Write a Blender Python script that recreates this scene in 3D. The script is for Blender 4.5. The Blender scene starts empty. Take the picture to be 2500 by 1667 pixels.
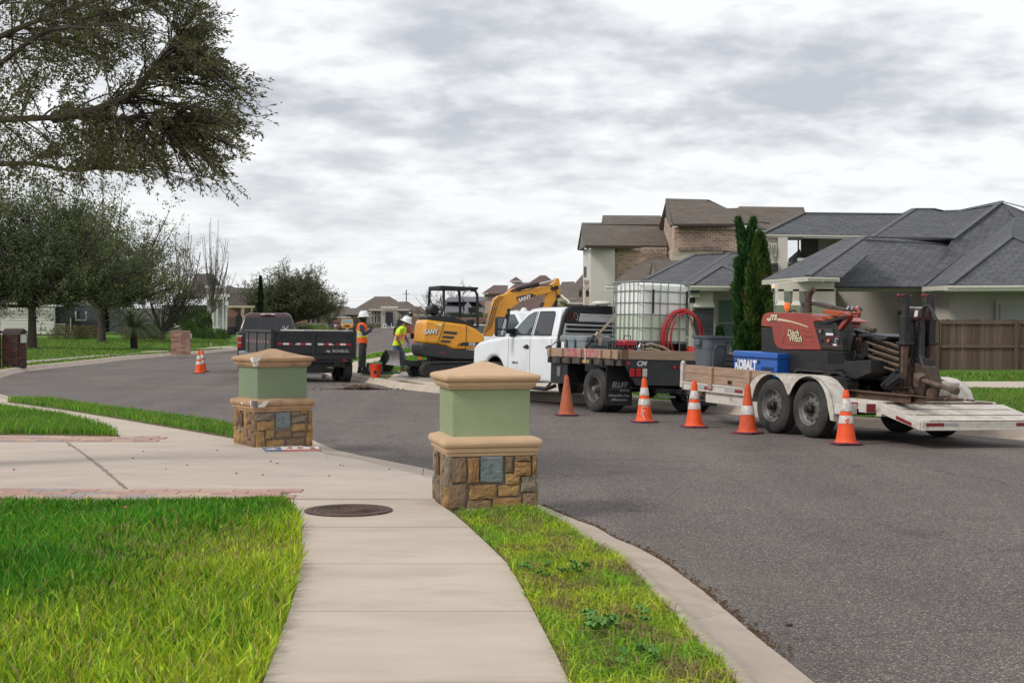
import bpy, bmesh, math, random
import numpy as np
from mathutils import Vector, Matrix, Euler
from mathutils.geometry import delaunay_2d_cdt
R = math.radians
rnd = random.Random(7)
nr = np.random.default_rng(11)
sc = bpy.context.scene
col = sc.collection

# ------------------------------------------------------------------ camera
F = 3472.0            # focal length in photo pixels (50 mm on 36 mm over 2500 px)
HZ = 787.0            # photo row of the horizon
CH = 1.6              # eye height over the road
cd = bpy.data.cameras.new('camera'); cam = bpy.data.objects.new('camera', cd); col.objects.link(cam)
cd.lens = 50; cd.sensor_width = 36; cd.clip_start = 0.05; cd.clip_end = 5000
PITCH = math.atan((833.5 - HZ) / F)
cam.location = (0, 0, CH); cam.rotation_euler = (R(90) - PITCH, 0, 0)
sc.camera = cam

# ------------------------------------------------------------------ world and sun
SUN_EL, SUN_AZ = R(44), R(-122)        # azimuth from +Y towards +X: sun on the left, behind the viewer
w = bpy.data.worlds.new('World'); sc.world = w; w.use_nodes = True
nt = w.node_tree; nt.nodes.clear()
def wn(t, **k):
 n = nt.nodes.new(t)
 for a, b in k.items(): setattr(n, a, b)
 return n
out = wn('ShaderNodeOutputWorld'); bgs = wn('ShaderNodeBackground'); bgc = wn('ShaderNodeBackground'); mixw = wn('ShaderNodeMixShader')
sky = wn('ShaderNodeTexSky', sky_type='NISHITA'); sky.sun_disc = False; sky.sun_elevation = SUN_EL; sky.sun_rotation = SUN_AZ
nt.links.new(sky.outputs[0], bgs.inputs[0]); bgs.inputs[1].default_value = 0.09
tc = wn('ShaderNodeTexCoord'); sep = wn('ShaderNodeSeparateXYZ'); nt.links.new(tc.outputs['Generated'], sep.inputs[0])
def mth(op, a, b=None, c=None):
 n = wn('ShaderNodeMath', operation=op)
 for i, v in enumerate((a, b, c)):
  if v is None: continue
  if isinstance(v, (int, float)): n.inputs[i].default_value = v
  else: nt.links.new(v, n.inputs[i])
 return n.outputs[0]
zc = mth('ADD', mth('MAXIMUM', sep.outputs[2], 0.0), 0.22)
cx = mth('DIVIDE', sep.outputs[0], zc); cy = mth('DIVIDE', sep.outputs[1], zc)
cmb = wn('ShaderNodeCombineXYZ'); nt.links.new(cx, cmb.inputs[0]); nt.links.new(cy, cmb.inputs[1]); cmb.inputs[2].default_value = 3.7
def wnoise(scale, det, rough, off):
 mp = wn('ShaderNodeMapping'); mp.inputs['Location'].default_value = off; nt.links.new(cmb.outputs[0], mp.inputs[0])
 n = wn('ShaderNodeTexNoise'); n.inputs['Scale'].default_value = scale; n.inputs['Detail'].default_value = det; n.inputs['Roughness'].default_value = rough
 nt.links.new(mp.outputs[0], n.inputs['Vector']); return n.outputs[0]
big = wnoise(3.1, 4, 0.5, (2.9, 7.4, 0)); fine = wnoise(8.5, 7, 0.58, (1.7, 5.1, 0))
cl = mth('ADD', mth('MULTIPLY', big, 0.66), mth('MULTIPLY', fine, 0.34))
ramp = wn('ShaderNodeValToRGB'); nt.links.new(cl, ramp.inputs[0])
e = ramp.color_ramp.elements
e[0].position = 0.37; e[0].color = (0.52, 0.54, 0.59, 1)
e[1].position = 0.56; e[1].color = (0.93, 0.935, 0.94, 1)
m1 = e.new(0.43); m1.color = (0.62, 0.635, 0.67, 1)
m2 = e.new(0.49); m2.color = (0.77, 0.785, 0.81, 1)
# lower sky is a paler, more even veil (far cloud seen edge-on)
hf = mth('SUBTRACT', 1.0, mth('MINIMUM', mth('MULTIPLY', mth('MAXIMUM', sep.outputs[2], 0.0), 7.0), 1.0))
mixc = wn('ShaderNodeMix', data_type='RGBA'); nt.links.new(mth('MULTIPLY', hf, 0.75), mixc.inputs[0])
nt.links.new(ramp.outputs[0], mixc.inputs[6]); mixc.inputs[7].default_value = (0.84, 0.86, 0.88, 1)
nt.links.new(mixc.outputs[2], bgc.inputs[0]); bgc.inputs[1].default_value = 0.84
mixw.inputs[0].default_value = 0.93
nt.links.new(bgs.outputs[0], mixw.inputs[1]); nt.links.new(bgc.outputs[0], mixw.inputs[2]); nt.links.new(mixw.outputs[0], out.inputs[0])
sd = bpy.data.lights.new('sun', 'SUN'); sd.energy = 1.5; sd.angle = R(14); sd.color = (1, 0.955, 0.89)
so = bpy.data.objects.new('sun', sd); col.objects.link(so)
sv = Vector((math.sin(SUN_AZ) * math.cos(SUN_EL), math.cos(SUN_AZ) * math.cos(SUN_EL), math.sin(SUN_EL)))
so.rotation_euler = sv.to_track_quat('Z', 'Y').to_euler(); so.location = (0, 0, 60)
sc.view_settings.view_transform = 'Standard'; sc.view_settings.look = 'None'; sc.view_settings.gamma = 1; sc.view_settings.exposure = 0.4
sc.view_settings.use_curve_mapping = False
sc.render.engine = 'CYCLES'
sc.render.resolution_x = 1024; sc.render.resolution_y = 682
sc.cycles.max_bounces = 5; sc.cycles.transparent_max_bounces = 6; sc.cycles.diffuse_bounces = 3; sc.cycles.glossy_bounces = 2

# ------------------------------------------------------------------ places: photo pixels to points of the world
def ray(px, py):
 v = Vector(((px - 1250) / F, 1.0, 0)); t = (833.5 - py) / F
 return Vector(((px - 1250) / F, math.cos(PITCH) + t * math.sin(PITCH), t * math.cos(PITCH) - math.sin(PITCH)))
def at(px, py, Y):
 r = ray(px, py); k = Y / r.y
 return Vector((r.x * k, Y, CH + r.z * k))
C27, S27 = math.cos(R(27)), math.sin(R(27))
def H(x, y):                                   # the road falls 3% to the far kerb, the land rises gently far off
 u = x * C27 + y * S27
 return -0.03 * min(max(0.0, u - 12.5), 3.2) + 0.0037 * max(0.0, y - 85)
def G(px, py, dz=0.0):
 r = ray(px, py); a, b = 3.0, 900.0
 f = lambda k: CH + r.z * k / r.y - H(r.x * k / r.y, k) - dz
 k = a
 while k < b and f(k) > 0: k *= 1.03
 lo, hi = k / 1.03, k
 for _ in range(30):
  m = (lo + hi) / 2
  if f(m) > 0: lo = m
  else: hi = m
 return Vector((r.x * lo / r.y, lo, 0))

# ------------------------------------------------------------------ objects and tags
def link(o, parent=None):
 col.objects.link(o)
 if parent is not None: o.parent = parent
 return o
def tag(o, label=None, cat=None, group=None, kind=None):
 if label: o['label'] = label
 if cat: o['category'] = cat
 if group: o['group'] = group
 if kind: o['kind'] = kind
 return o
def empty(name, loc=(0, 0, 0), rz=0.0, label=None, cat=None, group=None, rx=0.0, ry=0.0):
 o = bpy.data.objects.new(name, None); o.empty_display_size = 0.2
 o.location = loc; o.rotation_euler = (rx, ry, rz); col.objects.link(o)
 return tag(o, label, cat, group)
def copy_tree(o, parent=None):
 c = o.copy(); col.objects.link(c)
 if parent is not None: c.parent = parent
 for ch in list(o.children): copy_tree(ch, c)
 return c

def fast(name, co, faces, mats, parent=None, colors=None, smooth=False, k=None):
 """co (n,3) array, faces (m,k) array"""
 me = bpy.data.meshes.new(name); co = np.asarray(co, np.float32); faces = np.asarray(faces, np.int32)
 n, m, k = len(co), len(faces), faces.shape[1]
 me.vertices.add(n); me.vertices.foreach_set('co', co.ravel())
 me.loops.add(m * k); me.loops.foreach_set('vertex_index', faces.ravel())
 me.polygons.add(m); me.polygons.foreach_set('loop_start', np.arange(m, dtype=np.int32) * k)
 me.polygons.foreach_set('loop_total', np.full(m, k, np.int32))
 if smooth: me.polygons.foreach_set('use_smooth', np.ones(m, bool))
 me.update(calc_edges=True)
 if colors is not None:
  ca = me.color_attributes.new('Col', 'FLOAT_COLOR', 'POINT')
  c4 = np.ones((n, 4), np.float32); c4[:, :3] = colors; ca.data.foreach_set('color', c4.ravel())
 for mt in (mats if isinstance(mats, (list, tuple)) else [mats]): me.materials.append(mt)
 return link(bpy.data.objects.new(name, me), parent)

class MB:
 def __init__(s): s.v = []; s.f = []; s.m = []; s.cm = 0
 def add(s, vs, fs, M=None):
  b = len(s.v)
  for p in vs:
   p = Vector(p); s.v.append(M @ p if M else p)
  for f in fs: s.f.append([b + i for i in f]); s.m.append(s.cm)
  return s
 def box(s, c, d, rot=None):
  x, y, z = d[0] / 2, d[1] / 2, d[2] / 2
  M = Matrix.Translation(c) @ (Euler(rot).to_matrix().to_4x4() if rot else Matrix())
  vs = [(i * x, j * y, k * z) for k in (-1, 1) for j in (-1, 1) for i in (-1, 1)]
  return s.add(vs, [(0, 2, 3, 1), (4, 5, 7, 6), (0, 1, 5, 4), (2, 6, 7, 3), (0, 4, 6, 2), (1, 3, 7, 5)], M)
 def bb(s, a, b): return s.box([(a[i] + b[i]) / 2 for i in range(3)], [abs(b[i] - a[i]) for i in range(3)])
 def beam(s, p, q, w, h=None, up=(0, 0, 1)):
  p, q = Vector(p), Vector(q); h = h or w; d = (q - p); L = d.length; d.normalize()
  sx = d.cross(Vector(up));
  if sx.length < 1e-4: sx = Vector((1, 0, 0))
  sx.normalize(); uz = sx.cross(d)
  M = Matrix((sx, d, uz)).transposed().to_4x4(); M.translation = (p + q) / 2
  x, y, z = w / 2, L / 2, h / 2
  vs = [(i * x, j * y, k * z) for k in (-1, 1) for j in (-1, 1) for i in (-1, 1)]
  return s.add(vs, [(0, 2, 3, 1), (4, 5, 7, 6), (0, 1, 5, 4), (2, 6, 7, 3), (0, 4, 6, 2), (1, 3, 7, 5)], M)
 def cyl(s, p, q, r0, r1=None, n=12, cap=True):
  p, q = Vector(p), Vector(q); r1 = r0 if r1 is None else r1; d = (q - p).normalized()
  a = d.orthogonal().normalized(); b = d.cross(a); vs = []
  for c, r in ((p, r0), (q, r1)):
   for i in range(n):
    t = 2 * math.pi * i / n; vs.append(c + (a * math.cos(t) + b * math.sin(t)) * r)
  fs = [(i, (i + 1) % n, n + (i + 1) % n, n + i) for i in range(n)]
  if cap: fs += [tuple(reversed(range(n))), tuple(range(n, 2 * n))]
  return s.add(vs, fs)
 def tube(s, pts, r, n=8, cap=True):
  pts = [Vector(p) for p in pts]; rs = r if isinstance(r, (list, tuple)) else [r] * len(pts); b0 = len(s.v)
  a = None; vs = []
  for i, p in enumerate(pts):
   d = (pts[min(i + 1, len(pts) - 1)] - pts[max(i - 1, 0)]).normalized()
   if a is None: a = d.orthogonal().normalized()
   a = (a - d * a.dot(d)).normalized(); b = d.cross(a)
   for k in range(n):
    t = 2 * math.pi * k / n; vs.append(p + (a * math.cos(t) + b * math.sin(t)) * rs[i])
  fs = []
  for i in range(len(pts) - 1):
   for k in range(n): fs.append((i * n + k, i * n + (k + 1) % n, (i + 1) * n + (k + 1) % n, (i + 1) * n + k))
  if cap: fs += [tuple(reversed(range(n))), tuple(range((len(pts) - 1) * n, len(pts) * n))]
  return s.add(vs, fs)
 def lathe(s, prof, c=(0, 0, 0), axis='z', n=24, close=False):
  vs = []; fs = []; c = Vector(c)
  for (r, h) in prof:
   for k in range(n):
    t = 2 * math.pi * k / n; x, y = r * math.cos(t), r * math.sin(t)
    v = {'z': (x, y, h), 'x': (h, x, y), 'y': (x, h, y)}[axis]; vs.append(c + Vector(v))
  for i in range(len(prof) - 1):
   for k in range(n): fs.append((i * n + k, i * n + (k + 1) % n, (i + 1) * n + (k + 1) % n, (i + 1) * n + k))
  return s.add(vs, fs)
 def prism(s, pts, a, b, axis='x'):
  """polygon in the two other axes, extruded a..b along axis"""
  n = len(pts); vs = []
  for h in (a, b):
   for (u, v) in pts: vs.append({'x': (h, u, v), 'y': (u, h, v), 'z': (u, v, h)}[axis])
  fs = [tuple(reversed(range(n))), tuple(range(n, 2 * n))] + [(i, (i + 1) % n, n + (i + 1) % n, n + i) for i in range(n)]
  return s.add(vs, fs)
 def loft(s, loops, cap=True):
  n = len(loops[0]); vs = [p for l in loops for p in l]; fs = []
  for i in range(len(loops) - 1):
   for k in range(n): fs.append((i * n + k, i * n + (k + 1) % n, (i + 1) * n + (k + 1) % n, (i + 1) * n + k))
  if cap: fs += [tuple(reversed(range(n))), tuple(range((len(loops) - 1) * n, len(loops) * n))]
  return s.add(vs, fs)
 def poly(s, pts, thick=0.0):
  pts = [Vector(p) for p in pts]; n = len(pts)
  if not thick: return s.add(pts, [tuple(range(n))])
  nm = Vector((0, 0, 0))
  for i in range(n): nm += pts[i].cross(pts[(i + 1) % n])
  nm.normalize()
  vs = pts + [p - nm * thick for p in pts]
  return s.add(vs, [tuple(range(n)), tuple(reversed(range(n, 2 * n)))] + [(i, n + i, n + (i + 1) % n, (i + 1) % n) for i in range(n)])
 def ball(s, c, r, n=10, sq=(1, 1, 1)):
  prof = [(max(1e-4, math.sin(math.pi * i / (n // 2 + 2))), -math.cos(math.pi * i / (n // 2 + 2))) for i in range(n // 2 + 3)]
  vs = []; fs = []
  for (a, h) in prof:
   for k in range(n):
    t = 2 * math.pi * k / n; vs.append((c[0] + r * sq[0] * a * math.cos(t), c[1] + r * sq[1] * a * math.sin(t), c[2] + r * sq[2] * h))
  for i in range(len(prof) - 1):
   for k in range(n): fs.append((i * n + k, i * n + (k + 1) % n, (i + 1) * n + (k + 1) % n, (i + 1) * n + k))
  return s.add(vs, fs)
 def build(s, name, mats, parent=None, smooth=False, bevel=0.0, uv=True, seg=2, fix=True, sub=0):
  me = bpy.data.meshes.new(name); me.from_pydata([tuple(v) for v in s.v], [], s.f)
  mats = mats if isinstance(mats, (list, tuple)) else [mats]
  for mt in mats: me.materials.append(mt)
  if len(mats) > 1: me.polygons.foreach_set('material_index', s.m)
  if fix:
   bm = bmesh.new(); bm.from_mesh(me); bmesh.ops.recalc_face_normals(bm, faces=bm.faces); bm.to_mesh(me); bm.free()
  if uv:
   ul = me.uv_layers.new(name='UVMap'); Z = Vector((0, 0, 1))
   for p in me.polygons:
    nrm = p.normal; u = Z.cross(nrm)
    if u.length < 0.05: u = Vector((1, 0, 0))
    u.normalize(); v = nrm.cross(u)
    if v.z < 0: v = -v; u = -u
    for li in p.loop_indices:
     q = me.vertices[me.loops[li].vertex_index].co; ul.data[li].uv = (q.dot(u), q.dot(v))
  o = link(bpy.data.objects.new(name, me), parent)
  if bevel:
   b = o.modifiers.new('bevel', 'BEVEL'); b.width = bevel; b.segments = seg; b.limit_method = 'ANGLE'; b.angle_limit = R(35); b.harden_normals = False
  if sub:
   b = o.modifiers.new('sub', 'SUBSURF'); b.levels = sub; b.render_levels = sub
  if smooth:
   me.polygons.foreach_set('use_smooth', [True] * len(me.polygons))
   try: me.set_sharp_from_angle(angle=R(38))
   except Exception: pass
  return o

# ------------------------------------------------------------------ materials
MC = {}
def mat(name, c, rough=0.6, metal=0.0, var=0.0, vs=8.0, c2=None, bump=0.0, bs=40.0, dirt=0.0, dc=(0.10, 0.075, 0.05), ds=3.0, spec=0.5, coat=0.0, stretch=None, emit=None, attr=False, rvar=0.0, dpos=0.55, trans=0.0, space='Object'):
 if name in MC: return MC[name]
 m = bpy.data.materials.new(name); m.use_nodes = True; t = m.node_tree; b = t.nodes['Principled BSDF']; N = t.nodes.new; L = t.links.new
 b.inputs['Roughness'].default_value = rough; b.inputs['Metallic'].default_value = metal
 b.inputs['Specular IOR Level'].default_value = spec; b.inputs['Coat Weight'].default_value = coat
 b.inputs['Transmission Weight'].default_value = trans
 tcn = N('ShaderNodeTexCoord'); src = tcn.outputs[space]
 if stretch:
  mp = N('ShaderNodeMapping'); mp.inputs['Scale'].default_value = stretch; L(src, mp.inputs[0]); src = mp.outputs[0]
 cur = None
 rgb = N('ShaderNodeRGB'); rgb.outputs[0].default_value = (*c, 1); cur = rgb.outputs[0]
 if attr:
  a = N('ShaderNodeVertexColor'); a.layer_name = 'Col'; cur = a.outputs[0]
 def noise(scale, det=5, rg=0.6):
  n = N('ShaderNodeTexNoise'); n.inputs['Scale'].default_value = scale; n.inputs['Detail'].default_value = det; n.inputs['Roughness'].default_value = rg; L(src, n.inputs['Vector']); return n.outputs[0]
 if var or c2:
  n = noise(vs); mx = N('ShaderNodeMix'); mx.data_type = 'RGBA'
  r = N('ShaderNodeMapRange'); r.inputs[1].default_value = 0.35; r.inputs[2].default_value = 0.65; L(n, r.inputs[0]); L(r.outputs[0], mx.inputs[0])
  if c2:
   L(cur, mx.inputs[6]); mx.inputs[7].default_value = (*c2, 1); cur = mx.outputs[2]
  else:
   hv = N('ShaderNodeHueSaturation'); L(cur, hv.inputs['Color']); mr = N('ShaderNodeMapRange'); mr.inputs[3].default_value = 1 - var; mr.inputs[4].default_value = 1 + var
   L(r.outputs[0], mr.inputs[0]); L(mr.outputs[0], hv.inputs['Value']); cur = hv.outputs[0]; t.nodes.remove(mx)
 if dirt:
  n = noise(ds, 8, 0.68); r = N('ShaderNodeMapRange'); r.inputs[1].default_value = dpos; r.inputs[2].default_value = dpos + 0.17; r.inputs[4].default_value = dirt; L(n, r.inputs[0])
  mx = N('ShaderNodeMix'); mx.data_type = 'RGBA'; L(r.outputs[0], mx.inputs[0]); L(cur, mx.inputs[6]); mx.inputs[7].default_value = (*dc, 1); cur = mx.outputs[2]
 L(cur, b.inputs['Base Color'])
 if rvar:
  n = noise(vs * 0.7); r = N('ShaderNodeMapRange'); r.inputs[3].default_value = rough - rvar; r.inputs[4].default_value = rough + rvar; L(n, r.inputs[0]); L(r.outputs[0], b.inputs['Roughness'])
 if bump:
  n = noise(bs, 4, 0.6); bp = N('ShaderNodeBump'); bp.inputs['Strength'].default_value = bump; bp.inputs['Distance'].default_value = 0.02; L(n, bp.inputs['Height']); L(bp.outputs[0], b.inputs['Normal'])
 if emit: b.inputs['Emission Color'].default_value = (*emit[0], 1); b.inputs['Emission Strength'].default_value = emit[1]
 MC[name] = m; return m
def brickmat(name, c1, c2, mortar, bw, rh, ms, bump=0.4, rough=0.85, off=0.5, sq=None, bias=0.0, var=0.15):
 if name in MC: return MC[name]
 m = bpy.data.materials.new(name); m.use_nodes = True; t = m.node_tree; b = t.nodes['Principled BSDF']; N = t.nodes.new; L = t.links.new
 b.inputs['Roughness'].default_value = rough; uv = N('ShaderNodeUVMap'); uv.uv_map = 'UVMap'
 br = N('ShaderNodeTexBrick'); L(uv.outputs[0], br.inputs['Vector']); br.offset = off
 br.inputs['Color1'].default_value = (*c1, 1); br.inputs['Color2'].default_value = (*c2, 1); br.inputs['Mortar'].default_value = (*mortar, 1)
 br.inputs['Scale'].default_value = 1; br.inputs['Brick Width'].default_value = bw; br.inputs['Row Height'].default_value = rh; br.inputs['Mortar Size'].default_value = ms; br.inputs['Bias'].default_value = bias
 n = N('ShaderNodeTexNoise'); n.inputs['Scale'].default_value = 1.3; n.inputs['Detail'].default_value = 8; L(uv.outputs[0], n.inputs['Vector'])
 mr = N('ShaderNodeMapRange'); mr.inputs[3].default_value = 1 - var; mr.inputs[4].default_value = 1 + var; mr.inputs[1].default_value = .3; mr.inputs[2].default_value = .7; L(n.outputs[0], mr.inputs[0])
 hv = N('ShaderNodeHueSaturation'); L(br.outputs[0], hv.inputs['Color']); L(mr.outputs[0], hv.inputs['Value']); L(hv.outputs[0], b.inputs['Base Color'])
 bp = N('ShaderNodeBump'); bp.inputs['Strength'].default_value = bump; bp.inputs['Distance'].default_value = 0.02; bp.invert = True; L(br.outputs['Fac'], bp.inputs['Height']); L(bp.outputs[0], b.inputs['Normal'])
 MC[name] = m; return m

def asphalt():
 m = bpy.data.materials.new('asphalt'); m.use_nodes = True; t = m.node_tree; b = t.nodes['Principled BSDF']; N = t.nodes.new; L = t.links.new
 tcn = N('ShaderNodeTexCoord'); src = tcn.outputs['Object']
 vo = N('ShaderNodeTexVoronoi'); vo.inputs['Scale'].default_value = 115; L(src, vo.inputs['Vector'])
 cr = N('ShaderNodeValToRGB'); L(vo.outputs['Color'], cr.inputs[0]); e = cr.color_ramp.elements
 e[0].position = 0.15; e[0].color = (0.052, 0.046, 0.044, 1); e[1].position = 0.96; e[1].color = (0.50, 0.41, 0.33, 1)
 q = e.new(0.5); q.color = (0.112, 0.097, 0.092, 1); q = e.new(0.75); q.color = (0.165, 0.137, 0.125, 1)
 n1 = N('ShaderNodeTexNoise'); n1.inputs['Scale'].default_value = 0.35; n1.inputs['Detail'].default_value = 8; n1.inputs['Roughness'].default_value = 0.7; L(src, n1.inputs['Vector'])
 mp = N('ShaderNodeMapping'); mp.inputs['Rotation'].default_value = (0, 0, R(28)); mp.inputs['Scale'].default_value = (1.2, 0.12, 1); L(src, mp.inputs[0])
 n2 = N('ShaderNodeTexNoise'); n2.inputs['Scale'].default_value = 1.0; n2.inputs['Detail'].default_value = 5; L(mp.outputs[0], n2.inputs['Vector'])
 ad = N('ShaderNodeMath'); ad.operation = 'ADD'; L(n1.outputs[0], ad.inputs[0]); L(n2.outputs[0], ad.inputs[1])
 mr = N('ShaderNodeMapRange'); mr.inputs[1].default_value = 0.7; mr.inputs[2].default_value = 1.3; mr.inputs[3].default_value = 0.78; mr.inputs[4].default_value = 1.22; L(ad.outputs[0], mr.inputs[0])
 hv = N('ShaderNodeHueSaturation'); L(cr.outputs[0], hv.inputs['Color']); L(mr.outputs[0], hv.inputs['Value'])
 n3 = N('ShaderNodeTexNoise'); n3.inputs['Scale'].default_value = 0.16; n3.inputs['Detail'].default_value = 7; n3.inputs['Roughness'].default_value = 0.65; L(src, n3.inputs['Vector'])
 m3 = N('ShaderNodeMapRange'); m3.inputs[1].default_value = 0.52; m3.inputs[2].default_value = 0.7; m3.inputs[4].default_value = 0.5; L(n3.outputs[0], m3.inputs[0])
 mx = N('ShaderNodeMix'); mx.data_type = 'RGBA'; L(m3.outputs[0], mx.inputs[0]); L(hv.outputs[0], mx.inputs[6]); mx.inputs[7].default_value = (0.20, 0.165, 0.135, 1)
 vc = N('ShaderNodeTexVoronoi'); vc.feature = 'DISTANCE_TO_EDGE'; vc.inputs['Scale'].default_value = 0.22; nd = N('ShaderNodeTexNoise'); nd.inputs['Scale'].default_value = 1.5; nd.inputs['Detail'].default_value = 6; L(src, nd.inputs['Vector'])
 va = N('ShaderNodeVectorMath'); va.operation = 'MULTIPLY_ADD'; L(nd.outputs['Color'], va.inputs[0]); va.inputs[1].default_value = (1.2, 1.2, 0); L(src, va.inputs[2]); L(va.outputs[0], vc.inputs['Vector'])
 mc = N('ShaderNodeMapRange'); mc.inputs[1].default_value = 0.0015; mc.inputs[2].default_value = 0.006; mc.inputs[3].default_value = 0.45; mc.inputs[4].default_value = 0; L(vc.outputs['Distance'], mc.inputs[0])
 n4 = N('ShaderNodeTexNoise'); n4.inputs['Scale'].default_value = 0.8; n4.inputs['Detail'].default_value = 3; L(src, n4.inputs['Vector']); m4 = N('ShaderNodeMapRange'); m4.inputs[1].default_value = .66; m4.inputs[2].default_value = .74; m4.inputs[4].default_value = .35; L(n4.outputs[0], m4.inputs[0])
 ms = N('ShaderNodeMath'); ms.operation = 'MAXIMUM'; L(mc.outputs[0], ms.inputs[0]); L(m4.outputs[0], ms.inputs[1]); mk = N('ShaderNodeMix'); mk.data_type = 'RGBA'; L(ms.outputs[0], mk.inputs[0]); L(mx.outputs[2], mk.inputs[6]); mk.inputs[7].default_value = (0.045, 0.042, 0.04, 1)
 L(mk.outputs[2], b.inputs['Base Color']); b.inputs['Roughness'].default_value = 0.8; b.inputs['Specular IOR Level'].default_value = 0.3
 bp = N('ShaderNodeBump'); bp.inputs['Strength'].default_value = 0.45; bp.inputs['Distance'].default_value = 0.006; L(vo.outputs['Distance'], bp.inputs['Height']); L(bp.outputs[0], b.inputs['Normal'])
 return m
ASPH = asphalt()
CONC = mat('concrete', (0.53, 0.448, 0.372), 0.85, c2=(0.46, 0.385, 0.32), vs=1.3, bump=0.14, bs=120, dirt=0.42, dc=(0.31, 0.27, 0.235), ds=1.6, stretch=(0.8, 1.7, 1), dpos=0.53)
CONCD = mat('worn_concrete', (0.36, 0.31, 0.26), 0.9, c2=(0.24, 0.21, 0.18), vs=2.5, bump=0.3, bs=60, dirt=0.5, dc=(0.12, 0.10, 0.08), ds=2.2)
KERB = mat('kerb_concrete', (0.47, 0.385, 0.31), 0.88, c2=(0.39, 0.325, 0.265), vs=2.2, bump=0.25, bs=80, dirt=0.45, dc=(0.16, 0.14, 0.12), ds=2.5)
JOINT = mat('joint_dirt', (0.17, 0.145, 0.115), 0.95, c2=(0.28, 0.24, 0.19), vs=30)
SOIL = mat('lawn_soil', (0.052, 0.085, 0.018), 0.95, c2=(0.14, 0.115, 0.06), vs=6, bump=0.6, bs=50)
def turfmat(name, a, b, c, sc_=1.0):
 m = bpy.data.materials.new(name); m.use_nodes = True; t = m.node_tree; bs = t.nodes['Principled BSDF']; N = t.nodes.new; L = t.links.new
 tcn = N('ShaderNodeTexCoord'); n = N('ShaderNodeTexNoise'); n.inputs['Scale'].default_value = 0.35 * sc_; n.inputs['Detail'].default_value = 9; n.inputs['Roughness'].default_value = 0.75; L(tcn.outputs['Object'], n.inputs['Vector'])
 cr = N('ShaderNodeValToRGB'); e = cr.color_ramp.elements; e[0].position = 0.38; e[0].color = (*a, 1); e[1].position = 0.68; e[1].color = (*c, 1); q = e.new(0.52); q.color = (*b, 1)
 L(n.outputs[0], cr.inputs[0]); L(cr.outputs[0], bs.inputs['Base Color']); bs.inputs['Roughness'].default_value = 0.95; bs.inputs['Specular IOR Level'].default_value = 0.15
 n2 = N('ShaderNodeTexNoise'); n2.inputs['Scale'].default_value = 22; n2.inputs['Detail'].default_value = 6; L(tcn.outputs['Object'], n2.inputs['Vector'])
 bp = N('ShaderNodeBump'); bp.inputs['Strength'].default_value = 0.9; bp.inputs['Distance'].default_value = 0.08; L(n2.outputs[0], bp.inputs['Height']); L(bp.outputs[0], bs.inputs['Normal'])
 return m
TURF = turfmat('turf', (0.055, 0.15, 0.018), (0.10, 0.21, 0.03), (0.22, 0.24, 0.09))
TURFDRY = turfmat('dry_turf', (0.09, 0.13, 0.03), (0.17, 0.15, 0.07), (0.24, 0.19, 0.11), 3)
BLADE = mat('grass_blade', (0.1, 0.3, 0.03), 0.55, attr=True, spec=0.25)
def translucent(m, f):
 t = m.node_tree; b = t.nodes['Principled BSDF']; o = [n for n in t.nodes if n.type == 'OUTPUT_MATERIAL'][0]; s = b.inputs['Base Color'].links[0].from_socket
 tr_ = t.nodes.new('ShaderNodeBsdfTranslucent'); mx = t.nodes.new('ShaderNodeMixShader'); t.links.new(s, tr_.inputs[0]); mx.inputs[0].default_value = f; t.links.new(b.outputs[0], mx.inputs[1]); t.links.new(tr_.outputs[0], mx.inputs[2]); t.links.new(mx.outputs[0], o.inputs[0])
translucent(BLADE, 0.35)
BLACK = mat('black_paint', (0.013, 0.013, 0.015), 0.5, var=0.2, dirt=0.4, dc=(0.05, 0.043, 0.035), ds=5, bump=0.05)
BLACKD = mat('dark_void', (0.008, 0.008, 0.009), 0.9)
RUBBER = mat('tyre_rubber', (0.024, 0.024, 0.024), 0.82, c2=(0.055, 0.05, 0.045), vs=4, bump=0.2, bs=30)
PLAS = mat('black_plastic', (0.012, 0.012, 0.013), 0.55)
WHITE = mat('white_car_paint', (0.74, 0.76, 0.79), 0.28, coat=0.5, dirt=0.35, dc=(0.42, 0.40, 0.37), ds=1.8, dpos=0.5)
WHITEW = mat('worn_white_paint', (0.63, 0.60, 0.55), 0.6, c2=(0.52, 0.48, 0.42), vs=6, dirt=0.75, dc=(0.26, 0.13, 0.07), ds=7, bump=0.15, dpos=0.54)
DIAM = mat('tread_plate_white', (0.66, 0.63, 0.58), 0.55, c2=(0.5, 0.44, 0.37), vs=9, dirt=0.7, dc=(0.27, 0.14, 0.075), ds=6, bump=0.5, bs=90, dpos=0.56)
DIAMB = mat('tread_plate_black', (0.028, 0.031, 0.036), 0.45, bump=0.7, bs=70, dirt=0.3, dc=(0.09, 0.08, 0.07), ds=5)
GLASSD = mat('tinted_glass', (0.012, 0.014, 0.016), 0.06, spec=0.6)
GLASSL = mat('window_glass', (0.055, 0.075, 0.08), 0.05, spec=0.8)
STEEL = mat('bare_steel', (0.30, 0.30, 0.31), 0.4, 0.85, var=0.25, vs=12, dirt=0.4, dc=(0.10, 0.07, 0.05))
STEELG = mat('grey_wheel_steel', (0.17, 0.165, 0.16), 0.5, 0.2, c2=(0.12, 0.11, 0.10), vs=8, dirt=0.4, dc=(0.1, 0.08, 0.06))
CHROME = mat('chrome', (0.6, 0.6, 0.62), 0.15, 1.0)
GALV = mat('galvanised_bar', (0.30, 0.325, 0.32), 0.42, 0.6, var=0.2, vs=20)
RUST = mat('rusty_steel', (0.155, 0.085, 0.055), 0.85, 0.2, c2=(0.075, 0.05, 0.038), vs=10, bump=0.3, bs=70, dirt=0.4, dc=(0.25, 0.16, 0.10), ds=6)
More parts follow.
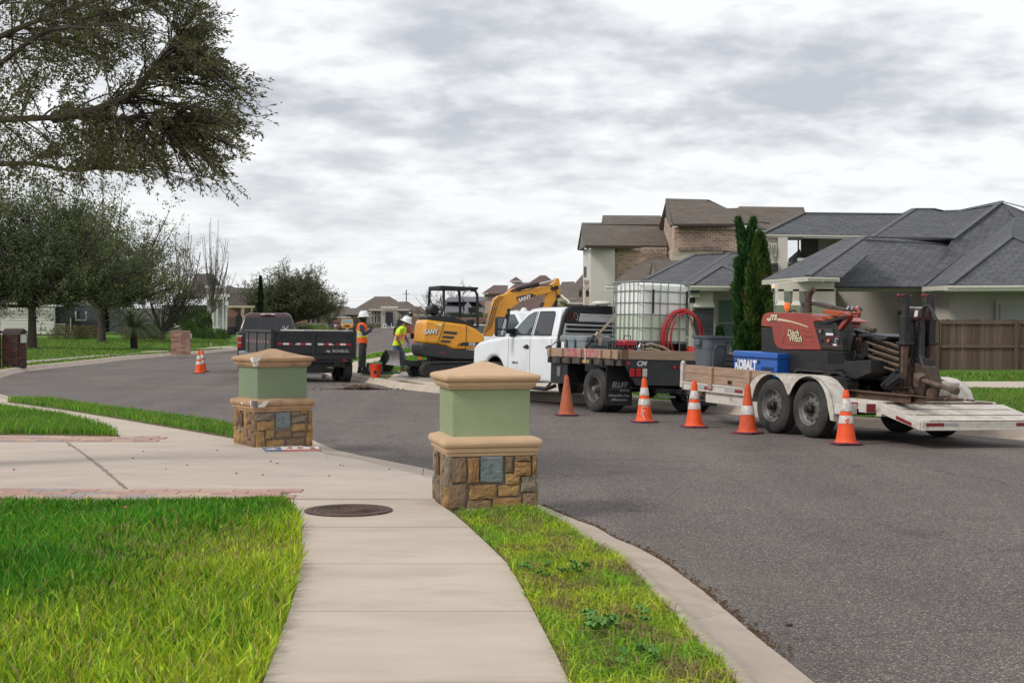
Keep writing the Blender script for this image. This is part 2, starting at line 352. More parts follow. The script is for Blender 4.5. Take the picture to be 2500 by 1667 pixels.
RUSTP = mat('muddy_pipe', (0.17, 0.115, 0.08), 0.75, 0.1, c2=(0.07, 0.05, 0.038), vs=9)
WOOD = mat('weathered_lumber', (0.42, 0.29, 0.20), 0.85, c2=(0.30, 0.20, 0.14), vs=5, bump=0.3, bs=30, stretch=(9, 0.8, 9), dirt=0.35, dc=(0.13, 0.09, 0.06), ds=1.6)
WOODX = mat('weathered_lumber_across', (0.42, 0.29, 0.20), 0.85, c2=(0.31, 0.21, 0.145), vs=5, bump=0.3, bs=30, stretch=(0.8, 9, 9), dirt=0.4, dc=(0.13, 0.09, 0.06), ds=1.6)
REDL = mat('red_lens', (0.42, 0.012, 0.02), 0.25, coat=0.4)
REDM = mat('dark_red_lens', (0.20, 0.012, 0.02), 0.4)
WHL = mat('white_lens', (0.55, 0.53, 0.46), 0.3)
ORANGE = mat('cone_orange', (0.86, 0.095, 0.012), 0.5, dirt=0.0, c2=(0.74, 0.075, 0.012), vs=7)
ORANGED = mat('cone_orange_dirty', (0.66, 0.085, 0.016), 0.6, c2=(0.50, 0.07, 0.02), vs=9, dirt=0.7, dc=(0.05, 0.03, 0.022), ds=9, dpos=0.58)
ORANGEF = mat('cone_orange_faded', (0.50, 0.125, 0.05), 0.75, c2=(0.36, 0.10, 0.05), vs=14, dirt=0.5, dc=(0.10, 0.06, 0.045), ds=10)
REFL = mat('cone_collar', (0.62, 0.60, 0.57), 0.4, c2=(0.42, 0.39, 0.35), vs=30, dirt=0.6, dc=(0.24, 0.18, 0.14), ds=22, dpos=0.52)
CBASE = mat('cone_base_rubber', (0.05, 0.035, 0.038), 0.8, c2=(0.26, 0.035, 0.09), vs=6, dirt=0.4, dc=(0.03, 0.025, 0.024), ds=8)
YEL = mat('excavator_yellow', (0.70, 0.305, 0.02), 0.38, coat=0.25, dirt=0.3, dc=(0.30, 0.13, 0.03), ds=3, var=0.06)
PRINTW = mat('white_print', (0.72, 0.72, 0.72), 0.6)
PRINTG = mat('grey_print', (0.36, 0.36, 0.36), 0.7)
REDP = mat('drill_red', (0.33, 0.045, 0.026), 0.42, coat=0.2, c2=(0.26, 0.036, 0.022), vs=3, dirt=0.4, dc=(0.16, 0.05, 0.035), ds=5)
ORP = mat('drill_orange', (0.36, 0.075, 0.02), 0.5, dirt=0.4, dc=(0.2, 0.06, 0.03), ds=6)

def text(s, size, parent, loc, rot, m, name='lettering', ext=0.002, off=0.0, shear=0.0, sx=1.0, align='CENTER', space=1.0):
 cu = bpy.data.curves.new(name, 'FONT'); cu.body = s; cu.size = size; cu.extrude = ext; cu.offset = off; cu.shear = shear; cu.align_x = align; cu.align_y = 'CENTER'; cu.space_character = space
 cu.resolution_u = 3
 t = bpy.data.objects.new(name, cu); col.objects.link(t)
 bpy.context.view_layer.update()
 dg = bpy.context.evaluated_depsgraph_get(); me = bpy.data.meshes.new_from_object(t.evaluated_get(dg)); bpy.data.objects.remove(t)
 me.name = name; me.materials.clear(); me.materials.append(m)
 o = link(bpy.data.objects.new(name, me), parent); o.location = loc; o.rotation_euler = rot; o.scale = (sx, 1, 1)
 return o

# ------------------------------------------------------------------ ground sheets
def sheet(name, pts, dz, m, parent=None, kind='structure', skirt=0.3, grid=0.0, dzf=None, skm=None):
 """pts: world (x,y) or (x,y,dz) closed outline; follows H(); thin solid with a skirt going down"""
 P = [Vector((p[0], p[1])) for p in pts]; D = [p[2] if len(p) > 2 and isinstance(p, tuple) else dz for p in pts]
 n = len(P); V = list(P); E = [(i, (i + 1) % n) for i in range(n)]; inner = []
 if grid:
  xs = [p.x for p in P]; ys = [p.y for p in P]; x = min(xs)
  gx = np.arange(min(xs), max(xs), grid); gy = np.arange(min(ys), max(ys), grid)
  for a in gx:
   for b in gy: inner.append(Vector((a + 0.013, b + 0.017)))
 vs, es, fs, ov, oe, of = delaunay_2d_cdt(V + inner, E, [list(range(n))] if not inner else [list(range(n))], 1, 1e-5)
 zs = []
 for i, v in enumerate(vs):
  src = [k for k in ov[i] if k < n]
  d = D[src[0]] if src else dz
  if dzf: d = dzf(v.x, v.y)
  zs.append(H(v.x, v.y) + d)
 vv = [(v.x, v.y, z) for v, z in zip(vs, zs)]; ff = [tuple(f) for f in fs]
 # orient upward
 fo = []
 for f in ff:
  a, b, c = (Vector(vv[i]) for i in f[:3]); fo.append(f if (b - a).cross(c - a).z > 0 else tuple(reversed(f)))
 from collections import Counter
 cnt = Counter()
 for f in fo:
  for i in range(len(f)): cnt[frozenset((f[i], f[(i + 1) % len(f)]))] += 1
 base = len(vv); mp = {}; mi = [0] * len(fo)
 for f in list(fo):
  for i in range(len(f)):
   a, b = f[i], f[(i + 1) % len(f)]
   if cnt[frozenset((a, b))] == 1:
    for k in (a, b):
     if k not in mp: mp[k] = len(vv); vv.append((vv[k][0], vv[k][1], vv[k][2] - skirt))
    fo.append((b, a, mp[a], mp[b])); mi.append(1)
 me = bpy.data.meshes.new(name); me.from_pydata(vv, [], fo); me.materials.append(m); me.materials.append(skm or m); me.polygons.foreach_set('material_index', mi)
 ul = me.uv_layers.new(name='UVMap')
 for l in me.loops: q = me.vertices[l.vertex_index].co; ul.data[l.index].uv = (q.x, q.y)
 o = link(bpy.data.objects.new(name, me), parent)
 if kind and parent is None: o['kind'] = kind
 return o
def GP(lst, dz=0.0): return [tuple(G(a, b, dz)[:2]) for a, b in lst]

# ground sheet to the horizon, then the road surface over it
gm = turfmat('far_ground', (0.05, 0.09, 0.02), (0.08, 0.12, 0.03), (0.16, 0.15, 0.07))
mb = MB(); rows = [-60, 20, 85, 300, 900, 3500]
gv = []; gf = []
for j, y in enumerate(rows):
 for i, x in enumerate((-3000, -200, -60, 60, 200, 3000)): gv.append((x, y, 0.0037 * max(0, min(y, 300) - 85) - 0.25))
for j in range(len(rows) - 1):
 for i in range(5): a = j * 6 + i; gf.append((a, a + 1, a + 7, a + 6))
g = MB().add(gv, gf).build('ground', gm, fix=False); tag(g, kind='structure')
road = sheet('road', [(-60, 1.0), (26, 1.0), (26, 60), (12, 90), (2, 255), (-60, 255)], 0.0, ASPH, grid=2.6, skirt=0.2)
# ------------------------------------------------------------------ kerbs, pavements, lawns
def resample(P, n):
 P = [Vector(p) for p in P]; L = [0]
 for a, b in zip(P, P[1:]): L.append(L[-1] + (b - a).length)
 o = []; j = 0
 for i in range(n):
  t = L[-1] * i / (n - 1)
  while j < len(P) - 2 and L[j + 1] < t: j += 1
  k = (t - L[j]) / max(1e-6, L[j + 1] - L[j]); o.append(P[j].lerp(P[j + 1], min(1, k)))
 return o
def kerb(name, outer, inner, prof, pieces, label=None):
 """outer/inner: matched world polylines; prof: list of (t across, height)"""
 par = bpy.data.objects.new(name, None); col.objects.link(par); par['kind'] = 'structure'
 n = len(outer); cuts = [round(i * (n - 1) / pieces) for i in range(pieces + 1)]
 for a, b in zip(cuts, cuts[1:]):
  mb = MB(); loops = []
  for i in range(a, b + 1):
   o, q = outer[i], inner[i]
   if i == a: o2, q2 = outer[i].lerp(outer[i + 1], 0.02), inner[i].lerp(inner[i + 1], 0.02); o, q = o2, q2
   lp = []
   for t, h in prof:
    p = o.lerp(q, t); lp.append((p.x, p.y, H(p.x, p.y) + h))
   loops.append(lp)
  mb.loft(loops); mb.build('kerb_segment', KERB, par, smooth=True)
 return par
OUT = [(1323, 1237), (1366, 1255), (1417, 1276), (1459, 1291), (1497, 1315), (1557, 1340), (1616, 1372), (1714, 1444), (1850, 1561), (1914, 1612), (1982, 1667), (2250, 1900), (2950, 2500)]
INN = [(1300, 1240), (1345, 1262), (1385, 1281), (1425, 1315), (1502, 1353), (1548, 1395), (1595, 1451), (1638, 1489), (1676, 1536), (1718, 1583), (1752, 1608), (1786, 1651), (1960, 1900), (2330, 2500)]
ko = resample([Vector(p) for p in GP(OUT)], 49); ki = resample([Vector(p) for p in GP(INN, 0.12)], 49)
kerb('near_kerb', ko, ki, [(0, -0.2), (0, 0.012), (0.45, 0.03), (0.62, 0.05), (0.8, 0.115), (0.9, 0.132), (1.0, 0.13), (1.0, -0.2)], 6)

LE = [(700, 1218), (718, 1245), (731, 1286), (738, 1340), (731, 1398), (707, 1490), (667, 1602), (641, 1667), (560, 1900), (330, 2500)]
RE = [(1057, 1219), (1110, 1255), (1145, 1285), (1191, 1328), (1236, 1372), (1272, 1430), (1304, 1493), (1357, 1595), (1391, 1667), (1490, 1900), (1720, 2500)]
def edge_between(E, y0, y1):
 def X(y):
  for (xa, ya), (xb, yb) in zip(E, E[1:]):
   if ya <= y <= yb: return xa + (xb - xa) * (y - ya) / (yb - ya)
  return E[-1][0]
 return [(X(y0), y0)] + [(x, y) for x, y in E if y0 < y < y1] + [(X(y1), y1)]
swb = GP(LE, 0.10) + list(reversed(GP(RE, 0.10)))
side = sheet('sidewalk', swb, 0.10, JOINT, skirt=0.2)
js = [1219, 1286, 1375.5, 1491, 1664, 1935, 2499]
for a, b in zip(js, js[1:]):
 pts = GP(edge_between(LE, a + 0.6, b - 0.6), 0.125) + list(reversed(GP(edge_between(RE, a + 0.6, b - 0.6), 0.125)))
 sheet('slab', pts, 0.125, CONC, side, skirt=0.05)

E_ = lambda l, d: [(*p, d) for p in GP(l, d)]
drive = E_([(-700, 1191), (0, 1192.5), (306, 1193.5), (646, 1209.5), (694, 1216), (1057, 1218), (1110, 1240), (1322, 1250)], 0.115) + \
 E_([(1323, 1237), (1200, 1196), (1057, 1149), (959, 1126), (871, 1115), (802, 1096), (775, 1084), (762, 1074), (700, 1058), (574, 1042), (476, 1026), (372, 1014), (268, 998), (119, 977), (24, 970), (0, 962), (-150, 940), (-700, 893)], 0.012)
# shoulder points so that the apron falls only over its outer gutter
drive_sheet = sheet('driveway', GP([(-700, 1191), (0, 1192.5), (306, 1193.5), (646, 1209.5), (694, 1216), (1057, 1218), (1110, 1240), (1290, 1250), (1190, 1213), (1056, 1168), (878, 1122), (800, 1109), (745, 1090), (700, 1075), (574, 1058), (476, 1036), (372, 1024), (268, 1006), (119, 984), (24, 979), (0, 972), (-150, 950), (-700, 903)], 0.115), 0.115, CONC, skirt=0.2)
tip = [(1322, 1250), (1190, 1213), (1056, 1168), (878, 1122), (800, 1109), (745, 1090), (700, 1075), (574, 1058), (476, 1036), (372, 1024), (268, 1006), (119, 984), (24, 979), (0, 972), (-150, 950), (-700, 903)]
lip = [(1323, 1237), (1200, 1194), (1057, 1149), (871, 1112), (802, 1096), (762, 1074), (700, 1058), (574, 1042), (476, 1026), (372, 1014), (268, 998), (119, 977), (24, 970), (0, 962), (-150, 940), (-700, 893)]
ta, la = resample([Vector(p) for p in GP(tip, 0.115)], 60), resample([Vector(p) for p in GP(lip, 0.0)], 60)
kerb('driveway_gutter', la, ta, [(0, -0.2), (0, 0.012), (0.35, 0.03), (0.75, 0.08), (0.995, 0.113), (0.995, -0.1)], 14)
def ribbon(name, px, w, dz, m, parent=None, jit=0.0):
 P = [Vector(p) for p in GP(px, dz)]; P = resample(P, max(8, len(P) * 6)); a = []; b = []
 for i, p in enumerate(P):
  d = (P[min(i + 1, len(P) - 1)] - P[max(i - 1, 0)]).normalized(); q = Vector((-d.y, d.x)); ww = w * (1 + rnd.uniform(-jit, jit))
  a.append(tuple(p + q * ww / 2)); b.append(tuple(p - q * ww / 2))
 return sheet(name, a + b[::-1], dz, m, parent, skirt=0.004)
ribbon('expansion_joint', [(161, 1077), (200, 1104), (250, 1142), (285, 1172), (308, 1192)], 0.035, 0.119, JOINT, drive_sheet, 0.5)
ribbon('expansion_joint', [(-600, 1191), (0, 1192), (306, 1193.2), (500, 1202), (646, 1208.5)], 0.018, 0.119, JOINT, drive_sheet, 0.5)

MORTP = mat('paver_joint', (0.19, 0.16, 0.13), 0.95)
BR = [mat('paver_pink', (0.45, 0.29, 0.235), 0.85, var=0.15, vs=20, bump=0.2), mat('paver_tan', (0.46, 0.34, 0.25), 0.85, var=0.15, vs=20, bump=0.2), mat('paver_grey', (0.33, 0.28, 0.27), 0.85, var=0.15, vs=20, bump=0.2), mat('paver_rose', (0.42, 0.255, 0.21), 0.85, var=0.15, vs=20, bump=0.2)]
def pavers(name, pa, pb, rows, L, w0, dz):
 """bricks laid along pa->pb, rows away from the viewer side"""
 a, b = Vector(GP([pa], dz)[0]), Vector(GP([pb], dz)[0]); d = (b - a).normalized(); q = Vector((-d.y, d.x)); tot = (b - a).length
 par = sheet(name + '_bed', [tuple(a - d * .1), tuple(b + d * .1), tuple(b + d * .1 + q * (w0 * rows)), tuple(a - d * .1 + q * (w0 * rows))], dz - .006, MORTP, skirt=.05)
 me = {}
 for i, m in enumerate(BR):
  mb = MB().box((0, 0, 0), (L - 0.008, w0 - 0.008, 0.06)); o = mb.build('brick', m, None, bevel=0.004); me[i] = o.data; col.objects.unlink(o); bpy.data.objects.remove(o)
 for r in range(rows):
  x = -L * (0.5 if r % 2 else 0)
  while x < tot:
   c = a + d * (x + L / 2) + q * (w0 * (r + 0.5))
   k = rnd.randrange(4); o = bpy.data.objects.new('brick', me[k]); link(o, par); o.location = (c.x, c.y, dz - 0.03 + rnd.uniform(-.002, .003)); o.rotation_euler = (0, 0, math.atan2(d.y, d.x) + rnd.uniform(-.006, .006)); x += L
pavers('brick_border', (-560, 1229), (640, 1229), 5, 0.3, 0.205, 0.124)
pavers('brick_edging', (-560, 1076.5), (330, 1076.5), 4, 0.3, 0.2, 0.124)

# land beyond the kerbs
RK = [(2950, 1112), (2500, 1076), (2250, 1055), (2022, 1037), (1747, 1008), (1531, 990), (1300, 979), (1070, 960), (955, 948), (936, 942), (859, 928), (770, 909), (752, 901), (745, 895), (752, 889), (775, 885), (800, 883), (866, 875), (926, 863), (1000, 850), (1028, 843), (1034, 837), (1028, 831), (1017, 822), (1010, 812), (1005, 806), (1003, 803.5)]
LK = [(-500, 985), (-150, 946), (0, 924), (30, 913.5), (62, 908), (104, 902), (179, 894), (253, 886), (350, 875), (410, 868.5), (515, 862), (582, 854), (640, 843), (700, 832), (760, 822), (800, 815), (830, 811), (850, 806), (868, 803.2), (900, 802.2), (950, 802), (985, 802.4)]
def offset(P, w):
 o = []
 for i, p in enumerate(P):
  d = (P[min(i + 1, len(P) - 1)] - P[max(i - 1, 0)]).normalized(); o.append(p + Vector((-d.y, d.x)) * w)
 return o
rk = resample([Vector(p) for p in GP(RK)], 150); lk = resample([Vector(p) for p in GP(LK)], 130)
PR = [(0, -0.2), (0, 0.01), (0.25, 0.05), (0.45, 0.12), (0.6, 0.15), (1, 0.155), (1, -0.2)]
kerb('right_kerb', rk, offset(rk, -0.26), PR, 40); kerb('left_kerb', lk, offset(lk, 0.32), PR, 36)
rin, lin_ = offset(rk, -0.258), offset(lk, 0.318)
def rdz(x, y):
 return 0.145 + 0.16 * min(1, max(0, (y - 44) / 14)) * (1 if x > 3 else max(0, min(1, (x - 0) / 3)))
def ldz(x, y):
 return 0.145 + 0.36 * min(1, max(0, (y - 84) / 28)) * min(1, max(0, (-x - 18) / 8))
rin2, lin2 = offset(rk, -0.29), offset(lk, 0.36)
clipr = lambda P: snap(P, rin2, [tuple(p) for p in rin] + [(6, 285), (120, 285), (120, 8)])
clipl = lambda P: snap(P, lin2, [tuple(p) for p in lin_] + [(2, 290), (-150, 290), (-150, 14)])
right_land = sheet('right_lawn', [tuple(p) for p in rin] + [(6, 285), (120, 285), (120, 8)], 0.145, TURF, grid=3.0, dzf=rdz)
left_land = sheet('left_lawn', [tuple(p) for p in lin_] + [(2, 290), (-150, 290), (-150, 14)], 0.145, TURF, grid=3.0, dzf=ldz)
def inpoly(px, py, poly):
 ins = np.zeros(len(px), bool); n = len(poly)
 for i in range(n):
  x1, y1 = poly[i]; x2, y2 = poly[(i + 1) % n]
  if y1 == y2: continue
  c = ((y1 > py) != (y2 > py)) & (px < (x2 - x1) * (py - y1) / (y2 - y1) + x1); ins ^= c
 return ins
def snap(P, line, land):
 xs = inpoly(np.array([p[0] for p in P]), np.array([p[1] for p in P]), land); o = []
 for p, k in zip(P, xs): o.append(p if k else tuple(min(line, key=lambda q: (q - Vector(p)).length)))
 return o
def over(name, px, m, dz0, dzf=None, parent=None):
 return sheet(name, clipr(GP(px, dz0)) if dzf is rdz else clipl(GP(px, dz0)), dz0, m, parent, grid=1.5, dzf=(lambda x, y: dzf(x, y) + 0.02) if dzf else None, skirt=0.05)
over('left_sidewalk', [(49, 882), (134, 875.5), (238, 867), (312, 863.6), (340, 862), (340, 865), (312, 866), (238, 870.5), (134, 880), (49, 887.4), (-200, 905), (-200, 896)], CONCD, 0.165, ldz)
over('left_walkway', [(345, 857.5), (411, 855.5), (411, 857.5), (345, 860)], CONC, 0.165, ldz)
over('front_walk', [(474, 852.5), (522, 847), (560, 845), (575, 846), (560, 848), (522, 850)], CONC, 0.165, ldz)
over('far_driveway', [(862, 803), (895, 802.4), (880, 799.5), (862, 800)], CONC, 0.165, ldz)
over('garage_driveway', [(-120, 822), (105, 818.5), (105, 815), (-120, 815)], CONC, 0.3, ldz)
over('right_sidewalk', [(1500, 941), (2000, 938), (2370, 946), (2500, 947), (2900, 952), (2900, 932), (2500, 931), (2360, 931), (2000, 928), (1500, 930)], CONC, 0.165, rdz)
over('corner_sidewalk', [(1100, 841), (1028, 856), (985, 864), (926, 872), (880, 879), (858, 884), (838, 893), (842, 910), (878, 913.5), (899, 904), (902, 893), (912, 885.5), (960, 876), (1028, 865), (1100, 852)], CONC, 0.165, rdz)
over('muddy_verge', [(864, 914), (900, 914), (945, 912), (1000, 915), (980, 930), (955, 936), (930, 936), (862, 923)], TURFDRY, 0.162, rdz)
over('driveway_apron', [(975, 905), (1100, 908), (1250, 915), (1400, 925), (1440, 972), (1300, 966), (1100, 953), (985, 940), (955, 936), (950, 921)], CONC, 0.162, rdz)
over('side_sidewalk', [(1006, 798.5), (1018, 803), (1040, 815), (1090, 830), (1100, 826), (1060, 812), (1030, 801), (1016, 797.5)], CONC, 0.165, rdz)

# near lawn soils
lawn_l = GP([(-700, 1234), (0, 1233), (289, 1231), (646, 1219), (690, 1219)] + LE[1:] + [(-700, 2500)], 0.12)
soil_l = sheet('left_near_lawn', lawn_l, 0.118, SOIL, skirt=0.1)
strip = GP([(1112, 1256), (1145, 1285), (1191, 1328), (1236, 1372), (1272, 1430), (1304, 1493), (1357, 1595), (1391, 1667), (1490, 1900), (1720, 2500)], 0.11) + [tuple(p) for p in ki[::-1]] + GP([(1200, 1243)], 0.12)
soil_r = sheet('verge', strip, 0.112, mat('verge_thatch', (0.15, 0.115, 0.06), 0.95, c2=(0.07, 0.085, 0.025), vs=9, bump=0.8, bs=40), skirt=0.1)
lawn2 = GP([(-500, 935), (0, 998), (89, 1010), (167, 1022), (253, 1047), (293, 1066), (149, 1062), (0, 1061), (-500, 1060)], 0.12)
soil_2 = sheet('driveway_side_lawn', lawn2, 0.135, SOIL, skirt=0.1)
strip2 = GP([(574, 1070), (417, 1043), (268, 1018), (149, 999), (18, 981.5), (24, 977.5), (119, 977.5), (208, 992.5), (268, 999), (372, 1015), (476, 1027), (574, 1045)], 0.12)
soil_3 = sheet('kerbside_strip', strip2, 0.135, SOIL, skirt=0.1)

def Hn(x, y): u = x * C27 + y * S27; return -0.03 * np.clip(u - 12.5, 0, 3.2) + 0.0037 * np.maximum(0, y - 85)
def field(freq, x, y, seed):
 g = np.random.default_rng(seed); v = np.zeros_like(x)
 for k in range(7):
  a = g.uniform(0, 6.28); f = freq * g.uniform(0.6, 2.4); v += np.sin((x * math.cos(a) + y * math.sin(a)) * f + g.uniform(0, 6.28))
 return v / 7 * 1.9
def blades(name, label, poly, dens, h, wd, zf, cf, lean=0.45, ylim=None, bend=0.5):
 poly = [(p[0], p[1]) for p in poly]; xs = [p[0] for p in poly]; ys = [p[1] for p in poly]
 x0, x1, y0, y1 = min(xs), max(xs), min(ys), max(ys)
 if ylim: y0, y1 = max(y0, ylim[0]), min(y1, ylim[1]); x0, x1 = max(x0, ylim[2]), min(x1, ylim[3])
 n = int((x1 - x0) * (y1 - y0) * dens); x = nr.uniform(x0, x1, n); y = nr.uniform(y0, y1, n)
 k = inpoly(x, y, poly); x, y = x[k], y[k]; n = len(x)
 colr, hs = cf(x, y); keep = nr.uniform(0, 1, n) < hs[1]; x, y, colr = x[keep], y[keep], colr[keep]; hh = h[0] + (h[1] - h[0]) * nr.beta(2, 2.4, len(x)); hh *= hs[0][keep]; n = len(x)
 th = nr.uniform(0, 2 * math.pi, n); ld = nr.uniform(0, 2 * math.pi, n); le = nr.uniform(0.05, lean, n) * hh
 ww = nr.uniform(wd[0], wd[1], n) / 2; z = zf(x, y)
 dx, dy = np.cos(th) * ww, np.sin(th) * ww; lx, ly = np.cos(ld) * le, np.sin(ld) * le
 V = np.zeros((n, 5, 3), np.float32)
 V[:, 0] = np.stack([x - dx, y - dy, z], 1); V[:, 1] = np.stack([x + dx, y + dy, z], 1)
 mx, my, mz = x + lx * 0.4, y + ly * 0.4, z + hh * 0.58
 V[:, 2] = np.stack([mx - dx * .9, my - dy * .9, mz], 1); V[:, 3] = np.stack([mx + dx * .9, my + dy * .9, mz], 1)
 V[:, 4] = np.stack([x + lx * (1 + bend), y + ly * (1 + bend), z + hh * (1 - 0.3 * bend * le / hh)], 1)
 b = (np.arange(n) * 5)[:, None]
 Fc = np.concatenate([b + [0, 1, 3], b + [0, 3, 2], b + [2, 3, 4]], 0)
 C = np.repeat(colr[:, None, :], 5, 1)
 o = fast(name, V.reshape(-1, 3), Fc, BLADE, colors=C.reshape(-1, 3)); return tag(o, label, 'grass', kind='stuff')
def mixc_(a, b, t): return np.asarray(a)[None] * (1 - t[:, None]) + np.asarray(b)[None] * t[:, None]
def jitc(c, s=0.22): return np.clip(c * (1 + nr.normal(0, s, (len(c), 1))) * (1 + nr.normal(0, 0.07, c.shape)), 0.002, 1)
DG, MG, BG, YG, DRY = (0.028, 0.15, 0.010), (0.065, 0.27, 0.014), (0.16, 0.42, 0.025), (0.46, 0.56, 0.035), (0.36, 0.27, 0.13)
edgeR = [Vector(p) for p in GP(LE, 0.12)]
def near_edge(x, y):
 d = np.full(len(x), 9.0)
 for a, b in zip(edgeR, edgeR[1:]):
  ab = b - a; t = np.clip(((x - a.x) * ab.x + (y - a.y) * ab.y) / ab.length_squared, 0, 1); d = np.minimum(d, np.hypot(x - a.x - ab.x * t, y - a.y - ab.y * t))
 return d
def cf_near(x, y):
 e = near_edge(x, y); f = field(1.9, x, y, 3); t = np.clip(1.05 - e / 1.7 + f * 0.4 - np.clip((y - 9.8) * 0.4, 0, 1.0), 0, 1)
 c = mixc_(DG, MG, np.clip(0.5 + field(2.6, x, y, 5) * 0.6, 0, 1)); c = mixc2(c, BG, np.clip(nr.normal(0.15, 0.3, len(x)), 0, 1)); c = mixc2(c, YG, np.clip(t + nr.normal(-0.12, 0.28, len(x)), 0, 1))
 bald = np.clip(field(1.4, x, y, 21) * 1.5 - 1.0, 0, 0.5); c = mixc2(c, DRY, (nr.uniform(0, 1, len(x)) < 0.04 + bald * 0.4 + t * 0.07) * 0.85)
 hgt = (0.95 + 0.25 * field(2.2, x, y, 9)) * np.interp(y, [10.6, 11.9], [1, .5]); hgt *= np.clip(1 - bald * .8, 0.3, 1); return jitc(c), (np.clip(hgt, 0.35, 1.3), 1 - bald * 0.45)
def mixc2(a, b, t): return a * (1 - t[:, None]) + np.asarray(b)[None] * t[:, None]
blades('near_lawn_grass', 'long bright green lawn grass beside the foreground sidewalk', lawn_l, 3300, (0.055, 0.155), (0.0065, 0.0155), lambda x, y: 0.118 + Hn(x, y), cf_near, lean=0.5, ylim=(5.2, 12.4, -4.8, 0))
def cf_strip(x, y):
 t = np.clip(0.5 + field(5, x, y, 13) * 0.7, 0, 1); c = mixc_(BG, YG, np.clip(t + .35, 0, 1)); c = mixc2(c, MG, (nr.uniform(0, 1, len(x)) < 0.12 + 0.45 * (y > 10.6)) * 0.9)
 dr = np.clip(0.26 + field(11, x, y, 31) * 0.6, 0.06, 0.85); c = mixc2(c, (0.30, 0.20, 0.11), (nr.uniform(0, 1, len(x)) < dr) * 0.9); return jitc(c), (0.6 + 0.5 * nr.uniform(0, 1, len(x)), np.ones(len(x)))
blades('verge_grass', 'patchy yellow green grass on the verge between sidewalk and kerb', strip, 4800, (0.03, 0.10), (0.0035, 0.0085), lambda x, y: 0.112 + Hn(x, y), cf_strip, lean=1.3, ylim=(5.0, 12.4, -1, 3), bend=1.0)
def cf_mid(dry, ol=0.25):
 def f(x, y):
  t = np.clip(0.5 + field(1.6, x, y, 17) * 0.5, 0, 1); c = mixc_(MG, BG, t); c = mixc2(c, YG, np.clip(nr.normal(0.02, 0.22, len(x)), 0, 1)); c = mixc2(c, DRY, (nr.uniform(0, 1, len(x)) < dry) * 0.8); c = mixc2(c, (.13, .15, .05), np.full(len(x), ol)); return jitc(c), (0.8 + 0.3 * nr.uniform(0, 1, len(x)), np.ones(len(x)))
 return f
blades('driveway_side_grass', 'green grass wedge between driveway bricks and the far sidewalk', lawn2, 1300, (0.07, 0.15), (0.009, 0.017), lambda x, y: 0.13 + Hn(x, y), cf_mid(0.08), ylim=(15, 30, -9, 0))
blades('kerbside_grass', 'narrow green grass strip along the kerb left of the far pillar', strip2, 1100, (0.06, 0.13), (0.009, 0.017), lambda x, y: 0.13 + Hn(x, y), cf_mid(0.16))
def fz(f): return lambda x, y: Hn(x, y) + np.array([f(a, b) for a, b in zip(x, y)]) - 0.01
rl = [tuple(p) for p in rin2 if 0.6 < p.x < 9.5] + GP([(1440, 942), (1500, 942), (2000, 939), (2370, 947), (2700, 950)], 0.15)[::-1]
rl = [tuple(p) for p in rin2 if 0.6 < p.x < 9.5] + GP([(1440, 942), (1500, 942), (2000, 939), (2370, 947), (2700, 950)], 0.15)
blades('right_verge_grass', 'mown green grass between the trailer kerb and the right sidewalk', rl, 420, (0.035, 0.085), (0.014, 0.026), fz(rdz), cf_mid(0.12, .5))
rl2 = GP([(1500, 929), (2000, 927), (2360, 930), (2620, 930), (2620, 915), (2290, 914), (2000, 908), (1600, 908)], 0.15)
blades('fence_side_grass', 'green grass between the right sidewalk and the wooden fence', rl2, 90, (0.08, 0.16), (0.03, 0.05), fz(rdz), cf_mid(0.1, .5))
cl = clipr(GP([(904, 902), (906, 890), (915, 886), (960, 877), (1028, 866), (1060, 862), (1100, 870), (1090, 905), (960, 908)], 0.15))
blades('corner_lawn_grass', 'bright green corner lawn behind the orange bucket and blade', cl, 150, (0.07, 0.15), (0.03, 0.05), fz(rdz), cf_mid(0.05))
cl2 = clipr(GP([(866, 876), (926, 864), (1000, 851), (1028, 845), (1095, 835), (1095, 838), (1028, 853), (985, 861), (926, 869), (870, 878)], 0.15))
blades('corner_strip_grass', 'grass strip between curving corner sidewalk and side street', cl2, 90, (0.09, 0.18), (0.03, 0.06), fz(rdz), cf_mid(0.05))
ll = clipl(GP([(-40, 900), (49, 881), (134, 874.5), (238, 866), (340, 861), (560, 843), (560, 832), (300, 835), (100, 835), (-40, 836)], 0.15))
blades('left_yard_grass', 'shaded green yard grass under the left trees', ll, 34, (0.06, 0.14), (0.05, 0.09), fz(ldz), cf_mid(0.2, .5))
ll2 = clipl(GP([(49, 889), (134, 881.5), (238, 872), (350, 864), (400, 860), (575, 850), (575, 853), (515, 859), (410, 866), (350, 872), (253, 883), (179, 891), (104, 899), (40, 907)], 0.15))
blades('left_verge_grass', 'short green verge between the left kerb and sidewalk', ll2, 60, (0.05, 0.12), (0.04, 0.07), fz(ldz), cf_mid(0.35, .5))

